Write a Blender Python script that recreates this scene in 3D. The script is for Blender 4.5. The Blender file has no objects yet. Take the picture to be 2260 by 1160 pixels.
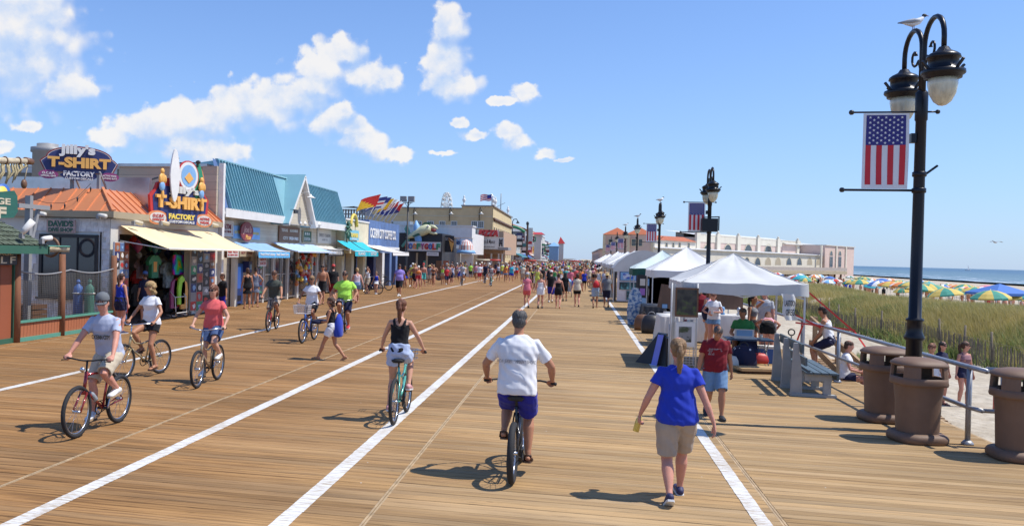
import bpy,bmesh,math,random
import numpy as np
from mathutils import Vector,Matrix,noise as mnoise
random.seed(7)
rnd = random.Random(11)
SC = bpy.context.scene
COL = SC.collection
R = math.radians
# ------------------------------------------------------------------ camera
H_CAM = 2.45
FPX,CX,CY = 1900.0,880.0,580.0
C_R = Vector((0.9785337,0.2045276,0.0253032))
C_U = Vector((-0.0269253,0.0051518,0.9996242))
C_F = Vector((-0.2043203,0.9788473,-0.0105482))
cd = bpy.data.cameras.new('camera')
cd.sensor_fit = 'HORIZONTAL'
cd.sensor_width = 36.0
cd.lens = 36.0 * FPX / 2260.0
cd.shift_x = (1130.0 - CX) / 2260.0
cd.shift_y = 0.0
cd.clip_start = 0.1
cd.clip_end = 12000.0
cam = bpy.data.objects.new('camera',cd)
COL.objects.link(cam)
m = Matrix((C_R,C_U,-C_F)).transposed().to_4x4()
m.translation = Vector((0,0,H_CAM))
cam.matrix_world = m
SC.camera = cam
# ------------------------------------------------------------------ sun and sky
SUN = Vector((0.54,0.06,0.89)).normalized()
sl = bpy.data.lights.new('sun','SUN')
sl.energy = 4.6
sl.angle = R(0.5)
sl.color = (1.0,0.95,0.87)
so = bpy.data.objects.new('sun',sl)
COL.objects.link(so)
so.rotation_euler = SUN.to_track_quat('Z','Y').to_euler()
so.location = (0,0,50)
SC.view_settings.view_transform = 'Standard'
SC.view_settings.look = 'None'
SC.view_settings.exposure = 0.14
SC.view_settings.gamma = 1.0
SC.view_settings.use_curve_mapping = False
W = bpy.data.worlds.new('World')
SC.world = W
W.use_nodes = True
class NT:
 """tiny node-graph writer"""
 def __init__(s,tree):
  s.t = tree
  tree.nodes.clear()
 def n(s,typ,ins=None,**kw):
  nd = s.t.nodes.new(typ)
  for k,v in kw.items():
   setattr(nd,k,v)
  for k,v in (ins or {}).items():
   sk = nd.inputs[k]
   if isinstance(v,bpy.types.NodeSocket):
    s.t.links.new(v,sk)
   elif isinstance(v,bpy.types.Node):
    s.t.links.new(v.outputs[0],sk)
   else:
    sk.default_value = v
  return nd
 def m(s,op,a,b=0.0,c=0.0,clamp=False):
  nd = s.t.nodes.new('ShaderNodeMath')
  nd.operation = op
  nd.use_clamp = clamp
  for i,v in enumerate((a,b,c)):
   if isinstance(v,bpy.types.NodeSocket):
    s.t.links.new(v,nd.inputs[i])
   elif isinstance(v,bpy.types.Node):
    s.t.links.new(v.outputs[0],nd.inputs[i])
   else:
    nd.inputs[i].default_value = v
  return nd.outputs[0]
 def mix(s,f,a,b,typ='MIX'):
  nd = s.t.nodes.new('ShaderNodeMix')
  nd.data_type = 'RGBA'
  nd.blend_type = typ
  for i,v in ((0,f),(6,a),(7,b)):
   if isinstance(v,bpy.types.NodeSocket):
    s.t.links.new(v,nd.inputs[i])
   elif isinstance(v,(int,float)):
    nd.inputs[i].default_value = v
   else:
    nd.inputs[i].default_value = (v[0],v[1],v[2],1)
  return nd.outputs[2]
 def ramp(s,f,a,b,lo=0.0,hi=1.0,smooth=True):
  nd = s.t.nodes.new('ShaderNodeMapRange')
  nd.interpolation_type = 'SMOOTHSTEP' if smooth else 'LINEAR'
  for i,v in enumerate((f,a,b,lo,hi)):
   if isinstance(v,bpy.types.NodeSocket):
    s.t.links.new(v,nd.inputs[i])
   else:
    nd.inputs[i].default_value = v
  return nd.outputs[0]
w = NT(W.node_tree)
sky = w.n('ShaderNodeTexSky',sky_type='NISHITA',sun_disc=False,sun_elevation=math.asin(SUN.z),
   sun_rotation=math.atan2(SUN.x,SUN.y),altitude=0.0,air_density=1.0,dust_density=0.15,ozone_density=3.2)
geo = w.n('ShaderNodeNewGeometry')
inc = w.n('ShaderNodeVectorMath',{0: geo.outputs['Position']},operation='NORMALIZE')
sep = w.n('ShaderNodeSeparateXYZ',{0: inc.outputs[0]})
az = w.m('MULTIPLY',w.m('ARCTAN2',sep.outputs[0],sep.outputs[1]),180 / math.pi)
el = w.m('MULTIPLY',w.m('ARCSINE',sep.outputs[2]),180 / math.pi)
azel = w.n('ShaderNodeCombineXYZ',{0: az,1: el,2: 0.0})
clouds = [(-35.9,12.9,4.2,3.8),(-36.9,10.4,4.0,2.6),(-32.9,9.5,2.0,1.0),(-34.6,13.9,1.9,1.8),
   (-30.3,6.7,1.2,0.7),(-28.1,7.4,2.6,1.4),(-25.3,8.2,2.9,1.5),(-21.6,9.1,3.2,1.6),
   (-19.2,9.9,2.6,1.3),(-16.9,11.9,2.1,1.6),(-15.7,12.9,1.5,1.2),(-14.5,11.5,2.3,1.1),
   (-12.7,11.3,1.0,0.8),(-17.6,10.8,1.8,1.0),(-15.3,8.1,1.5,0.9),(-13.6,6.9,1.2,0.6),(-26.1,6.5,1.8,1.1),(-24.4,6.2,2.6,1.2),(-22.4,6.2,1.0,0.9),
   (-16.4,8.5,1.6,1.1),(-15.9,9.2,0.9,0.7),(-14.7,7.4,2.0,0.8),(-12.4,6.5,1.7,0.5),(-8.9,14.7,1.2,1.3),
   (-9.1,12.5,1.4,1.8),(-8.5,11.0,1.9,1.0),(-3.7,10.6,0.9,0.7),(-5.2,10.1,1.0,0.3),
   (-8.0,8.7,0.7,0.35),(-7.0,7.9,1.0,0.35),(-4.8,8.1,1.1,0.7),(-4.2,7.5,1.2,0.6),
   (-2.2,6.8,0.9,0.5),(-1.2,6.4,0.8,0.2),(-35.2,7.1,0.8,0.45),(-36.8,5.8,0.7,0.4),
   (-9.1,6.7,0.8,0.2),
   (-43,12,5,3.5),(-50,9,5,2.2),(-60,14,7,3),(-75,10,7,2.5),(-95,13,8,3.5),(-120,11,7,2.6),
   (-150,14,8,3.2),(60,9,4,1.2),(95,8,5,1.4),(140,11,6,2.4),(172,12,6,2.6)]
nz = w.n('ShaderNodeTexNoise',{'Vector': inc.outputs[0],'Scale': 15.0,'Detail': 11.0,'Roughness': 0.58},noise_dimensions='3D')
warpv = w.n('ShaderNodeTexNoise',{'Vector': inc.outputs[0],'Scale': 60.0,'Detail': 4.0,'Roughness': 0.6})
wv = w.n('ShaderNodeVectorMath',{0: warpv.outputs['Color'],1: (0.5,0.5,0.5)},operation='SUBTRACT')
azw = w.n('ShaderNodeVectorMath',{0: wv.outputs[0],1: (1.1,0.9,0.0),2: azel.outputs[0]},operation='MULTIPLY_ADD')
vor = w.n('ShaderNodeTexVoronoi',{'Vector': w.n('ShaderNodeVectorMath',{0: wv.outputs[0],1: (0.012,0.012,0.012),2: inc.outputs[0]},operation='MULTIPLY_ADD').outputs[0],'Scale': 75.0},feature='SMOOTH_F1')
azu = w.n('ShaderNodeVectorMath',{0: azw.outputs[0],1: (-0.25,0.75,0.0)},operation='ADD')
dist = None
dup_ = None
for (a_,e_,ra,re_) in clouds:
 inv = (1 / ra,1 / re_,0)
 q = w.n('ShaderNodeVectorMath',{0: azw.outputs[0],1: inv,2: (-a_ / ra,-e_ / re_,0)},operation='MULTIPLY_ADD')
 L = w.n('ShaderNodeVectorMath',{0: q.outputs[0]},operation='LENGTH').outputs['Value']
 dist = L if dist is None else w.m('SMOOTH_MIN',dist,L,0.35)
 q = w.n('ShaderNodeVectorMath',{0: azu.outputs[0],1: inv,2: (-a_ / ra,-e_ / re_,0)},operation='MULTIPLY_ADD')
 L = w.n('ShaderNodeVectorMath',{0: q.outputs[0]},operation='LENGTH').outputs['Value']
 dup_ = L if dup_ is None else w.m('SMOOTH_MIN',dup_,L,0.35)
puff = w.m('MULTIPLY',w.m('SUBTRACT',0.45,vor.outputs['Distance']),0.95)
dens = w.m('ADD',w.m('SUBTRACT',1.20,dist),w.m('MULTIPLY',w.m('SUBTRACT',nz.outputs['Fac'],0.5),1.5))
dens = w.m('ADD',dens,puff)
top = w.ramp(w.m('SUBTRACT',dup_,dist),-0.55,0.45)          # 1 on the crown of a cloud,0 under its base
alpha = w.ramp(dens,0.0,w.m('SUBTRACT',1.25,w.m('MULTIPLY',top,0.85)))
off = w.n('ShaderNodeVectorMath',{0: inc.outputs[0],1: (0.012,0.0,0.018)},operation='ADD')
nz2 = w.n('ShaderNodeTexNoise',{'Vector': off.outputs[0],'Scale': 15.0,'Detail': 10.0,'Roughness': 0.58})
relief = w.m('MULTIPLY',w.m('SUBTRACT',nz.outputs['Fac'],nz2.outputs['Fac']),1.5)
thick = w.ramp(dens,0.1,1.35,0.0,1.0)
lum = w.m('SUBTRACT',w.m('ADD',w.m('ADD',0.60,w.m('MULTIPLY',top,0.37)),relief),w.m('MULTIPLY',thick,0.16))
lum = w.m('ADD',lum,w.m('MULTIPLY',puff,0.25))
lumc = w.m('MINIMUM',w.m('MAXIMUM',lum,0.45),1.02)
ccol = w.mix(w.ramp(lumc,0.5,1.0),(0.48,0.62,0.86),(0.88,0.855,0.825))
SKY_S = 0.145
skyc = w.mix(1.0,sky.outputs[0],(0.74,0.885,1.14),'MULTIPLY')
skys = w.n('ShaderNodeVectorMath',{0: skyc,'Scale': SKY_S},operation='SCALE')
hzf = w.m('MULTIPLY',w.m('EXPONENT',w.m('MULTIPLY',w.m('MAXIMUM',el,0.0),-0.10)),0.66)
skys = w.n('ShaderNodeVectorMath',{0: w.mix(hzf,skys.outputs[0],(0.34,0.485,0.77))},operation='ABSOLUTE')
mixed = w.mix(w.m('MULTIPLY',alpha,0.90),skys.outputs[0],ccol)
bg = w.n('ShaderNodeBackground',{'Color': mixed,'Strength': 1.0})
w.n('ShaderNodeOutputWorld',{'Surface': bg.outputs[0]})
# ------------------------------------------------------------------ picture point -> place on the deck / on a plane of the street
def _ray(px,py):
 return C_F * FPX + C_R * (px - CX) - C_U * (py - CY)
def gp(px,py,z=0.0):
 d = _ray(px,py)
 t = (z - H_CAM) / d.z
 return Vector((d.x * t,d.y * t,z))
def fx(px,py,X):
 d = _ray(px,py)
 t = X / d.x
 return Vector((X,d.y * t,H_CAM + d.z * t))
def fy(px,py,Y):
 d = _ray(px,py)
 t = Y / d.y
 return Vector((d.x * t,Y,H_CAM + d.z * t))
# ------------------------------------------------------------------ materials
MATS = {}
def mat(name,col,rough=0.6,metal=0.0,var=0.12,vscale=3.0,bump=0.0,bscale=40.0,spec=0.5,alpha=1.0,trans=0.0,
  stretch=(1,1,1),coat=0.0,sss=0.0,emit=0.0,sheen=0.0,dirt=0.0):
 if name in MATS:
  return MATS[name]
 mt = bpy.data.materials.new(name)
 mt.use_nodes = True
 g = NT(mt.node_tree)
 tc = g.n('ShaderNodeTexCoord')
 mp = g.n('ShaderNodeMapping',{'Vector': tc.outputs['Object'],'Scale': stretch})
 nz = g.n('ShaderNodeTexNoise',{'Vector': mp.outputs[0],'Scale': vscale,'Detail': 5.0,'Roughness': 0.6})
 c = (col[0],col[1],col[2])
 f = g.ramp(nz.outputs['Fac'],0.3,0.7,1 - var,1 + var * 0.8,False)
 sc = g.n('ShaderNodeVectorMath',{0: c,'Scale': f},operation='SCALE').outputs[0]
 if dirt > 0:
  n3 = g.n('ShaderNodeTexNoise',{'Vector': mp.outputs[0],'Scale': vscale * 0.35,'Detail': 8.0,'Roughness': 0.7})
  sc = g.mix(g.m('MULTIPLY',g.ramp(n3.outputs['Fac'],0.5,0.72),dirt),sc,(c[0] * .45 + .04,c[1] * .42 + .03,c[2] * .38 + .02))
 b = g.n('ShaderNodeBsdfPrincipled',{'Base Color': sc,'Roughness': rough,'Metallic': metal})
 b.inputs['Specular IOR Level'].default_value = spec
 if alpha < 1:
  b.inputs['Alpha'].default_value = alpha
 if trans > 0:
  b.inputs['Transmission Weight'].default_value = trans
 if coat > 0:
  b.inputs['Coat Weight'].default_value = coat
  b.inputs['Coat Roughness'].default_value = 0.1
 if sheen > 0:
  b.inputs['Sheen Weight'].default_value = sheen
 if sss > 0:
  b.inputs['Subsurface Weight'].default_value = sss
  b.inputs['Subsurface Radius'].default_value = (0.02,0.008,0.004)
  b.inputs['Subsurface Scale'].default_value = 0.5
 if emit > 0:
  b.inputs['Emission Color'].default_value = (c[0],c[1],c[2],1)
  b.inputs['Emission Strength'].default_value = emit
 if bump > 0:
  n2 = g.n('ShaderNodeTexNoise',{'Vector': mp.outputs[0],'Scale': bscale,'Detail': 3.0})
  bp = g.n('ShaderNodeBump',{'Height': n2.outputs['Fac'],'Strength': bump,'Distance': 0.01})
  g.t.links.new(bp.outputs[0],b.inputs['Normal'])
 g.n('ShaderNodeOutputMaterial',{'Surface': b.outputs[0]})
 MATS[name] = mt
 return mt
def cloth(name,col,bump=0.5):
 """woven cloth with folds"""
 return mat('cloth_' + name,col,rough=0.85,var=0.10,vscale=5,bump=bump,bscale=11,spec=0.2,sheen=0.1,stretch=(1,1,.55))
def paint(name,col,rough=0.5,dirt=0.15,var=0.08,vscale=2.0):
 return mat('paint_' + name,col,rough=rough,var=var,vscale=vscale,dirt=dirt,bump=0.05,bscale=30)
# ------------------------------------------------------------------ object helpers
def tag(o,label=None,cat=None,group=None,kind=None):
 if label: o['label'] = label
 if cat: o['category'] = cat
 if group: o['group'] = group
 if kind: o['kind'] = kind
 return o
def E(name,label,cat,loc=(0,0,0),rz=0.0,group=None):
 o = bpy.data.objects.new(name,None)
 COL.objects.link(o)
 o.empty_display_size = 0.2
 o.location = loc
 o.rotation_euler = (0,0,rz)
 return tag(o,label,cat,group)
def wm(o):
 mm = Matrix.Identity(4)
 while o is not None:
  mm = o.matrix_basis @ mm
  o = o.parent
 return mm
KIDS = {}
def link(o,parent=None):
 COL.objects.link(o)
 if parent is not None:
  o.parent = parent
  KIDS.setdefault(parent.name,[]).append(o)
 return o
def dup(root,loc=None,rz=None,scale=None,label=None,group=None,parent=None):
 c = root.copy()
 link(c,parent)
 if parent is None:
  c.parent = None
 if loc is not None: c.location = loc
 if rz is not None: c.rotation_euler = (0,0,rz)
 if scale is not None: c.scale = (scale,scale,scale) if not hasattr(scale,'__len__') else scale
 if label: c['label'] = label
 if group: c['group'] = group
 for ch in list(KIDS.get(root.name,())):
  dup(ch,parent=c)
 return c
class MB:
 """collects faces, then links them as one mesh object"""
 def __init__(s):
  s.v = []; s.f = []; s.mi = []; s.sm = []
 def add(s,vs,fs,m=0,smooth=False,M=None):
  b = len(s.v)
  if M is not None:
   vs = [M @ Vector(v) for v in vs]
  s.v.extend([tuple(v) for v in vs])
  for f in fs:
   s.f.append([b + i for i in f]); s.mi.append(m); s.sm.append(smooth)
  return s
 def box(s,a,b,m=0,M=None):
  x0,x1 = sorted((a[0],b[0])); y0,y1 = sorted((a[1],b[1])); z0,z1 = sorted((a[2],b[2]))
  vs = [(x0,y0,z0),(x1,y0,z0),(x1,y1,z0),(x0,y1,z0),(x0,y0,z1),(x1,y0,z1),(x1,y1,z1),(x0,y1,z1)]
  return s.add(vs,[(3,2,1,0),(4,5,6,7),(0,1,5,4),(1,2,6,5),(2,3,7,6),(3,0,4,7)],m,False,M)
 def bar(s,p0,p1,wx,wy,m=0,up=(0,0,1)):
  """box beam from p0 to p1"""
  p0 = Vector(p0); p1 = Vector(p1)
  d = (p1 - p0); L = d.length; d.normalize()
  u = Vector(up)
  if abs(d.dot(u)) > 0.98: u = Vector((0,1,0))
  a = d.cross(u).normalized(); b = a.cross(d).normalized()
  M = Matrix((a,d,b)).transposed().to_4x4(); M.translation = p0
  return s.box((-wx / 2,0,-wy / 2),(wx / 2,L,wy / 2),m,M)
 def rings(s,rs,m=0,smooth=True,cap0=True,cap1=True,M=None,close=True):
  n = len(rs[0]); vs = [p for r in rs for p in r]; fs = []
  for i in range(len(rs) - 1):
   for j in range(n if close else n - 1):
    k = (j + 1) % n
    fs.append((i * n + j,i * n + k,(i + 1) * n + k,(i + 1) * n + j))
  if cap0: fs.append(tuple(range(n - 1,-1,-1)))
  if cap1: fs.append(tuple((len(rs) - 1) * n + j for j in range(n)))
  return s.add(vs,fs,m,smooth,M)
 def tube(s,pts,r,n=8,m=0,smooth=True,M=None):
  pts = [Vector(p) for p in pts]
  if not hasattr(r,'__len__'): r = [r] * len(pts)
  rs = []
  prev = None
  for i,p in enumerate(pts):
   t = (pts[min(i + 1,len(pts) - 1)] - pts[max(i - 1,0)]).normalized()
   if prev is None:
    u = Vector((0,0,1)) if abs(t.z) < 0.9 else Vector((0,1,0))
    a = t.cross(u).normalized()
   else:
    a = (prev - t * prev.dot(t)).normalized()
   prev = a
   b = t.cross(a)
   rs.append([p + (a * math.cos(2 * math.pi * j / n) + b * math.sin(2 * math.pi * j / n)) * r[i] for j in range(n)])
  return s.rings(rs,m,smooth,M=M)
 def cyl(s,p0,p1,r0,r1=None,n=16,m=0,smooth=True):
  return s.tube([p0,p1],[r0,r0 if r1 is None else r1],n,m,smooth)
 def lathe(s,prof,n=24,m=0,M=None,smooth=True):
  rs = [[(r * math.cos(2 * math.pi * j / n),r * math.sin(2 * math.pi * j / n),z) for j in range(n)] for r,z in prof]
  return s.rings(rs,m,smooth,M=M)
 def torus(s,c,R0,r,ax='x',n=28,k=8,m=0,a0=0.0,a1=2 * math.pi):
  full = abs(a1 - a0) > 6.28
  rs = []
  cnt = n if full else n + 1
  for i in range(cnt):
   t = a0 + (a1 - a0) * i / n
   ring = []
   for j in range(k):
    p = 2 * math.pi * j / k
    rr = R0 + r * math.cos(p); h = r * math.sin(p)
    if ax == 'x': q = (c[0] + h,c[1] + rr * math.cos(t),c[2] + rr * math.sin(t))
    elif ax == 'y': q = (c[0] + rr * math.cos(t),c[1] + h,c[2] + rr * math.sin(t))
    else: q = (c[0] + rr * math.cos(t),c[1] + rr * math.sin(t),c[2] + h)
    ring.append(q)
   rs.append(ring)
  if full: rs.append(rs[0])
  return s.rings(rs,m,True,not full,not full)
 def ell(s,c,r,n=12,k=8,m=0,M=None):
  rs = []
  for i in range(1,k):
   t = math.pi * i / k
   rs.append([(c[0] + r[0] * math.sin(t) * math.cos(2 * math.pi * j / n),c[1] + r[1] * math.sin(t) * math.sin(2 * math.pi * j / n),
      c[2] - r[2] * math.cos(t)) for j in range(n)])
  return s.rings(rs,m,True,M=M)
 def poly(s,outline,thick,M=None,m=0):
  """flat outline (x, z) in the local XZ plane, thickness along +Y"""
  n = len(outline)
  vs = [(x,0,z) for x,z in outline] + [(x,thick,z) for x,z in outline]
  fs = [tuple(range(n)),tuple(range(2 * n - 1,n - 1,-1))] + [((i + 1) % n,i,n + i,n + (i + 1) % n) for i in range(n)]
  return s.add(vs,fs,m,False,M)
 def quad(s,a,b,c,d,m=0):
  return s.add([a,b,c,d],[(0,1,2,3)],m)
 def mesh(s,name,mats):
  me = bpy.data.meshes.new(name)
  me.from_pydata(s.v,[],s.f)
  if not isinstance(mats,(list,tuple)): mats = [mats]
  for q in mats: me.materials.append(q)
  me.polygons.foreach_set('material_index',s.mi)
  me.polygons.foreach_set('use_smooth',s.sm)
  me.update()
  return me
 def build(s,name,mats,parent=None,world=False,kind=None,fixn=False):
  if world and parent is not None:
   inv = wm(parent).inverted()
   s.v = [tuple(inv @ Vector(v)) for v in s.v]
  me = s.mesh(name,mats)
  if fixn:
   bm = bmesh.new(); bm.from_mesh(me); bmesh.ops.recalc_face_normals(bm,faces=bm.faces); bm.to_mesh(me); bm.free()
  o = bpy.data.objects.new(name,me)
  link(o,parent)
  if kind: o['kind'] = kind
  return o
def inst(name,me,parent=None,M=None,loc=None):
 o = bpy.data.objects.new(name,me)
 link(o,parent)
 if M is not None: o.matrix_basis = M
 if loc is not None: o.location = loc
 return o
TS = bpy.data.scenes.new('workshop')      # a separate empty scene in which text and modifiers are evaluated cheaply
def evalmesh(o):
 TS.collection.objects.link(o)
 vl = TS.view_layers[0]
 vl.update()
 me = bpy.data.meshes.new_from_object(o.evaluated_get(vl.depsgraph))
 bpy.data.objects.remove(o)
 return me
def face_basis(n,pos=(0,0,0)):
 """matrix for lettering: local x to the right as seen by a viewer the surface (normal n) faces, local y up"""
 n = Vector(n).normalized()
 up = Vector((0,0,1))
 x = up.cross(n).normalized()
 y = n.cross(x)
 M = Matrix((x,y,n)).transposed().to_4x4()
 M.translation = Vector(pos)
 return M
def text(s,w_,h_,mt,M,parent=None,name='lettering',extrude=0.01,bold=0.02,shear=0.0,world=True,res=3,spacing=1.0):
 """lettering fitted into a w_ x h_ box centred on M, standing proud of the surface"""
 cu = bpy.data.curves.new('lettering','FONT')
 cu.body = s
 cu.align_x = 'CENTER'; cu.align_y = 'CENTER'
 cu.resolution_u = res
 cu.offset = bold
 cu.shear = shear
 cu.extrude = 0.001
 cu.space_character = spacing
 o = bpy.data.objects.new('lettering_tmp',cu)
 me = evalmesh(o)
 n = len(me.vertices)
 co = np.zeros(n * 3); me.vertices.foreach_get('co',co); co = co.reshape(-1,3)
 mn = co.min(0); mx = co.max(0); c = (mn + mx) / 2; sz = np.maximum(mx - mn,1e-6)
 co = (co - c) / sz * np.array([w_,h_,extrude])
 co[:,2] += extrude / 2 + 0.002
 me.vertices.foreach_set('co',co.reshape(-1)); me.update()
 me.name = name
 me.materials.clear(); me.materials.append(mt)
 if world and parent is not None:
  M = wm(parent).inverted() @ M
 return inst(name,me,parent,M)
# ================================================================== SETTING
PITCH = 0.146
SEAM0,SEAMW = -1.85,3.82
def wood_mat():
 mt = bpy.data.materials.new('deck_wood')
 mt.use_nodes = True
 g = NT(mt.node_tree)
 geo = g.n('ShaderNodeNewGeometry')
 sp = g.n('ShaderNodeSeparateXYZ',{0: geo.outputs['Position']})
 row = g.m('FLOOR',g.m('DIVIDE',sp.outputs[1],PITCH))
 sec = g.m('FLOOR',g.m('DIVIDE',g.m('SUBTRACT',sp.outputs[0],SEAM0),SEAMW))
 h = g.n('ShaderNodeTexWhiteNoise',{'Vector': g.n('ShaderNodeCombineXYZ',{0: sec,1: row,2: 3.0}).outputs[0]},noise_dimensions='3D')
 hs = g.n('ShaderNodeSeparateColor',{0: h.outputs['Color']})
 offs = g.m('MULTIPLY',hs.outputs[0],57.0)
 gv = g.n('ShaderNodeCombineXYZ',{0: g.m('MULTIPLY',sp.outputs[0],0.9),1: g.m('MULTIPLY',sp.outputs[1],34.0),2: offs})
 grain = g.n('ShaderNodeTexNoise',{'Vector': gv.outputs[0],'Scale': 1.0,'Detail': 7.0,'Roughness': 0.68})
 gv2 = g.n('ShaderNodeCombineXYZ',{0: g.m('MULTIPLY',sp.outputs[0],1.6),1: g.m('MULTIPLY',sp.outputs[1],75.0),2: offs})
 crack = g.n('ShaderNodeTexNoise',{'Vector': gv2.outputs[0],'Scale': 1.0,'Detail': 3.0,'Roughness': 0.5})
 big = g.n('ShaderNodeTexNoise',{'Vector': g.n('ShaderNodeCombineXYZ',{0: g.m('MULTIPLY',sp.outputs[0],0.28),1: g.m('MULTIPLY',sp.outputs[1],0.55),2: 0.0}).outputs[0],'Scale': 1.0,'Detail': 4.0})
 west = g.ramp(g.m('ADD',sp.outputs[0],g.m('MULTIPLY',big.outputs['Fac'],3.0)),-4.2,2.6)
 base = g.mix(west,(0.37,0.195,0.072),(0.44,0.280,0.125))
 dark = g.mix(west,(0.165,0.083,0.033),(0.275,0.172,0.085))
 c1 = g.mix(g.ramp(grain.outputs['Fac'],0.34,0.59),dark,base)
 c2 = g.mix(g.m('MULTIPLY',hs.outputs[1],0.42),c1,g.mix(west,(0.31,0.20,0.105),(0.44,0.335,0.205)))
 f = g.m('ADD',0.78,g.m('MULTIPLY',hs.outputs[2],0.32))
 f = g.m('MULTIPLY',f,g.ramp(big.outputs['Fac'],0.3,0.7,0.86,1.12))
 c3 = g.n('ShaderNodeVectorMath',{0: c2,'Scale': f},operation='SCALE').outputs[0]
 c4 = g.mix(g.ramp(crack.outputs['Fac'],0.60,0.72,0.0,0.62),c3,(0.075,0.045,0.024))
 kn = g.n('ShaderNodeTexVoronoi',{'Vector': g.n('ShaderNodeCombineXYZ',{0: g.m('MULTIPLY',sp.outputs[0],1.1),1: g.m('MULTIPLY',sp.outputs[1],3.3),2: 0.0}).outputs[0],'Scale': 1.0})
 c4 = g.mix(g.ramp(kn.outputs['Distance'],0.02,0.055,0.55,0.0),c4,(0.11,0.06,0.03))
 sv = g.n('ShaderNodeTexVoronoi',{'Vector': geo.outputs['Position'],'Scale': 2.3,'Randomness': 1.0})
 c4 = g.mix(g.ramp(sv.outputs['Distance'],0.012,0.028,0.75,0.0),c4,(0.62,0.6,0.55))
 b = g.n('ShaderNodeBsdfPrincipled',{'Base Color': c4,'Roughness': 0.86})
 b.inputs['Specular IOR Level'].default_value = 0.18
 bp = g.n('ShaderNodeBump',{'Height': g.m('SUBTRACT',grain.outputs['Fac'],g.ramp(crack.outputs['Fac'],0.6,0.7)),'Strength': 0.35,'Distance': 0.006})
 g.t.links.new(bp.outputs[0],b.inputs['Normal'])
 g.n('ShaderNodeOutputMaterial',{'Surface': b.outputs[0]})
 return mt
DECK_W = wood_mat()
m_under = mat('deck_underside',(0.045,0.032,0.022),0.9,var=0.3)
Y_A,Y_B,Y_C = 3.0,62.0,900.0          # single boards / joined boards / one sheet
b = MB()
b.box((-20,Y_A,-0.30),(5.79,Y_C,-0.045))
b.box((5.79,Y_A,-0.30),(13.5,13.25,-0.045))
deck = b.build('boardwalk',m_under,kind='structure')
edges = [SEAM0 + SEAMW * k for k in range(-4,3)]        # -17.1 .. 5.79
planks = []
r0 = int(Y_A / PITCH) + 1
r1 = int(Y_B / PITCH)
cells = []
for r_ in range(r0,r1):
 yc = (r_ + 0.5) * PITCH
 es = list(edges)
 if yc < 13.25: es += [5.79 + SEAMW,5.79 + 2 * SEAMW]
 for k in range(len(es) - 1):
  cells.append((yc,es[k],es[k + 1]))
def on_screen(x0,x1,y):
 v = Vector(((x0 + x1) / 2,y,-H_CAM)); dpt = v.dot(C_F)
 n_ = 0
 for x in (x0,(x0 * 3 + x1) / 4,(x0 + x1) / 2,(x0 + 3 * x1) / 4,x1):
  v = Vector((x,y,-H_CAM)); dpt = v.dot(C_F)
  px = CX + FPX * v.dot(C_R) / dpt; py = CY - FPX * v.dot(C_U) / dpt
  n_ += (-40 < px < 2300 and py < 1175)
 return n_ / 5 * (x1 - x0) / y ** 2
cells.sort(key=lambda c: -on_screen(c[1],c[2],c[0]))
near,far = cells[:300],cells[300:]
pm = {}
for (yc,x0,x1) in near:
 L = round(x1 - x0,3)
 if L not in pm:
  q = MB()
  hw,hz = 0.0680,0.04
  q.rings([[(x,-hw,-hz),(x,hw,-hz),(x,hw,-0.005),(x,hw - 0.006,0),(x,-hw + 0.006,0),(x,-hw,-0.005)] for x in (-L / 2 + 0.028,L / 2 - 0.028)],smooth=False)
  pm[L] = q.mesh('plank',DECK_W)
  pm[L].flip_normals()
 inst('plank',pm[L],deck,loc=((x0 + x1) / 2,yc,rnd.uniform(-0.004,0.0)))
q = MB()
for (yc,x0,x1) in far:
 z = rnd.uniform(-0.004,0)
 q.box((x0 + 0.028,yc - 0.0675,-0.04),(x1 - 0.028,yc + 0.0675,z))
q.build('plank_field',DECK_W,deck,kind='stuff')
q = MB(); q.box((-20,Y_B,-0.04),(5.79,Y_C,-0.002)); q.box((-20,18.0,-0.04),(-17.14,Y_B,-0.002))
q.build('far_planking',DECK_W,deck)
m_seam = mat('seam_strip',(0.42,0.30,0.17),0.85,var=0.35,vscale=6,bump=0.3)
for x in edges[1:]:
 q = MB()
 q.box((x - 0.026,Y_A,-0.04),(x - 0.004,420,-0.004)); q.box((x + 0.004,Y_A,-0.04),(x + 0.026,420,-0.007))
 q.build('seam_strip',m_seam,deck)
def line_mat():
 mt = bpy.data.materials.new('lane_paint'); mt.use_nodes = True
 g = NT(mt.node_tree)
 geo = g.n('ShaderNodeNewGeometry')
 mp = g.n('ShaderNodeMapping',{'Vector': geo.outputs['Position'],'Scale': (5,40,1)})
 nz = g.n('ShaderNodeTexNoise',{'Vector': mp.outputs[0],'Scale': 1.0,'Detail': 6.0,'Roughness': 0.65})
 n2 = g.n('ShaderNodeTexNoise',{'Vector': geo.outputs['Position'],'Scale': 1.3,'Detail': 3.0})
 wv = g.ramp(g.m('ADD',nz.outputs['Fac'],g.m('MULTIPLY',n2.outputs['Fac'],0.25)),0.58,0.76)
 c = g.mix(wv,(0.72,0.715,0.68),(0.42,0.33,0.22))
 b = g.n('ShaderNodeBsdfPrincipled',{'Base Color': c,'Roughness': 0.6})
 g.n('ShaderNodeOutputMaterial',{'Surface': b.outputs[0]})
 return mt
LINE = line_mat()
for x,wd in ((-9.45,0.075),(-4.80,0.085),(-2.56,0.085),(1.77,0.075)):
 q = MB()
 for r_ in range(r0,r1):
  yc = (r_ + 0.5) * PITCH
  j = rnd.uniform(-0.003,0.003)
  q.box((x - wd + j,yc - 0.0715,0.0005),(x + wd + j,yc + 0.0715,0.003))
 q.box((x - wd,r1 * PITCH,0.0005),(x + wd,420,0.003))
 tag(q.build('lane_line',LINE),kind='structure')
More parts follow.
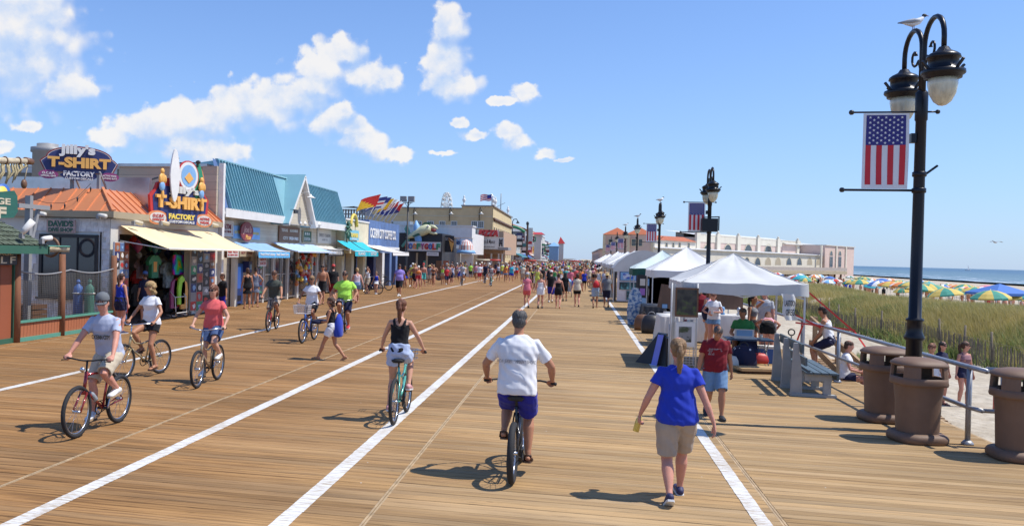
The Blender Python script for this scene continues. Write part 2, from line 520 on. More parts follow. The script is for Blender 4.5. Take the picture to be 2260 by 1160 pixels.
# ---- ground to the west,sand,dune,sea
m_ground = mat('lot_ground',(0.20,0.19,0.17),0.9,var=0.3,vscale=0.3)
q = MB(); q.box((-4000,-60,-1.6),(-20.02,9000,-0.9)); q.build('ground',m_ground,kind='structure')
def terr(X,Y):
 z = -1.0
 def ss(a,b,x):
  t = min(1,max(0,(x - a) / (b - a))); return t * t * (3 - 2 * t)
 up = ss(14.0,18.0,X) * (1 - ss(21.5,26.0,X))
 edge = ss(22,34,Y)
 nzv = mnoise.noise(Vector((X * 0.12,Y * 0.07,0.3)))
 z += up * edge * (1.12 + 0.42 * nzv)
 z += 0.05 * mnoise.noise(Vector((X * 0.9,Y * 0.9,2.0))) + 0.025 * mnoise.noise(Vector((X * 2.7,Y * 2.7,5.0)))
 z -= max(0,min(X,80) - 31) * .03 + ss(90,160,X) * .8
 return z
def sand_mat():
 mt = bpy.data.materials.new('sand'); mt.use_nodes = True
 g = NT(mt.node_tree)
 geo = g.n('ShaderNodeNewGeometry')
 n1 = g.n('ShaderNodeTexNoise',{'Vector': geo.outputs['Position'],'Scale': 2.4,'Detail': 8.0,'Roughness': 0.62})
 n2 = g.n('ShaderNodeTexNoise',{'Vector': geo.outputs['Position'],'Scale': 0.3,'Detail': 3.0})
 v = g.n('ShaderNodeTexVoronoi',{'Vector': geo.outputs['Position'],'Scale': 3.6},feature='SMOOTH_F1')
 c = g.mix(g.ramp(n1.outputs['Fac'],0.3,0.7),(0.42,0.36,0.27),(0.56,0.50,0.40))
 c = g.mix(g.ramp(n2.outputs['Fac'],0.4,0.65,0,0.4),c,(0.38,0.32,0.24))
 b = g.n('ShaderNodeBsdfPrincipled',{'Base Color': c,'Roughness': 0.95})
 b.inputs['Specular IOR Level'].default_value = 0.1
 hgt = g.m('ADD',g.m('MULTIPLY',v.outputs['Distance'],0.8),n1.outputs['Fac'])
 bp = g.n('ShaderNodeBump',{'Height': hgt,'Strength': 0.9,'Distance': 0.09})
 g.t.links.new(bp.outputs[0],b.inputs['Normal'])
 g.n('ShaderNodeOutputMaterial',{'Surface': b.outputs[0]})
 return mt
SAND = sand_mat()
xs = list(np.arange(5.3,32,0.42)) + list(np.arange(32,175,4.0))
ys = list(np.arange(-6,60,0.5)) + list(np.arange(60,140,2.0)) + list(np.arange(140,420,14.0)) + [600,1200,4000]
vs = [(x,y,terr(x,y)) for y in ys for x in xs]
nx = len(xs)
fs = [(j * nx + i,j * nx + i + 1,(j + 1) * nx + i + 1,(j + 1) * nx + i) for j in range(len(ys) - 1) for i in range(nx - 1)]
q = MB(); q.add(vs,fs,0,True); q.build('beach_sand',SAND,kind='structure')
def sea_mat():
 mt = bpy.data.materials.new('sea'); mt.use_nodes = True
 g = NT(mt.node_tree)
 geo = g.n('ShaderNodeNewGeometry')
 sp = g.n('ShaderNodeSeparateXYZ',{0: geo.outputs['Position']})
 mp = g.n('ShaderNodeMapping',{'Vector': geo.outputs['Position'],'Scale': (0.16,0.05,0.1)})
 n1 = g.n('ShaderNodeTexNoise',{'Vector': mp.outputs[0],'Scale': 1.0,'Detail': 6.0,'Roughness': 0.6})
 foam = g.m('MULTIPLY',g.ramp(n1.outputs['Fac'],0.54,0.62),g.ramp(sp.outputs[0],175.0,250.0,1.0,0.0))
 c = g.mix(g.ramp(sp.outputs[0],150.0,700.0),(0.12,0.19,0.20),(0.06,0.12,0.17))
 c = g.mix(foam,c,(0.75,0.77,0.78))
 b = g.n('ShaderNodeBsdfPrincipled',{'Base Color': c,'Roughness': 0.32})
 b.inputs['IOR'].default_value = 1.33
 bp = g.n('ShaderNodeBump',{'Height': n1.outputs['Fac'],'Strength': 1.0,'Distance': 1.6})
 g.t.links.new(bp.outputs[0],b.inputs['Normal'])
 g.n('ShaderNodeOutputMaterial',{'Surface': b.outputs[0]})
 return mt
q = MB(); q.quad((148,-800,-2.5),(9000,-800,-2.5),(9000,9500,-2.5),(148,9500,-2.5))
q.build('sea',sea_mat(),kind='structure')
# ---- dune grass: many thin blades in tufts,one thing nobody could count
def grass_mat(name,a,b_,c_):
 mt = bpy.data.materials.new(name); mt.use_nodes = True
 g = NT(mt.node_tree)
 geo = g.n('ShaderNodeNewGeometry')
 n1 = g.n('ShaderNodeTexNoise',{'Vector': geo.outputs['Position'],'Scale': 0.22,'Detail': 4.0})
 rpi = geo.outputs['Random Per Island']
 col = g.mix(g.ramp(n1.outputs['Fac'],0.38,0.62),a,b_)
 col = g.mix(g.ramp(rpi,0.3,1.0,0,0.8),col,c_)
 d = g.n('ShaderNodeBsdfPrincipled',{'Base Color': col,'Roughness': 0.7})
 tr = g.n('ShaderNodeBsdfTranslucent',{'Color': col})
 mx = g.n('ShaderNodeMixShader',{0: 0.35,1: d.outputs[0],2: tr.outputs[0]})
 g.n('ShaderNodeOutputMaterial',{'Surface': mx.outputs[0]})
 return mt
def blades(name,pts,hmin,hmax,wd,nb,spread,mt,seed,label,cat='grass',lean=0.35):
 rg = np.random.default_rng(seed)
 pts = np.array(pts)
 n = len(pts) * nb
 base = np.repeat(pts,nb,0) + np.c_[rg.normal(0,spread,n),rg.normal(0,spread,n),np.zeros(n)]
 h = rg.uniform(hmin,hmax,n)
 ang = rg.uniform(0,2 * np.pi,n)
 ld = rg.normal(0.25,0.35,n); lx = lean * h * (0.4 + np.abs(rg.normal(0,0.7,n))); la = rg.normal(2.6,1.0,n)
 sx,sy = np.cos(ang) * wd / 2,np.sin(ang) * wd / 2
 tx,ty = np.cos(la) * lx,np.sin(la) * lx
 V = np.zeros((n,5,3))
 V[:,0] = base + np.c_[-sx,-sy,np.zeros(n) - 0.03]
 V[:,1] = base + np.c_[sx,sy,np.zeros(n) - 0.03]
 V[:,2] = base + np.c_[sx * .8 + tx * .35,sy * .8 + ty * .35,h * .6]
 V[:,3] = base + np.c_[-sx * .8 + tx * .35,-sy * .8 + ty * .35,h * .6]
 V[:,4] = base + np.c_[tx,ty,h]
 me = bpy.data.meshes.new(name)
 me.vertices.add(n * 5); me.vertices.foreach_set('co',V.reshape(-1))
 idx = np.arange(n)[:,None] * 5
 loops = np.concatenate([idx + np.array([[0,1,2,3]]),idx + np.array([[3,2,4]])],1).reshape(-1)
 me.loops.add(n * 7); me.loops.foreach_set('vertex_index',loops.astype(np.int32))
 st = (np.arange(n)[:,None] * 7 + np.array([[0,4]])).reshape(-1)
 me.polygons.add(n * 2); me.polygons.foreach_set('loop_start',st.astype(np.int32))
 me.update(calc_edges=True)
 me.materials.append(mt)
 o = bpy.data.objects.new(name,me); link(o)
 return tag(o,label,cat,kind='stuff')
G1 = grass_mat('dune_grass_straw',(0.46,0.375,0.12),(0.33,0.31,0.09),(0.58,0.49,0.24))
G2 = grass_mat('dune_grass_green',(0.14,0.21,0.05),(0.20,0.25,0.07),(0.28,0.31,0.10))
pts = []
while len(pts) < 26000:
 y = 26 + 130 * rnd.random() ** 1.7
 x = rnd.uniform(14.2,26.5)
 dn = mnoise.noise(Vector((x * 0.25,y * 0.13,4.0)))
 if x > 21 and dn < 0.0 + (x - 23) * 0.05: continue
 if x < 15.5 and rnd.random() < 0.5: continue
 if dn < -.42 and rnd.random() < .8: continue
 if y < 31 and rnd.random() < 0.5: continue
 pts.append((x,y,terr(x,y)))
blades('dune_grass',pts,0.22,0.66,0.020,9,0.15,G1,3,'straw coloured beach grass waving over the dune')
pts = []
while len(pts) < 3200:
 y = 26 + 130 * rnd.random() ** 1.5
 x = rnd.uniform(13.8,26.5)
 if mnoise.noise(Vector((x * 0.3,y * 0.16,9.0))) < 0.18 and not (x < 15.4 and rnd.random() < .4): continue
 pts.append((x,y,terr(x,y)))
blades('dune_weeds',pts,0.2,0.55,0.05,10,0.16,G2,5,'greener low weeds growing in patches among the dune grass','weeds',0.5)
pts = [(x,y,terr(x,y)) for x,y in [(rnd.uniform(6.1,7.3),rnd.uniform(13.5,26)) for _ in range(26)] if rnd.random() < .8]
pts += [(gp(1905 + rnd.gauss(0,14),800 + rnd.gauss(0,5),-1.0).x,gp(1905,800,-1.0).y + rnd.gauss(0,.3),-1.0) for _ in range(14)]
blades('weeds_by_deck',pts,0.15,0.4,0.03,12,0.09,G2,6,'small green weeds in the sand beside the wooden ramp','weeds',0.6)
# ---- beach umbrellas,each a thing
UC = dict(green=(0.06,0.30,0.22),yellow=(0.66,0.49,0.12),blue=(0.07,0.18,0.50),white=(0.8,0.8,0.78),orange=(0.75,0.24,0.07),red=(0.62,0.06,0.05),teal=(0.05,0.42,0.48),pink=(0.75,0.28,0.33),sky=(0.2,0.45,0.75),black=(0.03,0.03,0.035))
UM = {k: mat('canvas_' + k,v,0.8,var=0.06) for k,v in UC.items()}
m_pole = mat('white_pole',(0.7,0.7,0.68),0.4)
def umbrella_proto(c1,c2):
 e = E('beach_umbrella','proto','beach umbrella',group='umbrellas on the beach')
 b_ = MB()
 n = 16; R_ = 1.15
 for j in range(n):
  a0,a1 = 2 * math.pi * j / n,2 * math.pi * (j + 1) / n
  mi = (j // 2) % 2
  pr = [(0.0,2.05),(0.4,1.98),(0.8,1.82),(R_,1.56),(R_,1.46)]
  for k in range(4):
   (ra,za),(rb,zb) = pr[k],pr[k + 1]
   q_ = [(ra * math.cos(a0),ra * math.sin(a0),za),(ra * math.cos(a1),ra * math.sin(a1),za),(rb * math.cos(a1),rb * math.sin(a1),zb),(rb * math.cos(a0),rb * math.sin(a0),zb)]
   if k == 0: b_.add([q_[0],q_[3],q_[2]],[(0,1,2)],mi)
   else: b_.add(q_,[(3,2,1,0)],mi)
 b_.build('canopy',[UM[c1],UM[c2]],e)
 p_ = MB(); p_.cyl((0,0,0),(0,0,2.12),0.022,n=8); p_.build('pole',m_pole,e)
 return e
combos = [('green','yellow'),('yellow','green'),('blue','white'),('orange','white'),('teal','teal'),('blue','blue'),('red','white'),('orange','yellow'),('sky','white'),('pink','pink'),('white','white'),('green','white')]
wts = [10,10,3,3,3,4,2,3,3,2,3,3]
protos = {}
uplace = []
for px,py,Z,ck in ((2095,640,62,0),(2120,628,74,1),(2050,628,75,0),(1990,622,80,3),(2028,632,70,1),(1900,608,95,0),(1790,600,125,0),(1752,597,130,10),
      (1828,604,115,8),(2245,634,66,1),(2068,620,85,0),(2150,630,70,1),(2190,648,56,0),(1965,618,86,7),(1940,614,92,2),(2010,625,78,0)):
 d = _ray(px,py); d = d / d.dot(C_F); p = d * Z
 uplace.append((p.x,p.y,combos[ck]))
for _ in range(170):
 y = rnd.uniform(60,300) if rnd.random() < .8 else rnd.uniform(34,60)
 x = rnd.uniform(28.5 if y > 60 else 32,min(72,27 + .2 * y))
 uplace.append((x,y,rnd.choices(combos,wts)[0]))
used = []
for x,y,cc in uplace:
 if any((x - a) ** 2 + (y - b2) ** 2 < 2.2 for a,b2 in used): continue
 used.append((x,y))
 cn = ('%s and %s striped' % cc) if cc[0] != cc[1] else cc[0]
 v_ = Vector((x,y,-2)); px_ = CX + FPX * v_.dot(C_R) / v_.dot(C_F)
 col_ = 'near the pier hall' if px_ < 1880 else ('left of the lamp pole' if px_ < 1960 else ('just beside the lamp pole' if px_ < 2070 else ('right of the lamp pole' if px_ < 2160 else 'toward the right edge')))
 where = 'by the dune grass' if x < 35 else ('on the middle sand' if x < 50 else 'nearest the water')
 lab = '%s beach umbrella %s, %s' % (cn,where,col_)
 z = terr(x,y) + rnd.uniform(-.1,.15)
 if cc not in protos:
  protos[cc] = umbrella_proto(*cc); e = protos[cc]
  e.location = (x,y,z); e['label'] = lab
 else:
  e = dup(protos[cc],(x,y,z),rnd.random() * 6,None,lab)
 e.scale = (1,1,1) if x < 30 else (rnd.uniform(.72,.98),) * 3
 e.rotation_euler = (rnd.uniform(-.14,.14),rnd.uniform(-.14,.14),rnd.random() * 6)
d = _ray(2206,640); d = d / d.dot(C_F) * 62
e = E('beach_canopy','blue square pop-up canopy tallest on the beach at the right edge','canopy',(d.x,d.y,terr(d.x,d.y)),0.3); e.scale = (.78,.78,.88)
q = MB(); q.add([(-1.9,-1.9,2.0),(1.9,-1.9,2.0),(1.9,1.9,2.0),(-1.9,1.9,2.0),(0,0,2.75),(-1.9,-1.9,1.8),(1.9,-1.9,1.8),(1.9,1.9,1.8),(-1.9,1.9,1.8)],
    [(0,1,4),(1,2,4),(2,3,4),(3,0,4),(5,6,1,0),(6,7,2,1),(7,8,3,2),(8,5,0,3)])
q.build('canopy',UM['blue'],e)
for sx in (-1.85,1.85):
 for sy in (-1.85,1.85):
  q = MB(); q.cyl((sx,sy,0),(sx,sy,1.95),0.025,n=6); q.build('leg',m_pole,e)
# ---- sand fence along the foot of the dune
m_slat = mat('grey_lath',(0.20,0.165,0.12),0.9,var=0.35,vscale=8)
e = E('sand_fence','weathered grey sand fence of thin laths along the foot of the dune','fence',(14.2,30,-1))
q = MB()
y = 27.0
while y < 74:
 x = 14.2 + 0.35 * math.sin(y * 0.35) + rnd.uniform(-.02,.02)
 z = terr(x,y); h = .88 + rnd.uniform(-.09,.07)
 tl = rnd.uniform(-.05,.05)
 q.bar((x,y,z - 0.05),(x + tl,y + rnd.uniform(-.05,.05),z + h),0.010,0.036)
 y += 0.085
q.build('lath_row',m_slat,e,world=True,kind='stuff')
for k in range(16):
 y = 27 + k * 3.0
 x = 14.25 + 0.35 * math.sin(y * 0.35); z = terr(x,y)
 q = MB(); q.cyl((x,y,z - .1),(x + rnd.uniform(-.05,.05),y,z + 1.3),0.045,0.04,8)
 q.build('post',m_slat,e,world=True)
q = MB()
for hh in (0.25,0.6,0.95):
 q.tube([(14.2 + 0.35 * math.sin(yy * 0.35) - .02,yy,terr(14.2,yy) + hh) for yy in np.arange(27,74,1.0)],0.006,4)
q.build('wire',m_slat,e,world=True)
m_boat = mat('boat_white',(0.7,0.7,0.7),0.4)
for px,py,Z,lab in ((1876,586.5,1500,'small pale motor boat far out near the horizon by the pier end'),(2136,593.5,1900,'tiny sailing boat far out on the sea right of the lamp post')):
 d = _ray(px,py); d = d / d.dot(C_F) * Z
 e = E('boat',lab,'boat',(d.x,d.y,-2.5),0.5)
 q = MB(); q.rings([[(-1.2,-6,1.4),(1.2,-6,1.4),(.5,-6,-.2),(-.5,-6,-.2)],[(-1.6,0,1.2),(1.6,0,1.2),(.8,0,-.3),(-.8,0,-.3)],[(-.1,7,1.9),(.1,7,1.9),(.05,7,0),(-.05,7,0)]])
 q.build('hull',m_boat,e)
 q = MB()
 if 'sail' in lab: q.poly([(0,2),(5,2),(0,13)],0.1); q.build('sail',m_boat,e)
 else: q.box((-1,-3,1.2),(1,2,3.4)); q.build('cabin',m_boat,e)
# ================================================================== BUILDINGS
def siding_mat(name,col,pitch=0.12,axis=2,col2=None,rough=0.7,brick=0.0,depth=0.012):
 """painted board surface: fine relief of lapped boards (too far to tell apart)"""
 mt = bpy.data.materials.new(name); mt.use_nodes = True
 g = NT(mt.node_tree)
 geo = g.n('ShaderNodeNewGeometry')
 sp = g.n('ShaderNodeSeparateXYZ',{0: geo.outputs['Position']})
 u = g.m('DIVIDE',sp.outputs[axis],pitch)
 fr = g.m('FRACT',u)
 rw = g.n('ShaderNodeTexWhiteNoise',{'W': g.m('FLOOR',u)},noise_dimensions='1D')
 nz = g.n('ShaderNodeTexNoise',{'Vector': geo.outputs['Position'],'Scale': 1.2,'Detail': 6.0,'Roughness': 0.65})
 f = g.m('ADD',g.m('ADD',0.82,g.m('MULTIPLY',rw.outputs['Value'],0.12)),g.m('MULTIPLY',nz.outputs['Fac'],0.16))
 c = g.n('ShaderNodeVectorMath',{0: col,'Scale': f},operation='SCALE').outputs[0]
 c = g.mix(g.ramp(fr,0.0,0.10,0.65,0.0),c,(col[0] * .35,col[1] * .35,col[2] * .35))
 b = g.n('ShaderNodeBsdfPrincipled',{'Base Color': c,'Roughness': rough})
 bp = g.n('ShaderNodeBump',{'Height': fr,'Strength': 0.8,'Distance': depth})
 g.t.links.new(bp.outputs[0],b.inputs['Normal'])
 g.n('ShaderNodeOutputMaterial',{'Surface': b.outputs[0]})
 return mt
P = {
 'white': paint('white',(0.74,0.73,0.70)),'offwhite': paint('offwhite',(0.62,0.60,0.54)),'cream': paint('cream',(0.62,0.54,0.38)),
 'black': paint('black',(0.025,0.025,0.028)),'grey': paint('grey',(0.28,0.28,0.28)),'navy': paint('navy',(0.025,0.035,0.14)),
 'red': paint('red',(0.50,0.035,0.03)),'maroon': paint('maroon',(0.22,0.03,0.035)),'orange': paint('orange',(0.68,0.235,0.085),0.4),'amber': paint('amber',(0.80,0.42,0.10)),
 'yellow': paint('yellow',(0.78,0.58,0.10)),'green': paint('green',(0.03,0.26,0.13)),'dgreen': paint('dgreen',(0.035,0.12,0.075)),'teal': paint('teal',(0.055,0.235,0.28),0.35),
 'seagreen': paint('seagreen',(0.10,0.30,0.22)),'blue': paint('blue',(0.05,0.14,0.42)),'lblue': paint('lblue',(0.22,0.42,0.68)),'coffee_blue': paint('coffee_blue',(0.10,0.17,0.34),0.6,0.5),
 'pink': paint('pink',(0.55,0.27,0.22)),'brown': paint('brown',(0.16,0.075,0.035)),'ribdark': paint('ribdark',(0.03,0.13,0.17)),'rust': paint('rust',(0.34,0.11,0.05)),'purple': paint('purple',(0.28,0.05,0.17)),'tan': paint('tan',(0.40,0.32,0.20)),
 'turq': paint('turq',(0.02,0.42,0.52)),'violet': paint('violet',(0.3,0.15,0.5)),'silver': mat('silver',(0.55,0.55,0.56),0.35,0.9)}
GLASS = mat('window_glass',(0.035,0.045,0.055),0.06,spec=0.9,var=0.4,vscale=0.8)
TIN = siding_mat('tan_clapboard',(0.48,0.42,0.33),0.30)
CREAMS = siding_mat('cream_clapboard',(0.60,0.54,0.42),0.16)
SHAKE = mat('white_shake',(0.78,0.76,0.73),0.85,var=0.3,vscale=4,bump=0.4,bscale=25)
BEIGE = mat('beige_stucco',(0.66,0.49,0.27),0.85,var=0.1,vscale=0.7,dirt=0.25)
BEIGE2 = mat('yellow_stucco',(0.62,0.50,0.28),0.85,var=0.1,vscale=0.7,dirt=0.2)
PINKS = mat('pink_stucco',(0.62,0.47,0.40),0.85,var=0.08,vscale=0.5,dirt=0.15)
PALES = mat('pale_stucco',(0.68,0.63,0.52),0.85,var=0.08,vscale=0.5,dirt=0.2)
TILE = siding_mat('clay_tile',(0.47,0.13,0.05),0.3,0)
TEALR = mat('teal_metal',(0.21,0.41,0.47),0.35,0.1,var=0.08,vscale=0.8)
ORR = mat('orange_metal',(0.63,0.235,0.10),0.42,0.15,var=0.1,vscale=0.8,dirt=0.15)
NX,PX = Vector((-1,0,0)),Vector((1,0,0))
SY = Vector((0,-1,0))
def window(parent,M,w_,h_,nx=2,ny=2,fm='white',fw=0.07,name='window',arch=False,sill=True):
 Mi = wm(parent).inverted() @ M
 q = MB()
 if not arch:
  for a,b_ in (((-w_ / 2 - fw,-h_ / 2 - fw,0),(-w_ / 2,h_ / 2 + fw,.06)),((w_ / 2,-h_ / 2 - fw,0),(w_ / 2 + fw,h_ / 2 + fw,.06)),
      ((-w_ / 2,h_ / 2,0),(w_ / 2,h_ / 2 + fw,.058)),((-w_ / 2,-h_ / 2 - fw,0),(w_ / 2,-h_ / 2,.058))):
   q.box(a,b_)
 for i in range(1,nx):
  x = -w_ / 2 + w_ * i / nx; q.box((x - .018,-h_ / 2,.012),(x + .018,h_ / 2,.045))
 for i in range(1,ny):
  y = -h_ / 2 + h_ * i / ny; q.box((-w_ / 2,y - .018,.014),(w_ / 2,y + .018,.043))
 if arch:
  n = 12
  o_ = [((w_ / 2 + fw) * math.cos(math.pi * i / n),h_ / 2 + (w_ / 2 + fw) * math.sin(math.pi * i / n),.05) for i in range(n + 1)]
  i_ = [((w_ / 2) * math.cos(math.pi * i / n),h_ / 2 + (w_ / 2) * math.sin(math.pi * i / n),.05) for i in range(n + 1)]
  q.add(o_ + i_,[(i,i + 1,n + 2 + i,n + 1 + i) for i in range(n)])
  q.box((-w_ / 2 - fw,-h_ / 2,0),(-w_ / 2,h_ / 2,.05)); q.box((w_ / 2,-h_ / 2,0),(w_ / 2 + fw,h_ / 2,.05))
 if sill: q.box((-w_ / 2 - fw * 1.5,-h_ / 2 - fw * 1.6,0),(w_ / 2 + fw * 1.5,-h_ / 2 - fw * 1.01,.12))
 f = q.build(name,P[fm],parent); f.matrix_basis = Mi
 q = MB()
 if arch:
  n = 12
  pts_ = [(-w_ / 2,-h_ / 2),(w_ / 2,-h_ / 2)] + [((w_ / 2) * math.cos(math.pi * i / n),h_ / 2 + (w_ / 2) * math.sin(math.pi * i / n)) for i in range(n + 1)]
  q.add([(x,y,.01) for x,y in pts_],[tuple(range(len(pts_)))])
 else: q.quad((-w_ / 2,-h_ / 2,.01),(w_ / 2,-h_ / 2,.01),(w_ / 2,h_ / 2,.01),(-w_ / 2,h_ / 2,.01))
 q.build('pane',GLASS,f)
 return f
def sign(label,M,w_,h_,bg,lines,cat='sign',frame=None,thick=0.06,outline=None,name='shop_sign',group=None):
 """board facing M's z with lines = [(text, cx, cy, w, h, colour, kw)] in metres from the board's centre"""
 e = E(name,label,cat,M.translation,0,group)
 q = MB()
 if outline: q.add([(x,y,0) for x,y in outline] + [(x,y,thick) for x,y in outline],
      [tuple(range(len(outline) - 1,-1,-1)),tuple(range(len(outline),2 * len(outline)))] + [(i,(i + 1) % len(outline),len(outline) + (i + 1) % len(outline),len(outline) + i) for i in range(len(outline))])
 else: q.box((-w_ / 2,-h_ / 2,0),(w_ / 2,h_ / 2,thick))
 Mi = wm(e).inverted() @ M
 o = q.build('board',P[bg] if isinstance(bg,str) else bg,e); o.matrix_basis = Mi
 if frame:
  q = MB(); t = min(w_,h_) * 0.05 + 0.015
  for a,b_ in (((-w_ / 2 - t,-h_ / 2 - t,-.01),(w_ / 2 + t,-h_ / 2,thick + .03)),((-w_ / 2 - t,h_ / 2,-.01),(w_ / 2 + t,h_ / 2 + t,thick + .03)),
      ((-w_ / 2 - t,-h_ / 2,-.01),(-w_ / 2,h_ / 2,thick + .028)),((w_ / 2,-h_ / 2,-.01),(w_ / 2 + t,h_ / 2,thick + .028))): q.box(a,b_)
  o = q.build('frame',P[frame],e); o.matrix_basis = Mi
 for ln in lines:
  s_,cx,cy,lw,lh,colr = ln[:6]
  kw = ln[6] if len(ln) > 6 else {}
  MM = M @ Matrix.Translation((cx,cy,thick))
  text(s_,lw,lh,P[colr] if isinstance(colr,str) else colr,MM,e,world=True,**kw)
 return e
def awning(label,X0,Z0,X1,Z1,ya,yb,mt,valance=0.0,mv=None,name='awning',frame=True,ribs=0,txt=None,group=None,scallop=False):
 e = E(name,label,'awning',(X0,(ya + yb) / 2,Z0),group=group)
 n = 10; q = MB()
 rows = []
 for i in range(7):
  t = i / 6; sag = -0.05 * math.sin(math.pi * t)
  rows.append([(X0 + (X1 - X0) * t,ya + (yb - ya) * j / n,Z0 + (Z1 - Z0) * t + sag + 0.012 * math.sin(j * 2.4)) for j in range(n + 1)])
 vs = [p for r in rows for p in r]
 q.add(vs,[(i * (n + 1) + j,(i + 1) * (n + 1) + j,(i + 1) * (n + 1) + j + 1,i * (n + 1) + j + 1) for i in range(6) for j in range(n)],0,True)
 q.build('canopy',mt,e,world=True)
 if valance:
  q = MB(); k = max(4,int((yb - ya) / 0.22))
  for j in range(k):
   y0,y1 = ya + (yb - ya) * j / k,ya + (yb - ya) * (j + 1) / k
   zb = Z1 - valance
   q.add([(X1 + .005,y0,Z1),(X1 + .005,y1,Z1),(X1 + .02,y1,zb),(X1 + .02,(y0 + y1) / 2,zb - (0.05 if scallop else 0)),(X1 + .02,y0,zb)],[(0,4,3,2,1)])
  q.build('valance',mv or mt,e,world=True)
 if frame:
  q = MB()
  for y in (ya + .03,yb - .03): q.tube([(X0,y,Z0 - .55 * abs(Z1 - Z0) - .1),(X1 - .02,y,Z1 - .02)],0.018,6)
  q.tube([(X1,ya,Z1),(X1,yb,Z1)],0.028,6)
  q.build('arm',P['white'],e,world=True)
 if txt:
  text(txt[0],(yb - ya) * txt[3],txt[2],P[txt[1]],face_basis(PX,(X1 + .022,(ya + yb) / 2,Z1 - valance * .5)),e)
 return e
def spot(label,pos,aim=(0.6,-0.4,-0.7),m_='offwhite',s=1.0,group='flood lamps on the shop roofs'):
 e = E('flood_lamp',label,'lamp',pos,group=group)
 q = MB(); q.box((-.05,-.05,-.12),(.05,.05,0)); q.build('bracket',P['grey'],e)
 a = Vector(aim).normalized(); q = MB(); q.tube([(0,0,0),tuple(a * .10 * s),tuple(a * .34 * s)],[.05 * s,.07 * s,.075 * s],10); q.build('housing',P[m_],e)
 return e
# ---------- mini golf booth at the left edge
gx = -13.75
p0 = fx(0,640,gx); p1 = fx(38,640,gx)
yb = p1.y
e = E('golf_booth','rust red clapboard ticket booth with green shingle roof cut by the left edge','booth',(gx,yb - 2,0))
q = MB(); q.box((gx - 2.5,yb - 4.2,0),(gx,yb - .22,2.5)); q.build('wall',siding_mat('rust_boards',(0.30,0.085,0.035),0.5,1),e,world=True)
q = MB(); q.box((gx - .02,yb - .2,0),(gx + .05,yb,2.5)); q.box((gx - .02,yb - 4.2,0.0),(gx + .045,yb - .2,0.12)); q.build('trim',P['dgreen'],e,world=True)
pe = fx(100,536,gx + .35); pt = fx(45,468,gx - 1.6)
q = MB()
ze = 2.42
R0 = [(gx + .45,yb - 4.6,ze),(gx + .45,pe.y,ze),(gx - 2.9,pe.y,ze),(gx - 2.9,yb - 4.6,ze)]
zt = ze + .95
T0 = [(gx - .9,yb - 3.2,zt),(gx - .9,pe.y - 1.3,zt),(gx - 1.7,pe.y - 1.3,zt),(gx - 1.7,yb - 3.2,zt)]
q.add(R0 + T0,[(0,1,5,4),(1,2,6,5),(2,3,7,6),(3,0,4,7),(4,5,6,7),(3,2,1,0)])
q.build('roof',mat('green_shingle_base',(0.05,0.075,0.05),0.9),e,world=True)
sh = mat('green_shingle',(0.10,0.125,0.085),0.9,var=0.5,vscale=5,bump=0.4)
def shingle_slope(a,b_,c_,d_,rows,cols,mt,parent,name='shingle_course'):
 a,b_,c_,d_ = map(Vector,(a,b_,c_,d_))
 nrm = (b_ - a).cross(d_ - a).normalized()
 for r_ in range(rows):
  q_ = MB()
  t0,t1 = r_ / rows,(r_ + 1.12) / rows
  L0,L1,R0_,R1_ = a.lerp(d_,t0),a.lerp(d_,min(t1,1)),b_.lerp(c_,t0),b_.lerp(c_,min(t1,1))
  for k in range(cols):
   s0,s1 = (k + (r_ % 2) * .5) / cols + .004,(k + 1 + (r_ % 2) * .5) / cols - .004
   s0,s1 = min(s0,1),min(s1,1)
   if s1 - s0 < .01: continue
   j = rnd.uniform(0,.012)
   q0,q1,q2,q3 = L0.lerp(R0_,s0),L0.lerp(R0_,s1),L1.lerp(R1_,s1),L1.lerp(R1_,s0)
   q_.add([q0 + nrm * (.03 + j),q1 + nrm * (.03 + j),q2 + nrm * .006,q3 + nrm * .006,q0,q1],[(0,1,2,3),(4,5,1,0)])
  q_.build(name,mt,parent,world=True)
shingle_slope(R0[0],R0[1],T0[1],T0[0],9,26,sh,e)
shingle_slope(R0[1],R0[2],T0[2],T0[1],9,18,sh,e)
q = MB(); q.box((gx + .40,yb - 4.6,ze - .2),(gx + .47,pe.y,ze - .003)); q.box((gx - 2.9,pe.y - .05,ze - .2),(gx + .47,pe.y + .02,ze - .003)); q.build('fascia',P['dgreen'],e,world=True)
c_ = fx(10,560,gx + .1)
WV = siding_mat('green_board',(0.035,0.17,0.13),0.07)
sign('dark booth sign reading VILLAGE GOLF under the green eave at the left edge',face_basis(PX,(gx + .08,c_.y - 1.02,2.13)),2.9,.38,'black',[('PIRATE VILLAGE',.28,.09,2.0,.1,'tan'),('GOLF',.6,-.07,1.55,.17,'cream',dict(spacing=1.4))])
c_ = fx(43,456,gx + .5)
ol = [(-1.9,-.42),(1.22,-.2),(1.32,-.05),(1.3,.3),(1.22,.42),(.4,.3),(-1.9,.1)]
M = face_basis((0.94,-.34,0),(gx + .55,c_.y - 2.05,c_.z - .10))
sign('green carved golf sign with cream letters VILLAGE GOLF above the shingle roof',M,3,1,WV,[('PIRATE VILLAGE',.1,.16,2.05,.15,'cream',dict(bold=.03)),('GOLF',.35,-.1,1.35,.27,'cream',dict(bold=.05))],outline=ol)
e = E('mast_spar','bleached wooden spar with furled netting and rope above the booth','spar',fx(20,358,gx + .2))
sp0,sp1 = fx(-60,352,gx + .4),fx(62,356,gx + .2)
q = MB(); q.tube([sp0,sp1],[.085,.07],10); q.build('pole',mat('bleached_wood',(0.52,0.44,0.30),0.8,var=.25,vscale=9,bump=.4),e,world=True)
q = MB(); q.tube([sp1 + Vector((0,-.12,0)),sp1 + Vector((0,.14,0))],[.095,.085],10)
for t in (.3,.55,.8): q.torus(tuple(sp0.lerp(sp1,t)),.09,.016,'y',12,5)
q.build('rope_lashing',P['brown'],e,world=True)
q = MB()
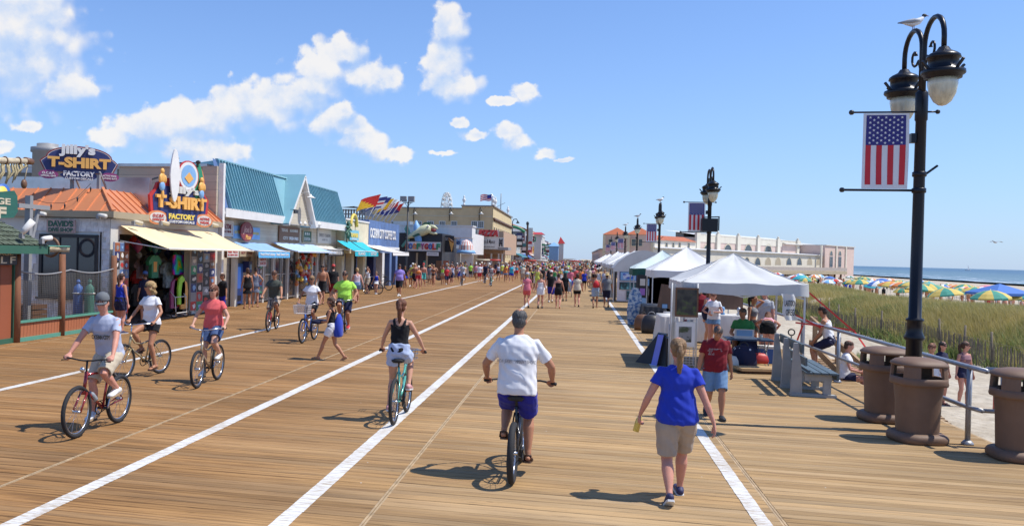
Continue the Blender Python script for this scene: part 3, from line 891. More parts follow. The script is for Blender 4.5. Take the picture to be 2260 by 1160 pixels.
for k in range(15):
 a = sp0.lerp(sp1,.25 + .65 * k / 14); dz = -.18 - .35 * math.sin(math.pi * (k / 14)) - rnd.random() * .1
 q.tube([a,a + Vector((.05,.06 * rnd.uniform(-1,1),dz * .5)),a + Vector((.02,-.15 + rnd.uniform(-.1,.1),dz))],[.02,.035,.012],5)
q.build('furled_net',mat('rope_net',(0.42,0.35,0.2),0.95,var=.4,vscale=20),e,world=True)
e = E('timber_gantry','weathered timber frame post with crossbeam between booth and orange roof','post',fx(60,540,gx - 1))
a = fx(62,555,gx - 1.2)
q = MB(); q.bar((a.x,a.y,0),(a.x,a.y,a.z + 1.55),.16,.14); q.build('post',P['grey'],e,world=True)
q = MB(); q.bar((a.x,a.y - .5,a.z + 1.25),(a.x + .1,a.y + .75,a.z + 1.25),.1,.12); q.bar((a.x,a.y + .1,a.z + .2),(a.x,a.y + .42,a.z + 1.2),.08,.1); q.build('crossbeam',P['grey'],e,world=True)
e = E('pulley_block','dark round pulley block hanging from a rope below the spar','pulley',fx(53,405,gx + .2))
q = MB(); q.ell(fx(53,406,gx + .2),(.07,.09,.12)); q.build('block',P['brown'],e,world=True)
q = MB(); q.tube([fx(62,362,gx + .2),fx(53,402,gx + .2)],.015,5); q.build('rope',P['tan'],e,world=True)
e = E('anchor_badge','yellow and blue round badge above the green golf sign','badge',fx(3,428,gx + .7))
q = MB(); q.cyl(fx(4,428,gx + .66),fx(4,428,gx + .66) + Vector((.06,0,0)),.24,n=20); q.build('rim',P['blue'],e,world=True)
q = MB(); q.cyl(fx(4,428,gx + .73),fx(4,428,gx + .73) + Vector((.03,0,0)),.18,n=20); q.build('face',P['yellow'],e,world=True)
spot('white cylinder flood lamp over the corner of the green shingle roof',fx(48,515,gx + .45),(.5,.35,.8),'white',1.2)
spot('small white flood lamp under the green eave',fx(92,527,gx + .5),(.2,.9,.1),'white',.9)
# ---------- fenced yard of the dive shop
WY = fx(245,480,-14.0).y          # wall that faces the camera
fxp = -13.72
fy0,fy1 = fx(38,700,fxp).y,WY - .35
e = E('yard_fence','low orange plank fence with brown log posts and sagging net before the dive shop','fence',(fxp,fy0,0))
LOG = mat('log_brown',(0.21,0.085,0.04),0.8,var=.35,vscale=7,bump=.5,stretch=(1,1,.25))
zt = fx(38,558,fxp).z
for px_,r_ in ((36,.11),(136,.10),(250,.10)):
 y = min(fx(px_,650,fxp).y,fy1 + .2)
 q = MB(); q.tube([(fxp,y,0),(fxp + .01,y,1),(fxp,y,zt - (0.02 if px_ < 200 else 0.05))],[r_,r_ * .95,r_ * .85],10); q.build('post',LOG,e,world=True)
y = fy0; q0 = None
nb = int((fy1 - fy0) / .13)
OB = mat('orange_board',(0.42,0.14,0.06),0.75,var=.3,vscale=3,bump=.2,stretch=(1,1,.3))
for k in range(nb):
 if q0 is None:
  q = MB(); q.box((-.012,-.06,.1),(.012,.06,.47)); q0 = q.mesh('board',OB)
 inst('board',q0,e,loc=(0,(k + .5) * .13,0))
q = MB(); q.box((fxp - .04,fy0,.0),(fxp + .05,fy1,.1)); q.box((fxp - .05,fy0,.47),(fxp + .06,fy1,.53)); q.build('rail',P['seagreen'],e,world=True)
NET = mat('net_cord',(0.12,0.11,0.10),0.9)
q = MB()
zz = .58
while zz < 1.75:
 q.tube([(fxp + .02,fy0 + (fy1 - fy0) * i / 12,zz - .04 * abs(math.sin(i * math.pi / 6)) * (zz / 1.7)) for i in range(13)],.006,3)
 zz += .055
yy = fy0 + .05
while yy < fy1:
 q.tube([(fxp + .025,yy,.53),(fxp + .03,yy + .03,1.72 - .04 * abs(math.sin((yy - fy0) * 1.2)))],.005,3)
 yy += .075
q.build('netting',NET,e,world=True,kind='stuff')
q = MB(); q.tube([(fxp + .03,fy0 + (fy1 - fy0) * i / 16,1.78 - .1 * abs(math.sin(i * math.pi / 8))) for i in range(17)],.022,6); q.build('rope',P['grey'],e,world=True)
def tank(label,px_,c_,Y):
 p = fy(px_,622,Y)
 e_ = E('scuba_tank',label,'gas cylinder',(p.x,Y,0.2))
 h = p.z - .2 + .02
 q_ = MB(); q_.lathe([(.13,0),(.14,.05),(.14,h * .78),(.12,h * .87),(.05,h * .93),(.045,h * .95)],16); q_.build('cylinder',P[c_],e_)
 q_ = MB(); q_.lathe([(.055,h * .95),(.06,h * .99),(.05,h * 1.03),(.01,h * 1.05)],10); q_.build('valve_cap',P[c_],e_)
 q_ = MB(); q_.torus((0,0,h * .72),.145,.02,'z',16,6); q_.build('strap',P['offwhite'],e_)
tank('tall blue steel cylinder in the dive shop yard',173,'blue',WY - 1.4)
tank('tall sea green steel cylinder right of the blue one',198,'seagreen',WY - 1.35)
e = E('wicker_crate','brown slatted crate on the yard ground behind the net','crate',(*fy(62,700,WY - 2.2).xy,0))
q = MB()
c_ = fy(62,700,WY - 2.2)
for k in range(5): q.box((c_.x - .4,WY - 2.6,.04 + k * .15),(c_.x + .4,WY - 1.9,.16 + k * .15))
q.build('slat',P['brown'],e,world=True)
for px_,py_,s in ((75,655,.12),(90,700,.1),(70,672,.08)):
 pass
e = E('rowing_boat','small canvas wrapped dinghy on the top of the yard fence','dinghy',(fxp - .4,fx(110,552,fxp - .4).y,1.9))
c_ = fx(112,551,fxp - .35); L = .85
q = MB(); q.rings([[(c_.x - w_,c_.y + t * L,c_.z + .09),(c_.x + w_,c_.y + t * L,c_.z + .09),(c_.x + w_ * .6,c_.y + t * L,c_.z - .06),(c_.x - w_ * .6,c_.y + t * L,c_.z - .06)] for t,w_ in ((-1,.02),(-.6,.16),(0,.22),(.6,.17),(1,.03))])
q.build('hull',mat('canvas_tan',(0.46,.38,.25),.9,var=.3,vscale=6),e,world=True)
q = MB();
for s_ in (-1,1): q.tube([(c_.x + s_ * w_,c_.y + t * L,c_.z + .1) for t,w_ in ((-1,.02),(-.6,.16),(0,.22),(.6,.17),(1,.03))],.02,5)
q.build('gunwale',P['seagreen'],e,world=True)
c_ = fy(112,545,WY - 1.0)
e = E('rope_wreath','thick brown rope ring hanging behind the net','rope ring',c_)
q = MB(); q.torus(tuple(c_),.26,.05,'y',22,7); q.build('ring',P['brown'],e,world=True)
# ---------- dive shop / T-shirt shop: one building with an orange metal mansard
SX = -14.0
Y0S,Y1S = WY,fx(480,600,SX).y
zE = 3.60
xl = fy(60,480,WY).x
e = E('souvenir_shop','low shop with orange ribbed metal mansard roof and pale shingled end wall','building',(SX,WY,0))
OP0,OP1 = fx(262,600,SX).y,fx(425,600,SX).y
q = MB()
q.box((xl - 4,WY + .0,0),(SX - .3,WY + .25,zE - .25))
q.box((SX - .35,WY,0),(SX - .002,OP0,zE - .2))
q.box((SX - .35,OP1,0),(SX - .002,Y1S - .05,zE - .2))
q.box((SX - .35,OP0,2.85),(SX - .003,OP1,zE - .2))
q.build('wall',P['offwhite'],e,world=True)
q = MB(); q.box((xl - 4,WY + .3,0.0),(SX - 5.0,Y1S,zE)); q.box((SX - 5,Y1S - .2,0),(SX - .36,Y1S - .06,zE)); q.box((SX - 5,WY + .26,0),(SX - .36,WY + .4,zE)); q.box((SX - 5,WY + .4,2.95),(SX - .36,Y1S - .2,3.05))
q.build('room_shell',mat('slatwall',(0.50,0.46,0.40),.8),e,world=True)
q = MB(); q.box((SX - 5,WY + .4,0.0),(SX + .0,Y1S - .2,0.03)); q.build('shop_floor',mat('dark_floor',(.10,.09,.085),.6),e,world=True)
ww0,ww1 = fy(62,480,WY).x,SX - .02
wx0,wx1 = fy(88,600,WY).x,fy(217,600,WY).x
wz1 = fy(150,524,WY).z
q = MB(); hz = .17; z = 0.0; rr = 0
while z < zE - .3:
 x = ww0 - rnd.random() * .2
 while x < ww1:
  wd = rnd.uniform(.16,.30)
  if not (x + wd > wx0 - .1 and x < wx1 + .1 and z < wz1 + .05 and z > .9):
   d_ = rnd.uniform(.018,.03)
   x2 = min(x + wd - .008,ww1)
   q.add([(x,WY - d_,z),(x2,WY - d_,z),(x2,WY - .004,z + hz + .02),(x,WY - .004,z + hz + .02),(x,WY,z),(x2,WY,z)],[(0,1,2,3),(4,5,1,0)])
  x += wd
 z += hz; rr += 1
q.build('wall_shingles',SHAKE,e,world=True,kind='stuff')
M = face_basis(SY,((wx0 + wx1) / 2,WY - .02,(wz1 + .95) / 2))
window(e,M,wx1 - wx0 - .2,wz1 - .95,3,1,'black',.1)
q = MB(); q.box((ww0,WY - .05,zE - .3),(SX + .1,WY + .1,zE - .02)); q.build('frieze',P['black'],e,world=True)
ov = .16; sb = .75
zT = fy(240,417,WY + sb).z
zT = max(zT,4.2)
A = [(xl - 1.5,WY - ov,zE - .1),(SX + ov,WY - ov,zE - .1),(SX + ov,Y1S + .0,zE - .1),(SX - 3,Y1S,zE - .1)]
ty1 = fx(440,440,SX - sb).y
B_ = [(xl - 1.5,WY + sb,zT),(SX - sb,WY + sb,zT),(SX - sb,ty1,zT),(SX - 3,ty1,zT)]
q = MB(); q.add(A + B_,[(0,1,5,4),(1,2,6,5),(2,3,7,6),(4,5,6,7),(3,2,1,0)]); roof = q.build('roof',ORR,e,world=True)
def rib(parent,a,b_,mt,wd=.03,ht=.05,up=(0,0,1),name='rib'):
 q_ = MB(); q_.bar(a,b_,wd,ht,up=up); return q_.build(name,mt,parent,world=True)
n = int((SX + ov - A[0][0]) / .42)
for k in range(n + 1):
 t = k / n
 a = Vector(A[0]).lerp(Vector(A[1]),t); x_top = min(a.x,SX - sb)
 f_ = min(1,(SX + ov - a.x) / (ov + sb)) if a.x > SX - sb else 1
 b2 = Vector((a.x,A[0][1] + (sb + ov) * f_,A[0][2] + (zT - A[0][2]) * f_))
 rib(roof,a + Vector((0,0,.012)),b2 + Vector((0,0,.012)),ORR)
n = int((Y1S - WY + ov) / .42)
for k in range(n + 1):
 y = WY - ov + (Y1S - WY + ov) * k / n
 f_ = 1
 if y < WY + sb: f_ = (y - (WY - ov)) / (ov + sb)
 if y > ty1: f_ = (Y1S - y) / max(.01,Y1S - ty1)
 f_ = max(f_,.02)
 rib(roof,(SX + ov,y,zE - .088),(SX + ov - (ov + sb) * f_,y,zE - .088 + (zT - zE + .1) * f_),ORR)
rib(roof,Vector(A[1]) + Vector((0,0,.03)),Vector(B_[1]) + Vector((0,0,.03)),ORR,.08,.08,name='hip_cap')
rib(roof,Vector(A[2]) + Vector((0,0,.03)),Vector(B_[2]) + Vector((0,0,.03)),ORR,.08,.08,name='hip_cap')
q = MB(); q.box((xl - 1.5,WY - ov - .04,zE - .28),(SX + ov + .04,WY - ov,zE - .08)); q.box((SX + ov,WY - ov,zE - .28),(SX + ov + .04,Y1S,zE - .08)); q.build('gutter',P['tan'],e,world=True)
q = MB(); q.box((SX - sb - .5,ty1 - .7,zT - .3),(SX - sb - .05,ty1 - .05,zT + .62)); q.build('chimney_box',ORR,e,world=True)
c_ = fy(135,499,WY - .1)
sign('weathered board sign reading DAVIDS DIVE SHOP on the shingled wall',face_basis(SY,(c_.x,WY - .09,c_.z)),.98,.40,mat('old_board',(.55,.40,.36),.9,var=.4,vscale=8),[("DAVID'S",0,.08,.86,.19,'dgreen',dict(bold=.05)),('DIVE SHOP',0,-.11,.84,.13,'dgreen',dict(bold=.04))],thick=.03)
def badge(s_): return s_
yS = WY + .9
a,b2 = fy(87,388,yS),fy(264,388,yS)
top = fy(175,322,yS).z; bot = fy(175,399,yS).z
w_ = b2.x - a.x; cx_ = (a.x + b2.x) / 2; cz_ = (top + bot) / 2; h_ = top - bot
def arc(wd,ht,n=14,lo=-.5):
 return [(-wd / 2 * .86,lo * ht),(wd / 2 * .86,lo * ht),(wd / 2,.02 * ht),(wd / 2 * .90,.12 * ht)] + [(wd / 2 * .84 * math.cos(math.pi * i / n),.16 * ht + .34 * ht * math.sin(math.pi * i / n)) for i in range(n + 1)] + [(-wd / 2 * .90,.12 * ht),(-wd / 2,.02 * ht)]
w_ *= .83
M = face_basis((.55,-.83,0),(cx_,yS,cz_))
sg = sign("big arched roof sign Jilly's T-SHIRT FACTORY facing the camera above the dive shop",M,w_,h_,'maroon',[],outline=arc(w_,h_ * .96,lo=-.30),thick=.07)
def plate(e_,M_,ol_,mt_,z0,t_=.03,name='panel'):
 q_ = MB(); n_ = len(ol_)
 q_.add([(x,y,z0) for x,y in ol_] + [(x,y,z0 + t_) for x,y in ol_],[tuple(range(n_ - 1,-1,-1)),tuple(range(n_,2 * n_))] + [(i,(i + 1) % n_,n_ + (i + 1) % n_,n_ + i) for i in range(n_)])
 o_ = q_.build(name,mt_,e_); o_.matrix_basis = wm(e_).inverted() @ M_
 return o_
def ovl(cx,cy,rx,ry,n=24): return [(cx + rx * math.cos(2 * math.pi * i / n),cy + ry * math.sin(2 * math.pi * i / n)) for i in range(n)]
plate(sg,M,[(x * .965,y * .93 - .005) for x,y in arc(w_,h_ * .96,lo=-.30)],P['offwhite'],.07,.01)
plate(sg,M,[(x * .945,y * .90 - .005) for x,y in arc(w_,h_ * .96,lo=-.30)],P['navy'],.08,.012)
plate(sg,M,ovl(-w_ * .385,-h_ * .36,w_ * .125,h_ * .125),P['purple'],.09)
plate(sg,M,ovl(w_ * .39,-h_ * .36,w_ * .125,h_ * .125),P['purple'],.09)
plate(sg,M,ovl(0,-h_ * .36,w_ * .25,h_ * .15,8),P['navy'],.085,.03)
T = lambda s_,x,y,tw,th,c,**k: text(s_,tw,th,P[c],M @ Matrix.Translation((x,y,.125)),sg,**k)
T("Jilly's",-w_ * .03,h_ * .34,w_ * .46,h_ * .36,'white',bold=.05,extrude=.06)
T('T-SHIRT',0,h_ * .0,w_ * .80,h_ * .30,'amber',bold=.055,extrude=.06)
T('FACTORY',0,-h_ * .31,w_ * .40,h_ * .15,'white',bold=.05)
T('CUSTOM DECALS',0,-h_ * .445,w_ * .36,h_ * .065,'white',bold=.03)
T('O.C.B.P.',-w_ * .385,-h_ * .325,w_ * .16,h_ * .065,'white',bold=.03)
T('OFFICIAL GEAR',-w_ * .385,-h_ * .405,w_ * .19,h_ * .05,'white',bold=.03)
T('ACTIVE WEAR',w_ * .39,-h_ * .325,w_ * .18,h_ * .05,'white',bold=.03)
T('BATHING SUITS',w_ * .39,-h_ * .40,w_ * .19,h_ * .05,'white',bold=.03)
q = MB()
for fx_ in (-.12,.28):
 q.bar((cx_ + w_ * fx_,yS + .06,zT - .4),(cx_ + w_ * fx_,yS + .06,bot + .2),.09,.09)
 q.build('support',P['grey'],sg,world=True); q = MB()
 q.bar((cx_ + w_ * fx_,yS + .9,zT - .4),(cx_ + w_ * fx_,yS + .1,bot + .3),.05,.05); q.build('brace',P['grey'],sg,world=True); q = MB()
sa,sb_ = fx(338,450,SX + .35),fx(436,450,SX + .35)
sz0,sz1 = fx(385,494,SX + .35).z,fx(385,400,SX + .35).z
sw,shh = sb_.y - sa.y,sz1 - sz0
M2 = face_basis((.97,-.22,0),(SX + .42,(sa.y + sb_.y) / 2,(sz0 + sz1) / 2))
s2 = sign("tall shop sign Jilly's T-SHIRT FACTORY with surfboards on the mansard above the yellow awning",M2,sw,shh,'red',[],outline=[(-.45 * sw,-.28 * shh),(.45 * sw,-.28 * shh),(.47 * sw,.12 * shh),(.40 * sw,.25 * shh),(.36 * sw,.42 * shh),(.2 * sw,.55 * shh),(-.2 * sw,.55 * shh),(-.36 * sw,.42 * shh),(-.40 * sw,.25 * shh),(-.47 * sw,.12 * shh)],thick=.09)
plate(s2,M2,[(-.41 * sw,-.26 * shh),(.41 * sw,-.26 * shh),(.43 * sw,.1 * shh),(.33 * sw,.36 * shh),(-.33 * sw,.36 * shh),(-.43 * sw,.1 * shh)],P['navy'],.09,.012)
for cx in (-.36,.38): plate(s2,M2,ovl(cx * sw,-.38 * shh,.15 * sw,.16 * shh),P['orange'],.1,.04); plate(s2,M2,ovl(cx * sw,-.38 * shh,.12 * sw,.12 * shh),P['offwhite'],.14,.01)
plate(s2,M2,[(-.22 * sw,-.5 * shh),(.24 * sw,-.5 * shh),(.26 * sw,-.25 * shh),(-.24 * sw,-.25 * shh)],P['navy'],.12,.04)
T2 = lambda s_,x,y,tw,th,c,z=.11,**k: text(s_,tw,th,P[c],M2 @ Matrix.Translation((x * sw,y * shh,z)),s2,**k)
T2("Jilly's",.05,.28,sw * .48,shh * .22,'offwhite',bold=.05,extrude=.07)
T2('T-SHIRT',0,0,sw * .80,shh * .30,'amber',bold=.05,extrude=.08)
T2('FACTORY',0,-.33,sw * .42,shh * .13,'yellow',z=.17,bold=.05)
T2('CUSTOM DECALS',0,-.45,sw * .40,shh * .06,'white',z=.17,bold=.03)
T2('O.C.B.P.',-.36,-.34,sw * .17,shh * .07,'red',z=.16,bold=.03); T2('OFFICIAL',-.36,-.43,sw * .18,shh * .05,'red',z=.16,bold=.03)
T2('ACTIVE',.38,-.34,sw * .17,shh * .06,'red',z=.16,bold=.03); T2('WEAR',.38,-.43,sw * .16,shh * .06,'red',z=.16,bold=.03)
q = MB()
def board_shape(cx,cz,rx,rz,n=20): return [(cx + rx * math.cos(2 * math.pi * i / n) * (1 - .25 * abs(math.sin(2 * math.pi * i / n))),cz + rz * math.sin(2 * math.pi * i / n)) for i in range(n)]
plate(s2,M2,board_shape(-.15 * sw,.62 * shh,.075 * sw,.62 * shh),P['white'],.2,.05,'surfboard')
plate(s2,M2,ovl(.1 * sw,.66 * shh,.17 * sw,.36 * shh),P['red'],.10,.04,'surfboard_disc')
plate(s2,M2,ovl(.1 * sw,.66 * shh,.155 * sw,.33 * shh),P['white'],.14,.01)
plate(s2,M2,ovl(.1 * sw,.66 * shh,.12 * sw,.26 * shh),P['lblue'],.15,.01)
plate(s2,M2,[(.03 * sw,.6 * shh),(.1 * sw,.48 * shh),(.17 * sw,.6 * shh),(.1 * sw,.74 * shh)],P['amber'],.16,.02)
plate(s2,M2,board_shape(.27 * sw,.55 * shh,.09 * sw,.45 * shh),P['green'],.08,.04,'surfboard')
plate(s2,M2,board_shape(.33 * sw,.48 * shh,.07 * sw,.40 * shh),P['orange'],.05,.03,'surfboard')
for cx,cz,c1_ in ((-.33,.5,'lblue'),(.3,.42,'lblue')):
 q = MB(); q.ell((cx * sw,cz * shh + .26,.2),(.085,.1,.06)); q.ell((cx * sw,cz * shh + .02,.2),(.15,.19,.06)); q.ell((cx * sw - .12,cz * shh + .0,.22),(.06,.14,.05)); q.ell((cx * sw + .12,cz * shh + .0,.22),(.06,.14,.05)); q.ell((cx * sw + .03,cz * shh - .5,.2),(.06,.18,.05))
 o_ = q.build('carved_bather',P['amber'],s2); o_.matrix_basis = wm(s2).inverted() @ M2
 q = MB(); q.ell((cx * sw,cz * shh - .24,.2),(.13,.17,.07)); o_ = q.build('carved_shorts',P[c1_],s2); o_.matrix_basis = wm(s2).inverted() @ M2
q = MB()
for cx in (-.1,.25): q.ell((cx * sw,1.02 * shh,.15),(.07,.07,.1)); q.bar((cx * sw,.9 * shh,.15),(cx * sw,1.0 * shh,.15),.03,.03,up=(0,0,1))
o_ = q.build('floodlight',P['black'],s2); o_.matrix_basis = wm(s2).inverted() @ M2
for px_,py_,l_ in ((217,474,'white flood lamp at the orange eave left of the corner'),(84,470,'white flood lamp at the left end of the orange eave')):
 spot(l_,fy(px_,py_,WY - .3),(.95,-.3,-.15),'offwhite',.95)
for px_,py_,l_ in ((295,488,'dusty flood lamp left of the tall sign above the yellow awning'),(355,489,'yellowed flood lamp under the round badge above the yellow awning'),(466,494,'flood lamp at the right end of the orange eave')):
 spot(l_,fx(px_,py_,SX + .35),(.5,.85,-.2),'cream',.9)
e = E('string_lights','thin string of dark bulbs slung across the orange roof','string lights',fy(150,440,WY - .5))
pl = [fy(75,440,WY - .2),fy(105,448,WY - .2),fy(140,448,WY - .2),fy(170,436,WY + .1),fy(200,405,WY + .7)]
q = MB(); q.tube(pl,.008,4); q.build('cable',P['black'],e,world=True)
for k,(x,y) in enumerate(((113,450),(143,449),(171,434),(200,412))):
 p = fy(x,y,WY + (-.1 if k < 3 else .6)); q = MB(); q.tube([p,p - Vector((0,0,.06)),p - Vector((0,0,.16))],[.02,.03,.01],7); q.build('bulb',P['black'],e,world=True)
AX = -12.3
awning('large pale yellow canvas awning over the open souvenir shop front',SX + .05,3.12,AX,fx(470,551,AX).z,fx(262,494,SX).y,fx(560,551,AX).y,mat('yellow_canvas',(0.74,0.60,0.36),.8,var=.1,vscale=1.2,dirt=.25),valance=.03)
def goods(name,label,cat,px_,py_,X,build,mt,group=None):
 p = fx(px_,py_,X); e_ = E(name,label,cat,p,group=group)
 q_ = MB(); build(q_); q_.build('body',mt,e_); return e_
def tee(s=1.0):
 def f(q_):
  ol_ = [(-.22,-.36),(.22,-.36),(.22,.1),(.36,.02),(.42,.14),(.24,.30),(.08,.34),(0,.30),(-.08,.34),(-.24,.30),(-.42,.14),(-.36,.02),(-.22,.1)]
  n_ = len(ol_)
  q_.add([(0,x * s,z * s) for x,z in ol_] + [(.1 * s,x * s * .97,z * s) for x,z in ol_],[tuple(range(n_)),tuple(range(2 * n_ - 1,n_ - 1,-1))] + [(i,n_ + i,n_ + (i + 1) % n_,(i + 1) % n_) for i in range(n_)])
 return f
rr = rnd
e = goods('hanging_shirt','bright green T-shirt with printed figure hanging in the open shop front','shirt',336,587,SX - .7,tee(1.15),P['green'],'shirts hanging in the souvenir shop')
q = MB(); q.box((.116,-.12,-.2),(.122,.12,.16)); q.build('print',P['amber'],e)
goods('hanging_shirt','black T-shirt hanging behind the green one','shirt',322,585,SX - 1.1,tee(1.05),P['black'],'shirts hanging in the souvenir shop')
goods('hanging_shirt','pale grey pink top hanging left of the green shirt','shirt',308,592,SX - 1.4,tee(1.0),mat('t_mauve',(.4,.3,.34),.9),'shirts hanging in the souvenir shop')
goods('hanging_shirt','grey hooded top hanging right of the green shirt','shirt',352,590,SX - 1.2,tee(1.05),mat('t_grey',(.35,.36,.38),.9),'shirts hanging in the souvenir shop')
goods('hanging_shirt','pale blue swirl dress hanging near the boogie boards','shirt',368,605,SX - .9,tee(1.35),mat('t_swirl',(.35,.45,.48),.9,var=.6,vscale=9),'shirts hanging in the souvenir shop')
def tiedye():
 mt = bpy.data.materials.new('tie_dye'); mt.use_nodes = True; g = NT(mt.node_tree)
 tc = g.n('ShaderNodeTexCoord'); nz = g.n('ShaderNodeTexNoise',{'Vector': tc.outputs['Object'],'Scale': 3.0})
 ln = g.n('ShaderNodeVectorMath',{0: tc.outputs['Object']},operation='LENGTH').outputs['Value']
 cr = g.n('ShaderNodeHueSaturation',{'Hue': g.m('ADD',g.m('MULTIPLY',ln,1.7),nz.outputs['Fac']),'Saturation': 1.0,'Value': 1.0,'Color': (.7,.08,.05,1)})
 b = g.n('ShaderNodeBsdfPrincipled',{'Base Color': cr.outputs[0],'Roughness': .9}); g.n('ShaderNodeOutputMaterial',{'Surface': b.outputs[0]}); return mt
TD = tiedye()
goods('hanging_shirt','rainbow tie dye shirt folded flat on the slat wall','shirt',392,584,SX - .5,lambda q_: q_.box((0,-.42,-.36),(.05,.42,.36)),TD,'shirts hanging in the souvenir shop')
cl_ = ['red','lblue','yellow','green','purple','orange','teal','white','navy','amber','black','turq']
for k in range(26):
 px_,py_ = rr.uniform(285,420),rr.uniform(528,572)
 c_ = rr.choice(cl_)
 def f(q_,s=rr.uniform(.12,.24)):
  q_.lathe([(.01,-s),(s * .6,-s * .3),(s * .75,s * .2),(s * .3,s * .7),(.01,s)],9)
 goods('beach_toy','%s beach toy hung under the shop ceiling, %s' % (c_,('left side' if px_ < 330 else 'middle' if px_ < 375 else 'right side') + (', high' if py_ < 550 else ', low')),'toy',px_,py_,SX - rr.uniform(.4,2.2),f,P[c_],'beach toys hung under the shop ceiling')
for k in range(30):
 px_ = rr.uniform(275,430); py_ = rr.uniform(610,690)
 c_ = rr.choice(['black','navy','purple','black','maroon','lblue','grey','red','brown'])
 goods('rack_garment','%s garment on the dim racks inside the open shop' % c_,'garment',px_,py_,SX - rr.uniform(1.2,3.6),tee(rr.uniform(.8,1.2)),P[c_],'garments on the racks inside the shop')
def bboard(q_):
 ol_ = [(-.24,-.5),(.24,-.5),(.27,.1),(.2,.42),(0,.52),(-.2,.42),(-.27,.1)]
 n_ = len(ol_); q_.add([(0,x,z) for x,z in ol_] + [(.06,x,z) for x,z in ol_],[tuple(range(n_)),tuple(range(2 * n_ - 1,n_ - 1,-1))] + [(i,n_ + i,n_ + (i + 1) % n_,(i + 1) % n_) for i in range(n_)])
for px_,py_,c_,l_ in ((398,640,'seagreen','lime green boogie board standing in the rack at the shop door'),(388,645,'red','red boogie board standing behind the lime one'),(382,648,'purple','purple boogie board at the back of the rack'),(404,650,'amber','amber and blue boogie board at the front of the rack')):
 e = goods('boogie_board',l_,'boogie board',px_,py_,SX + .1 + (.1 if c_ in ('seagreen','amber') else 0),bboard,mat('lime',(.35,.75,.05),.6) if c_ == 'seagreen' else P[c_],'boogie boards at the shop door')
p = fx(392,688,SX + .25)
e = E('board_rack','white tube rack on small wheels holding boogie boards at the shop door','rack',(p.x,p.y,0))
q = MB()
for dy in (-.42,.42):
 q.tube([(.15,dy,.1),(.1,dy,.75),(-.1,dy,.95)],.016,6); q.tube([(.15,dy,.1),(-.2,dy,.12)],.016,6)
q.tube([(.1,-.42,.75),(.1,.42,.75)],.016,6); q.tube([(.15,-.42,.2),(.15,.42,.2)],.016,6); q.build('frame',P['white'],e)
for dy in (-.45,.45):
 q = MB(); q.torus((.1,dy,.13),.11,.02,'y',16,6); q.build('wheel',P['black'],e)
def stickers(name,label,Yc,Xp,w_,z0,z1,cols,rows,cat='panel',n='display_board',back='white'):
 e_ = E(n,label,cat,(Xp,Yc,0))
 q_ = MB(); q_.box((-.06,-w_ / 2,z0),(0,w_ / 2,z1)); q_.build('board',P[back],e_)
 for i in range(rows):
  for j in range(cols):
   c1_ = rr.choice(['black','black','black','red','navy','navy','green','maroon','grey','brown','coffee_blue','rust'])
   cw = w_ * .98 / cols; chh = (z1 - z0) * .99 / rows
   y0_ = -w_ * .49 + j * cw; zz_ = z0 + (z1 - z0) * .005 + i * chh
   q_ = MB(); q_.box((.001,y0_ + .003,zz_ + .003),(.014,y0_ + cw - .003,zz_ + chh - .003)); st = q_.build('decal',P[c1_],e_)
   q_ = MB(); q_.add([(.018,y0_ + cw * (.5 + rr.uniform(.15,.42) * math.cos(a_)),zz_ + chh * (.5 + rr.uniform(.12,.42) * math.sin(a_))) for a_ in (0,.9,1.8,2.7,3.6,4.5,5.4)],[tuple(range(7))]); q_.build('decal_print',P[rr.choice(['white','offwhite','red','lblue','grey'])],st)
 return e_
Z1 = fx(270,545,SX).z
stickers('a','white panel of red and black decals at the left jamb of the shop',fx(268,600,SX + .2).y,SX + .2,.85,.1,Z1 + .15,3,9)
stickers('a','column of green and dark skate deck prints, leftmost beside the boogie boards',fx(428,600,SX + .03).y,SX + .03,.5,.15,2.5,1,7)
stickers('a','column of red and blue skate deck prints right of the green column',fx(441,600,SX + .06).y,SX + .06,.5,.12,2.6,1,7)
stickers('a','column of brown and blue skate deck prints left of the last column',fx(455,600,SX + .05).y,SX + .05,.55,.05,2.6,1,8)
stickers('a','column of black and white skate deck prints at the right corner of the shop',fx(468,600,SX + .05).y,SX + .05,.5,.12,2.65,1,8)
# ---------- buildings behind the orange roof
e = E('clapboard_block','tall tan clapboard block rising behind the orange roof','building',(SX - 6,Y1S + .4,0))
zc = fx(480,366,SX - .1).z
q = MB(); q.box((fy(262,400,Y1S + .4).x,Y1S + .4,0),(SX - .75,Y1S + 11,zc)); q.box((SX - .74,Y1S + .02,zE + .1),(SX - .13,Y1S + .2,zc)); q.build('wall',TIN,e,world=True)
q = MB(); q.box((fy(262,400,Y1S + .4).x,Y1S + .32,zc),(SX - .7,Y1S + 11,zc + .12)); q.build('coping',P['silver'],e,world=True)
q = MB(); q.box((fy(440,360,Y1S + 2).x - .8,Y1S + 1.5,zc + .12),(fy(440,360,Y1S + 2).x + .3,Y1S + 2.5,zc + .3)); q.build('roof_unit',P['black'],e,world=True)
e = E('low_flat_building','long pale flat roofed building far left behind the spar','building',(-30,38,0))
za = fy(120,342,40).z
q = MB(); q.box((-52,40,0),(fy(268,370,40).x,60,za - .55)); q.build('wall',P['grey'],e,world=True)
q = MB(); q.add([(-52,39.6,za - .55),(fy(268,370,40).x,39.6,za - .75),(fy(268,370,40).x,46,za - .2),(-52,46,za),(-52,39.6,za - .8),(fy(268,370,40).x,39.6,za - 1.0)],[(0,1,2,3),(4,5,1,0)]); q.build('roof',mat('white_metal_roof',(.55,.55,.55),.5,dirt=.2),e,world=True)
e = E('steel_parapet','long dull steel parapet behind the ridge of the orange roof','parapet',(-18,WY + 2.6,0))
a,b2 = fy(65,408,WY + 2.6),fy(330,402,WY + 2.6)
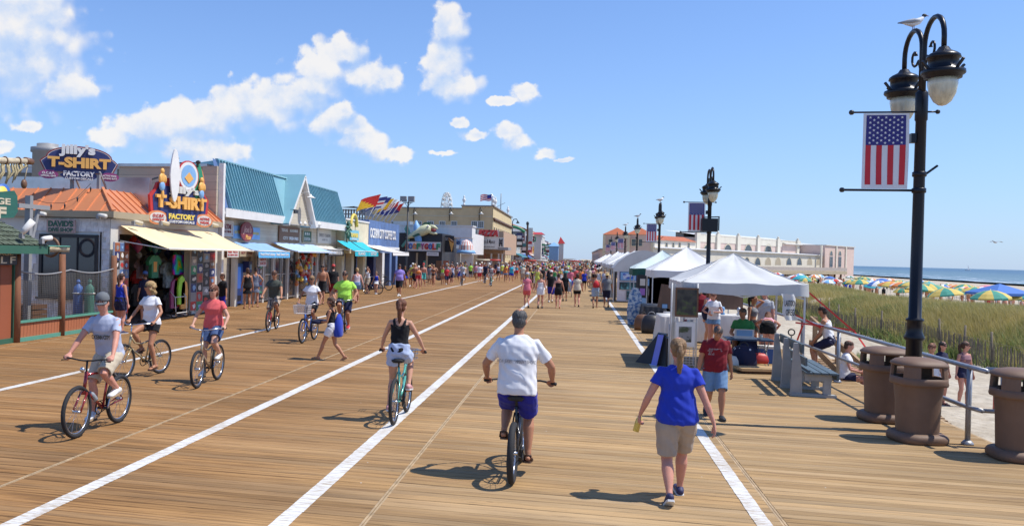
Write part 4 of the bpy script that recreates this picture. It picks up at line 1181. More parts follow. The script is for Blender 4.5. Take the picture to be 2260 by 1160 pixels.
q = MB(); q.box((a.x - 4,WY + 2.6,zT - .5),(b2.x,WY + 2.75,fy(200,391,WY + 2.6).z)); q.build('sheet',P['silver'],e,world=True)
c_ = fy(105,338,30)
e = E('roof_vent','grey drum shaped roof ventilator behind the roof sign','vent',(c_.x,30,c_.z - 1.5))
q = MB(); q.lathe([(.55,0),(.55,1.5),(.62,1.52),(.62,1.7),(.4,1.72),(.4,1.85),(.02,1.9)],20); q.build('drum',P['grey'],e)
e = E('wooden_crate_stack','dark timber crates on the roof behind the tall sign','crate',fx(305,415,SX - 1.2))
c_ = fx(303,416,SX - 1.1)
for dx_,dz_ in ((0,0),(.5,.12)):
 q = MB(); q.box((c_.x - .3 - dx_,c_.y - .5,zT),(c_.x + .2 - dx_,c_.y + .5 - dx_,zT + .45 + dz_)); q.build('crate',P['brown'],e,world=True)
q = MB(); q.bar((c_.x,c_.y + .2,zT + .3),(c_.x + .5,c_.y + 1.7,zT - .35),.07,.07); q.bar((c_.x,c_.y - .2,zT + .35),(c_.x + .3,c_.y + .9,zT + .7),.06,.06); q.build('brace',P['black'],e,world=True)
# ---------- teal roofed arcade
TX = -14.55; EX = -14.0; TTX = -14.65
ya,yb_ = fx(508,468,EX).y,fx(762,497,EX).y
y00 = Y1S + .25
zEv = 3.98
zTp = (fx(490,360,TTX).z + fx(748,424,TTX).z) / 2
e = E('teal_roof_arcade','shop row under a steep ribbed teal metal roof with white gable','building',(TX,ya,0))
q = MB()
q.box((TX - 8,y00,2.62),(TX,yb_,zEv + .02)); q.box((TX - 8,y00 - .05,0),(TX - 7.9,yb_,2.7))
q.build('wall',CREAMS,e,world=True)
q = MB(); q.box((TX - 7,y00,2.5),(TX + .02,yb_,2.62)); q.box((EX - .5,y00,zEv - .10),(EX + .05,yb_ + .2,zEv + .0)); q.box((EX + .0,ya - .6,zEv - .22),(EX + .08,yb_ + .2,zEv + .14)); q.box((EX - .12,y00 - .06,0),(EX + .08,y00 + .14,fx(483,358,EX).z))
q.build('trim',P['white'],e,world=True)
q = MB(); q.add([(EX - .06,y00 + .15,zEv + .02),(EX - .02,ya - .05,zEv + .02),(TTX,ya - .02,zTp),(EX - .5,y00 + .15,zTp)],[(0,1,2,3)]); q.build('end_panel',P['coffee_blue'],e,world=True)
GY = (fx(625,487,EX).y,fx(661,389,EX).y,fx(689,494,EX).y)
gl,gr = fx(628,487,EX + .12).y,fx(689,494,EX + .12).y
gm = (gl + gr) / 2 + .15
gzp = fx(661,389,EX + .12).z
roofs = []
q = MB()
q.add([(EX,ya,zEv + .1),(EX,yb_,zEv + .1),(TTX,yb_,zTp),(TTX,ya,zTp),(TTX - 3.5,ya,zTp - .5),(TTX - 3.5,yb_,zTp - .5)],[(0,1,2,3),(3,2,5,4)])
q.add([(EX,yb_,zEv + .1),(TTX,yb_,zTp),(TTX - 3.5,yb_,zTp - .5),(TTX - 3.5,yb_,zEv)],[(0,3,2,1)])
q.add([(EX,ya,zEv + .1),(TTX,ya,zTp),(TTX - 3.5,ya,zTp - .5),(TTX - 3.5,ya,zEv)],[(0,1,2,3)])
roof = q.build('roof',TEALR,e,world=True)
y = ya + .02
rm = None
while y < yb_:
 if not (gl + .1 < y < gr - .1):
  rib(roof,(EX + .03,y,zEv + .115),(TTX + .03,y,zTp + .01),TEALR,.05,.15)
 y += .30
rib(roof,(TTX + .02,ya - .05,zTp + .03),(TTX + .02,yb_ + .05,zTp + .03),TEALR,.12,.06,name='ridge_cap')
q = MB()
q.add([(EX + .1,gl + .15,zEv - .2),(EX + .1,gr - .15,zEv - .2),(EX + .1,gm,gzp - .15)],[(0,1,2)]); q.build('gable_wall',CREAMS,e,world=True)
for (y0_,y1_) in ((gl,gm),(gr,gm)):
 q = MB(); q.bar((EX + .2,y0_,zEv - .25),(EX + .2,y1_,gzp),.34,.16); q.build('bargeboard',P['white'],e,world=True)
 q = MB(); s_ = 1 if y0_ < y1_ else -1
 pr = [(EX + .36,y0_ - .1 * s_,zEv - .2),(EX + .36,gm,gzp + .12),(TTX - 1.5,gm,gzp + .12),(TTX - 1.5,y0_ - .1 * s_,zEv - .2)]
 q.add(pr + [(x,y_,z_ - .06) for x,y_,z_ in pr],[(0,1,2,3),(7,6,5,4),(0,4,5,1),(3,2,6,7)]); q.build('gable_roof',TEALR,e,world=True)
e2 = E('gooseneck_lamp','white gooseneck lamp inside the white gable','lamp',(EX + .15,gm,gzp - 1.0))
q = MB(); q.tube([(0,0,0),(.1,0,.2),(.35,0,.25),(.5,0,.1)],.02,6); q.build('arm',P['white'],e2)
q = MB(); q.lathe([(.04,.12),(.07,.05),(.2,-.03),(.27,-.07)],14,M=Matrix.Translation((.5,0,0))); q.build('shade',P['white'],e2)
e2 = E('wall_lantern','dark box flood lamp on the gable wall','lamp',fx(644,466,EX + .2))
q = MB(); q.box((0,-.25,-.1),(.25,.25,.08)); q.build('housing',P['black'],e2)
q = MB(); q.bar((-.1,0,0),(.05,0,0),.05,.05); q.build('bracket',P['black'],e2)
for k in range(5):
 p = fx(640 + k * 11,488 + k * .8,TX + .1)
 e2 = E('gooseneck_lamp','small white wall gooseneck lamp, number %d of five over the brown sign' % (k + 1),'lamp',p,group='goosenecks over the brown sign')
 e2['label'] = ['leftmost white gooseneck over the brown sign below the gable','white gooseneck second from the left over the brown sign','middle white gooseneck of the five below the gable','white gooseneck second from the right below the gable','rightmost white gooseneck beside the green station sign'][k]
 q = MB(); q.tube([(0,0,0),(.15,0,.25),(.4,0,.25),(.5,0,.05)],.014,6); q.build('arm',P['silver'],e2)
 q = MB(); q.lathe([(.03,.08),(.12,-.06),(.17,-.14)],12,M=Matrix.Translation((.5,0,0))); q.build('shade',P['white'],e2)
def wsign(label,px0,px1,py0,py1,bg,lines,X=TX + .03,**kw):
 a_,b_ = fx(px0,(py0 + py1) / 2,X),fx(px1,(py0 + py1) / 2,X)
 z1_,z0_ = fx((px0 + px1) / 2,py0,X).z,fx((px0 + px1) / 2,py1,X).z
 W_,H_ = b_.y - a_.y,z1_ - z0_
 M_ = face_basis(PX,(X,(a_.y + b_.y) / 2,(z0_ + z1_) / 2))
 return sign(label,M_,W_,H_,bg,[(l[0],l[1] * W_,l[2] * H_,l[3] * W_,l[4] * H_,l[5],l[6] if len(l) > 6 else {}) for l in lines],**kw)
wsign('white sign with red ATM MACHINE lettering beside the yellow awning',486,510,489,519,'offwhite',[('ATM',0,.15,.75,.38,'maroon',dict(bold=.05)),('MACHINE',0,-.22,.8,.16,'maroon')],frame='white')
wsign('blue plank sign with a red and yellow oval script emblem',512,571,500,527,'lblue',[('ICE CREAM',-.33,.0,.25,.2,'yellow'),('PRETZELS',.33,.0,.25,.2,'yellow')])
c_ = fx(543,511,TX + .2)
e2 = sign('round red emblem with yellow script on the blue plank sign',face_basis(PX,c_),1,1,'maroon',[("Joe's",0,.06,1.0,.38,'pink',dict(shear=.3,bold=.04)),('Pizza',.1,-.24,.6,.2,'amber',dict(shear=.3))],outline=ovl(0,0,.72,.43),cat='emblem')
wsign('brown sign with white lettering below the gable',614,659,500,534,'brown',[('TEXAS',-.26,.25,.3,.2,'offwhite'),('REMEMBER',.2,.25,.4,.17,'offwhite'),('CITY',-.2,-.25,.25,.2,'offwhite'),('FRESH FRIES',.2,-.25,.45,.2,'white')])
wsign('dark green STATION sign with three small trees',667,684,510,533,'dgreen',[('STATION',0,-.25,.8,.3,'offwhite'),('* * *',0,.25,.6,.3,'white')],frame='tan')
wsign('pale sign with thin lettering SWEET CHARMS right of the station sign',700,729,505,537,'offwhite',[('SWEET CHARMS',0,.05,.85,.22,'grey',dict(bold=.0)),('GIFTS',0,-.25,.4,.12,'grey',dict(bold=.0))])
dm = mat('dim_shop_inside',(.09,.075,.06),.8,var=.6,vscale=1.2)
cols_px = [522,563,582,604,636,658,690,700,714,738,752]
q = MB()
for px_ in cols_px:
 y = fx(px_,600,TX + .1).y; wd = .16 if px_ not in (522,658) else .28
 q.box((TX - .1,y - wd / 2,0),(TX + .1,y + wd / 2,2.55))
q.build('pilaster',P['offwhite'],e,world=True)
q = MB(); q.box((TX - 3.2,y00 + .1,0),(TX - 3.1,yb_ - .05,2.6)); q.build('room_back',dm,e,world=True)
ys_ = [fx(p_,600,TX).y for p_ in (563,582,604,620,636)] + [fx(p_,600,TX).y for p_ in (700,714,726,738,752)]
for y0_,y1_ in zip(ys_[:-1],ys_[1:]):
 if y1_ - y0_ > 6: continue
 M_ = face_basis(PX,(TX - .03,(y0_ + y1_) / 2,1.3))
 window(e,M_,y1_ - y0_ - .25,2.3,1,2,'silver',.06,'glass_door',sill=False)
for k in range(60):    # goods standing inside the glass
 px_ = rr.uniform(545,752)
 p = fx(px_,600,TX - rr.uniform(.3,2.0)); c_ = rr.choice(cl_ + ['white','offwhite','brown','brown','cream'])
 if k < 34:
  z = rr.choice([.5,1.0,1.5,1.9]); s_ = rr.uniform(.1,.22)
  e2 = E('shelf_toy','%s novelty on a shelf inside the glass shop fronts' % c_,'toy',(p.x,p.y,z),group='goods inside the glass shop fronts')
  q = MB(); q.lathe([(s_ * .5,-s_),(s_ * .8,-s_ * .2),(s_ * .45,s_ * .3),(s_ * .55,s_ * .7),(.01,s_)],8); q.build('body',P[c_],e2)
wsign('white menu board with red print at the ATM corner',497,524,551,567,'offwhite',[('FRIES  PIZZA',0,.2,.8,.25,'red'),('ICE CREAM  SODA',0,-.2,.8,.22,'red')],X=TX + .9,frame='brown')
wsign('long wooden menu board over the recess beside the vending machine',526,556,552,566,'tan',[('HOT DOGS',0,.1,.8,.4,'maroon')],X=TX + .6)
p = fx(512,640,TX - .35)
e2 = E('vending_machine','blue drinks vending machine in the recess behind the woman in black','vending machine',(TX - .4,p.y,0))
q = MB(); q.box((-.4,-.5,.08),(.35,.5,1.85)); q.build('cabinet',P['blue'],e2)
q = MB(); q.box((.351,-.42,.75),(.37,.2,1.7)); q.build('front_panel',mat('vend_blue',(.05,.2,.7),.3,emit=.25),e2)
q = MB(); q.box((.351,-.3,.2),(.365,.3,.45)); q.build('slot',P['black'],e2)
q = MB()
for dy in (-.4,.4): q.box((-.3,dy - .05,0),(.3,dy + .05,.08))
q.build('foot',P['black'],e2)
p = fx(546,575,TX + .05)
e2 = E('wall_phone','dark blue wall telephone hood at the recess corner','telephone',(TX - .1,p.y,1.7))
q = MB(); q.box((0,-.2,-.25),(.3,.2,.25)); q.build('hood',P['navy'],e2)
q = MB(); q.box((.301,-.1,-.12),(.33,.1,.12)); q.build('handset',P['lblue'],e2)
stickers('x','tall notice board of red and white price cards at the shop corner',fx(572,620,TX + .25).y,TX + .25,.7,.2,2.2,2,7,back='offwhite')
wsign('square white price sign with red numerals hanging under the blue awning',570,585,566,587,'white',[('PIZZA 99',0,.2,.8,.3,'red'),('SLICES',0,-.2,.8,.3,'red')],X=TX + .7)
p0_,p1_ = fx(660,600,TX + .35).y,fx(690,600,TX + .35).y
for k in range(46):
 c_ = rr.choice(['red','red','pink','yellow','amber','white','lblue','orange'])
 z = rr.uniform(.7,2.3); s_ = rr.uniform(.07,.14)
 yq = rr.uniform(p0_,p1_)
 e2 = E('toy_bundle','%s toy in the hanging display beside the glass doors, %s %s' % (c_,'top' if z > 1.8 else ('middle' if z > 1.2 else 'bottom'),'left' if yq < (p0_ + p1_) / 2 else 'right'),'toy',(TX + rr.uniform(.15,.5),yq,z),group='toys in the hanging display beside the doors')
 q = MB(); q.ell((0,0,0),(s_,s_,s_),7,5); q.ell((0,0,s_),(s_ * .6,s_ * .6,s_ * .6),7,5); q.build('body',P[c_],e2)
wsign('red cloth panel of the display between the glass doors',663,682,593,620,'red',[('SALE',0,.2,.6,.3,'red')],X=TX + .2)
LB = mat('blue_canvas',(.25,.42,.66),.8,var=.12,vscale=2)
awning('pale blue scalloped awning with white lettering Fresh Fried Lobster',TX + .05,2.78,TX + 1.2,2.42,fx(512,545,TX).y,fx(604,545,TX + .4).y,LB,.26,mat('valance_blue',(.10,.42,.75),.8),txt=('Fresh Fried Lobster  Steak Sweet Corn','white',.13,.9),scallop=True)
awning('pale blue striped awning with white edge right of the scalloped one',TX + .05,2.85,TX + 1.35,2.45,fx(604,545,TX + .2).y + .2,fx(690,545,TX).y,mat('blue_canvas_pale',(.40,.55,.75),.8,var=.2,vscale=3,stretch=(1,9,1)),.05)
awning('black and white lettered valance awning SWEET CHARMS',TX + .05,2.8,TX + .8,2.6,fx(694,545,TX).y,fx(738,545,TX + .2).y,P['offwhite'],.36,P['black'],txt=('SWEET CHARMS ICE CREAM','white',.2,.9))
# ---------- cream shop with turquoise awnings,and the coffee house
CXx = -14.1
y0_,y1_ = yb_ + .3,fx(812,560,CXx).y
e = E('cream_shop','cream stucco shop with turquoise awnings next to the teal roof','building',(CXx,y0_,0))
zc = fx(790,489,CXx).z
q = MB(); q.box((CXx - 8,y0_,2.4),(CXx,y1_,zc)); q.box((CXx - 3,y0_,0),(CXx - 2.8,y1_,2.5))
for px_ in (757,778,803): q.box((CXx - .4,fx(px_,600,CXx).y - .3,0),(CXx,fx(px_,600,CXx).y + .3,2.4))
q.build('wall',mat('cream_stucco',(.66,.59,.42),.85,dirt=.2),e,world=True)
q = MB(); q.box((CXx - 8,y0_ - .05,zc),(CXx + .06,y1_ + .05,zc + .1)); q.build('coping',P['white'],e,world=True)
for pa,pb in ((760,775),(781,800)):
 y2,y3 = fx(pa,600,CXx).y,fx(pb,600,CXx).y
 window(e,face_basis(PX,(CXx - .5,(y2 + y3) / 2,1.25)),y3 - y2 - .3,2.1,2,1,'black',.08,'glass_door',sill=False)
TQ = mat('turquoise_canvas',(.015,.42,.52),.75,var=.08)
aa = (fx(750,560,CXx + .5).y + 1.0,fx(786,560,CXx + .5).y + .5,fx(816,560,CXx + .5).y)
awning('turquoise box awning with white lettering, left one of the pair',CXx + .03,3.15,CXx + 1.15,2.55,aa[0],aa[1] - .15,TQ,.3,TQ,txt=('ISLAND','white',.17,.55))
awning('turquoise box awning with white lettering, right one of the pair',CXx + .03,3.15,CXx + 1.1,2.55,aa[1] + .15,aa[2],TQ,.3,TQ,txt=('OUTLET','white',.17,.55))
wsign('yellow arched sign with palm leaves on the cream shop',770,790,508,530,mat('sign_sky',(.2,.5,.6),.6),[('SUMMER',0,.0,.9,.45,'yellow',dict(bold=.06)),('WEAR',0,-.38,.6,.16,'white')],X=CXx + .05)
c_ = fx(781,500,CXx + .1)
e = E('sign_arch','yellow half ring over the arched shop sign','sign trim',c_)
q = MB(); q.torus((0,0,0),.75,.1,'x',14,6,a0=0,a1=math.pi); q.build('ring',P['yellow'],e)
c_ = fx(766,505,CXx + .15)
e = E('palm_leaf_ornament','dark green metal palm leaf ornament at the sign of the cream shop','ornament',c_)
for k in range(9):
 a = k * .7
 q = MB(); q.tube([(0,0,-.1),(.1,.3 * math.cos(a),.35 * math.sin(a)),(.12,.75 * math.cos(a),.65 * math.sin(a) - .1)],[.03,.1,.02],5); q.build('frond',P['dgreen'],e)
q = MB(); q.tube([(0,0,-1.2),(0,.05,0)],.05,6); q.build('stem',P['brown'],e)
K0,K1 = y1_ + .1,fx(880,560,CXx).y
zk = fx(840,489,CXx).z
e = E('coffee_house','coffee house with blue panelled upper wall and white awning','building',(CXx,K0,0))
q = MB(); q.box((CXx - 8,K0,2.5),(CXx,K1,zk)); q.box((CXx - 3,K0,0),(CXx - 2.8,K1,2.5)); q.build('wall',mat('blue_panel',(.10,.175,.36),.6,var=.3,vscale=1.5,dirt=.3),e,world=True)
for px_,c_ in ((826,'navy'),(845,'white'),(861,'coffee_blue'),(874,'coffee_blue')):
 y = fx(px_,600,CXx).y; q = MB(); q.box((CXx - .5,y - .35,0),(CXx + .02,y + .35,2.5)); q.build('column',P[c_],e,world=True)
q = MB(); q.box((CXx - .02,K0,2.75),(CXx + .05,K1,2.95)); q.build('trim',P['white'],e,world=True)
yy0,yy1 = fx(816,520,CXx).y,fx(873,520,CXx).y
zc_ = (fx(843,505,CXx).z + fx(843,528,CXx).z) / 2
text('OCEAN CITY COFFEE CO.',yy1 - yy0,.68,P['white'],face_basis(PX,(CXx + .01,(yy0 + yy1) / 2,zc_)),e,bold=.012,extrude=.04)
awning('long white canvas awning over the coffee house front',CXx + .05,3.0,CXx + 2.1,2.55,fx(812,545,CXx + .4).y,fx(905,565,CXx + 2.2).y,mat('white_canvas',(.72,.70,.66),.8,var=.08),.22)
# ---------- signal flags on slanted poles above the coffee house
FL = {k: mat('flag_' + k,v,.8,var=.05) for k,v in dict(red=(.62,.03,.03),yellow=(.85,.52,.03),blue=(.03,.05,.26),white=(.75,.75,.76)).items()}
fl = [((811,483),(841,428),'diag',.32),((820,484),(853,433),'h3',.27),((828,485),(862,435),'cross',.25),((838,486),(871,438),'yel',.24),((846,487),(880,440),'chk',.23),((855,488),(886,444),'h2',.23),((864,489),(892,448),'rb',.22)]
labs = ['red over yellow diagonal signal flag, first and nearest of the row','blue white and red barred signal flag, second in the row','blue and white signal flag with red cross, third in the row','plain yellow signal flag in the middle of the row','white signal flag with red and blue diamonds, fifth in the row','red over blue signal flag, sixth in the row','red and navy signal flag, last and farthest of the row']
for k,((bx,by),(tx_,ty_),kind_,sc_) in enumerate(fl):
 Xp = CXx - .3
 a = fx(bx,by,Xp); t = fx(tx_,ty_,Xp + .3); t.y = a.y + .35 * (t.y - a.y) + .4
 t = fx(tx_,ty_,Xp + 1.2)
 e = E('signal_flag',labs[k],'flag',a,group='signal flags over the coffee house')
 q = MB(); q.tube([a,t],.03,6); q.build('pole',P['white'],e,world=True)
 d_ = (t - a); L = d_.length; d_.normalize()
 out = Vector((-.80,-.55,-.16)).normalized()
 hl = L * .50; wl = L * .55
 nU,nV = 6,6
 g_ = [[None] * (nV + 1) for _ in range(nU + 1)]
 for i in range(nU + 1):
  for j in range(nV + 1):
   u_,v_ = i / nU,j / nV
   g_[i][j] = t - d_ * hl * v_ + out * wl * u_ + Vector((.12 * math.sin(u_ * 5 + k + v_),0,-.18 * u_ * u_ * wl))
 q = MB(); mm = ['red','yellow','blue','white']
 for i in range(nU):
  for j in range(nV):
   if kind_ == 'diag': c_ = 0 if i + j < 6 else 1
   elif kind_ == 'h3': c_ = [2,2,3,0,3,2][j]
   elif kind_ == 'cross': c_ = 0 if i in (2,3) and j in (2,3) else (2 if (i < 3) == (j < 3) else 3)
   elif kind_ == 'yel': c_ = 1
   elif kind_ == 'chk': c_ = 0 if abs(i - 2.5) + abs(j - 2.5) < 2.2 else (2 if (i > 3 and j > 3) else 3)
   elif kind_ == 'h2': c_ = 0 if j < 3 else 2
   else: c_ = 0 if i + j < 5 else 2
   q.add([g_[i][j],g_[i + 1][j],g_[i + 1][j + 1],g_[i][j + 1]],[(0,1,2,3)],c_,True)
 q.build('cloth',[FL[x] for x in mm],e,world=True)
# ---------- golf arcade,sugar shop,pizza shop (their signs turn toward the camera)
def wallY(px0,px1,py0,py1,Y):
 a,b_ = fy(px0,(py0 + py1) / 2,Y),fy(px1,(py0 + py1) / 2,Y)
 m_ = (px0 + px1) / 2
 return a.x,b_.x,fy(m_,py1,Y).z,fy(m_,py0,Y).z
def ysign(label,px0,px1,py0,py1,Y,bg,lines,**kw):
 x0,x1,z0,z1 = wallY(px0,px1,py0,py1,Y)
 W_,H_ = x1 - x0,z1 - z0
 M_ = face_basis(SY,((x0 + x1) / 2,Y,(z0 + z1) / 2))
 return sign(label,M_,W_,H_,bg,[(l[0],l[1] * W_,l[2] * H_,l[3] * W_,l[4] * H_,l[5],l[6] if len(l) > 6 else {}) for l in lines],**kw)
YG = 84.0
e = E('golf_arcade','black fronted golf arcade below the beige hall','building',(-16,YG,0))
x0,x1,z0,z1 = wallY(868,975,514,640,YG)
q = MB(); q.box((x0 - 1,YG,0),(x1,YG + 10,z1)); q.build('wall',P['black'],e,world=True)
x0b,x1b,z0b,z1b = wallY(820,1048,498,540,YG + 6)
q = MB(); q.box((x0b,YG + 6,z1b - 1.2),(x1b - .3,YG + 9,z1b)); q.box((x0b,YG + 5.9,z1b),(x1b - .2,YG + 9,z1b + .12)); q.build('flat_roof',P['white'],e,world=True)
q = MB()
for px_ in (920,942):
 a,b2,_,_ = wallY(px_ - 2,px_ + 2,560,600,YG - .1); q.box((a,YG - .15,0),(b2,YG - .02,2.6))
q.build('post',P['tan'],e,world=True)
for px0,px1,c_ in ((934,941,'seagreen'),(962,974,'brown'),(978,990,'rust')):
 a,b2,z0_,z1_ = wallY(px0,px1,575,612,YG - .1); q = MB(); q.box((a,YG - .12,0.1),(b2,YG - .02,z1_)); q.build('door_panel',P[c_],e,world=True)
gs = ysign('white board sign reading GOOFY GOLF in many coloured block letters',896,972,534,553,YG - 1.2,'white',[],frame='grey')
x0,x1,z0,z1 = wallY(894,972,535,552,YG - 1.2)
cs_ = ['rust','blue','orange','green','purple','red','blue','red','green']
for k,ch in enumerate('GOOFYGOLF'):
 cx_ = x0 + (x1 - x0) * (k + .5) / 9
 text(ch,(x1 - x0) / 9 * .95,(z1 - z0) * .78,P[cs_[k]],face_basis(SY,(cx_,YG - 1.28,(z0 + z1) / 2)),gs,bold=.05,extrude=.12)
ysign('small white notice board hanging under the golf sign',942,968,556,564,YG - 1.2,'white',[('MINI GOLF ARCADE',0,0,.8,.4,'grey')])
ysign('slanted black panel with pizza slice and white apron emblem',974,1002,520,556,YG + 2,'black',[('PIZZA',-.15,.3,.5,.15,'offwhite',dict(shear=.3))])
a,b2,z0_,z1_ = wallY(984,999,526,552,YG + 1.8)
e = E('pizza_slice_emblem','orange pizza slice emblem on the slanted black panel','emblem',((a + b2) / 2,YG + 1.8,(z0_ + z1_) / 2))
q = MB(); q.poly([(-.1,.6),(.45,.2),(.25,-.75)],.08); q.build('slice',P['amber'],e)
q = MB(); q.tube([(-.12,-.03,.62),(.47,-.03,.2)],.08,6); q.build('crust',P['brown'],e)
c_ = fy(930,512,YG - .3)
e = E('fish_sculpture','giant open mouthed cartoonish fish sculpture with blue surfboard above the golf sign','sculpture',c_)
M_ = Matrix.Scale(1.15,4)
q = MB()
q.tube([(-1.3,0,-.55),(-.9,0,-.35),(-.4,0,-.12),(.1,0,.12),(.5,0,.28),(.85,0,.30)],[.10,.22,.36,.45,.42,.30],14,M=M_)
q.tube([(.7,0,.48),(1.1,0,.46),(1.42,0,.30)],[.22,.16,.05],10,M=M_); q.tube([(.7,0,.08),(1.05,0,-.08),(1.38,0,-.12)],[.2,.13,.05],10,M=M_)
q.build('body',mat('fish_cream',(.62,.62,.38),.5),e)
q = MB(); q.ell((1.0,-.02,.18),(.32,.2,.17),M=M_); q.build('mouth',P['maroon'],e)
q = MB(); q.poly([(-1.2,-.5),(-1.5,.25),(-1.25,.7),(-1.05,.2),(-.95,-.35)],.08,M=M_); q.poly([(-1.2,-.5),(-1.75,-1.2),(-1.6,-1.35),(-1.0,-.7)],.08,M=M_); q.build('tail_fin',P['seagreen'],e)
q = MB(); q.poly([(-.1,.5),(.25,.85),(.75,.85),(.8,.6),(.4,.6)],.1,M=M_); q.poly([(-.2,-.1),(-.7,-.35),(-.6,-.45),(0,-.25)],.1,M=Matrix.Translation((0,-.5,0)) @ M_); q.build('fin',P['dgreen'],e)
q = MB(); q.ell((.62,-.36,.5),(.1,.07,.1),M=M_); q.build('eye',P['white'],e)
q = MB(); q.tube([(-.5,.1,1.0),(-.45,.1,.5),(-.35,0,-.2),(-.15,-.1,-1.0),(-.05,-.1,-1.4)],[.06,.28,.34,.28,.1],8,M=M_); q.build('surfboard',P['lblue'],e)
xp = fy(897,560,80).x
e = E('floodlight_pole','tall black pole with twin floodlights and loudspeakers on the left side','light pole',(xp,80,0))
zt_ = fy(898,445,80).z
q = MB(); q.tube([(0,0,0),(0,0,1),(0.05,0,zt_)],[.13,.10,.07],10); q.build('pole',P['black'],e)
q = MB(); q.bar((-.45,0,zt_ - .1),(.45,0,zt_ - .1),.06,.06); q.tube([(-.3,0,zt_ - .1),(0,0,zt_ - .5),(.3,0,zt_ - .1)],.03,6); q.build('crossarm',P['black'],e)
for s_ in (-1,1):
 q = MB(); q.box((s_ * .38 - .3,-.35,zt_ - .02),(s_ * .38 + .28,.1,zt_ + .5)); q.build('floodlight',P['grey'],e)
ysign('blue and white upright sign reading SUGAR above the striped dome awning',992,1018,517,540,YG + 12,'lblue',[('SUGAR',.0,.15,.95,.45,'white',dict(bold=.06)),('ISLAND',0,-.3,.8,.3,'navy',dict(bold=.05))])
e = E('white_shop','white walled shop with corner pier between golf arcade and pizza shop','building',(-15.5,YG + 14,0))
x0,x1,z0,z1 = wallY(985,1042,516,600,YG + 14)
q = MB(); q.box((x0,YG + 14,2.6),(x1,YG + 26,z1 + .1)); q.box((x0,YG + 15,0),(x1,YG + 15.2,2.7)); q.build('wall',P['white'],e,world=True)
a,b2,_,_ = wallY(1003,1016,560,604,YG + 13.5); q = MB(); q.box((a,YG + 13.2,0),(b2,YG + 14,3.2)); q.build('corner_pier',P['offwhite'],e,world=True)
x0,x1,z0_,z1_ = wallY(1012,1046,528,552,YG + 12.5)
e = E('dome_awning','pink and white striped half dome awning with pale blue skirt','awning',((x0 + x1) / 2,YG + 12.5,z0_))
q = MB(); n = 14
for j in range(n):
 a0,a1 = math.pi + math.pi * j / n,math.pi + math.pi * (j + 1) / n
 R_ = (x1 - x0) / 2; H_ = z1_ - z0_
 pr = [(R_,0),(R_ * .9,H_ * .45),(R_ * .6,H_ * .8),(.01,H_)]
 for k in range(3):
  (ra,za),(rb,zb) = pr[k],pr[k + 1]
  q.add([(ra * math.cos(a0),ra * math.sin(a0),za),(ra * math.cos(a1),ra * math.sin(a1),za),(rb * math.cos(a1),rb * math.sin(a1),zb),(rb * math.cos(a0),rb * math.sin(a0),zb)],[(0,1,2,3)],j % 2)
q.build('canopy',[mat('awn_pink',(.68,.33,.27),.8),P['white']],e)
q = MB(); q.lathe([((x1 - x0) / 2 + .3,-.35),((x1 - x0) / 2 + .05,0)],20); q.build('skirt',P['lblue'],e)
YP = 112.0
e = E('pizza_shop','pizza shop with long white fascia and green slanted frame','building',(-15,YP,0))
x0,x1,z0,z1 = wallY(1048,1110,540,600,YP + 1)
q = MB(); q.box((x0,YP + 1,2.7),(x1,YP + 25,z1 + 1.8)); q.box((x0,YP + 4,0),(x1,YP + 4.2,2.8)); q.build('wall',mat('tan_brick',(.45,.3,.2),.85),e,world=True)
x0,x1,z0,z1 = wallY(1050,1122,545,551,YP - .5)
q = MB(); q.box((x0,YP - .8,z0),(x1,YP + 4,z1)); q.build('canopy_slab',P['grey'],e,world=True)
for px_ in (1070,1084,1100,1108):
 a,b2,_,_ = wallY(px_ - 1.5,px_ + 1.5,560,595,YP); q = MB(); q.box((a,YP,0),(b2,YP + .3,2.8)); q.build('column',P['rust' if px_ % 4 else 'offwhite'],e,world=True)
x0,x1,z0,z1 = wallY(1028,1062,505,553,YP - 1)
q = MB(); q.bar((x0 + .3,YP - 1,z1),(x1 - .2,YP - 1,z0),.4,.75,up=(0,1,0)); q.build('slanted_frame',P['green'],e,world=True)
a,b2,c2_,d2_ = wallY(1022,1049,527,548,YP - 1.4)
q = MB(); q.box((a,YP - 1.6,c2_),(b2,YP - 1.1,d2_)); q.build('green_box',P['green'],e,world=True)
a,b2,c2_,d2_ = wallY(1044,1053,506,548,YP - .6)
q = MB(); q.box((a,YP - .7,c2_),(b2,YP - .2,d2_)); q.build('dark_panel',P['grey'],e,world=True)
ysign('white oval script sign reading Manco & Manco below the pizza lettering',1052,1099,522,549,YP - 1.1,'offwhite',[('Manco & Manco',0,.1,.72,.34,'black',dict(shear=.35,bold=.02)),('ORIGINAL PIZZA SHOP',0,-.33,.7,.1,'black')])
ysign('big red slanted PIZZA lettering over the white sign',1055,1101,507,522,YP - 1.2,'offwhite',[('PIZZA',0,0,.97,.98,'red',dict(bold=.09,shear=.15,extrude=.15))])
ysign('narrow white sign with a black letter M',1099,1112,524,546,YP - .9,'offwhite',[('M',0,0,.6,.8,'black',dict(bold=.08))])
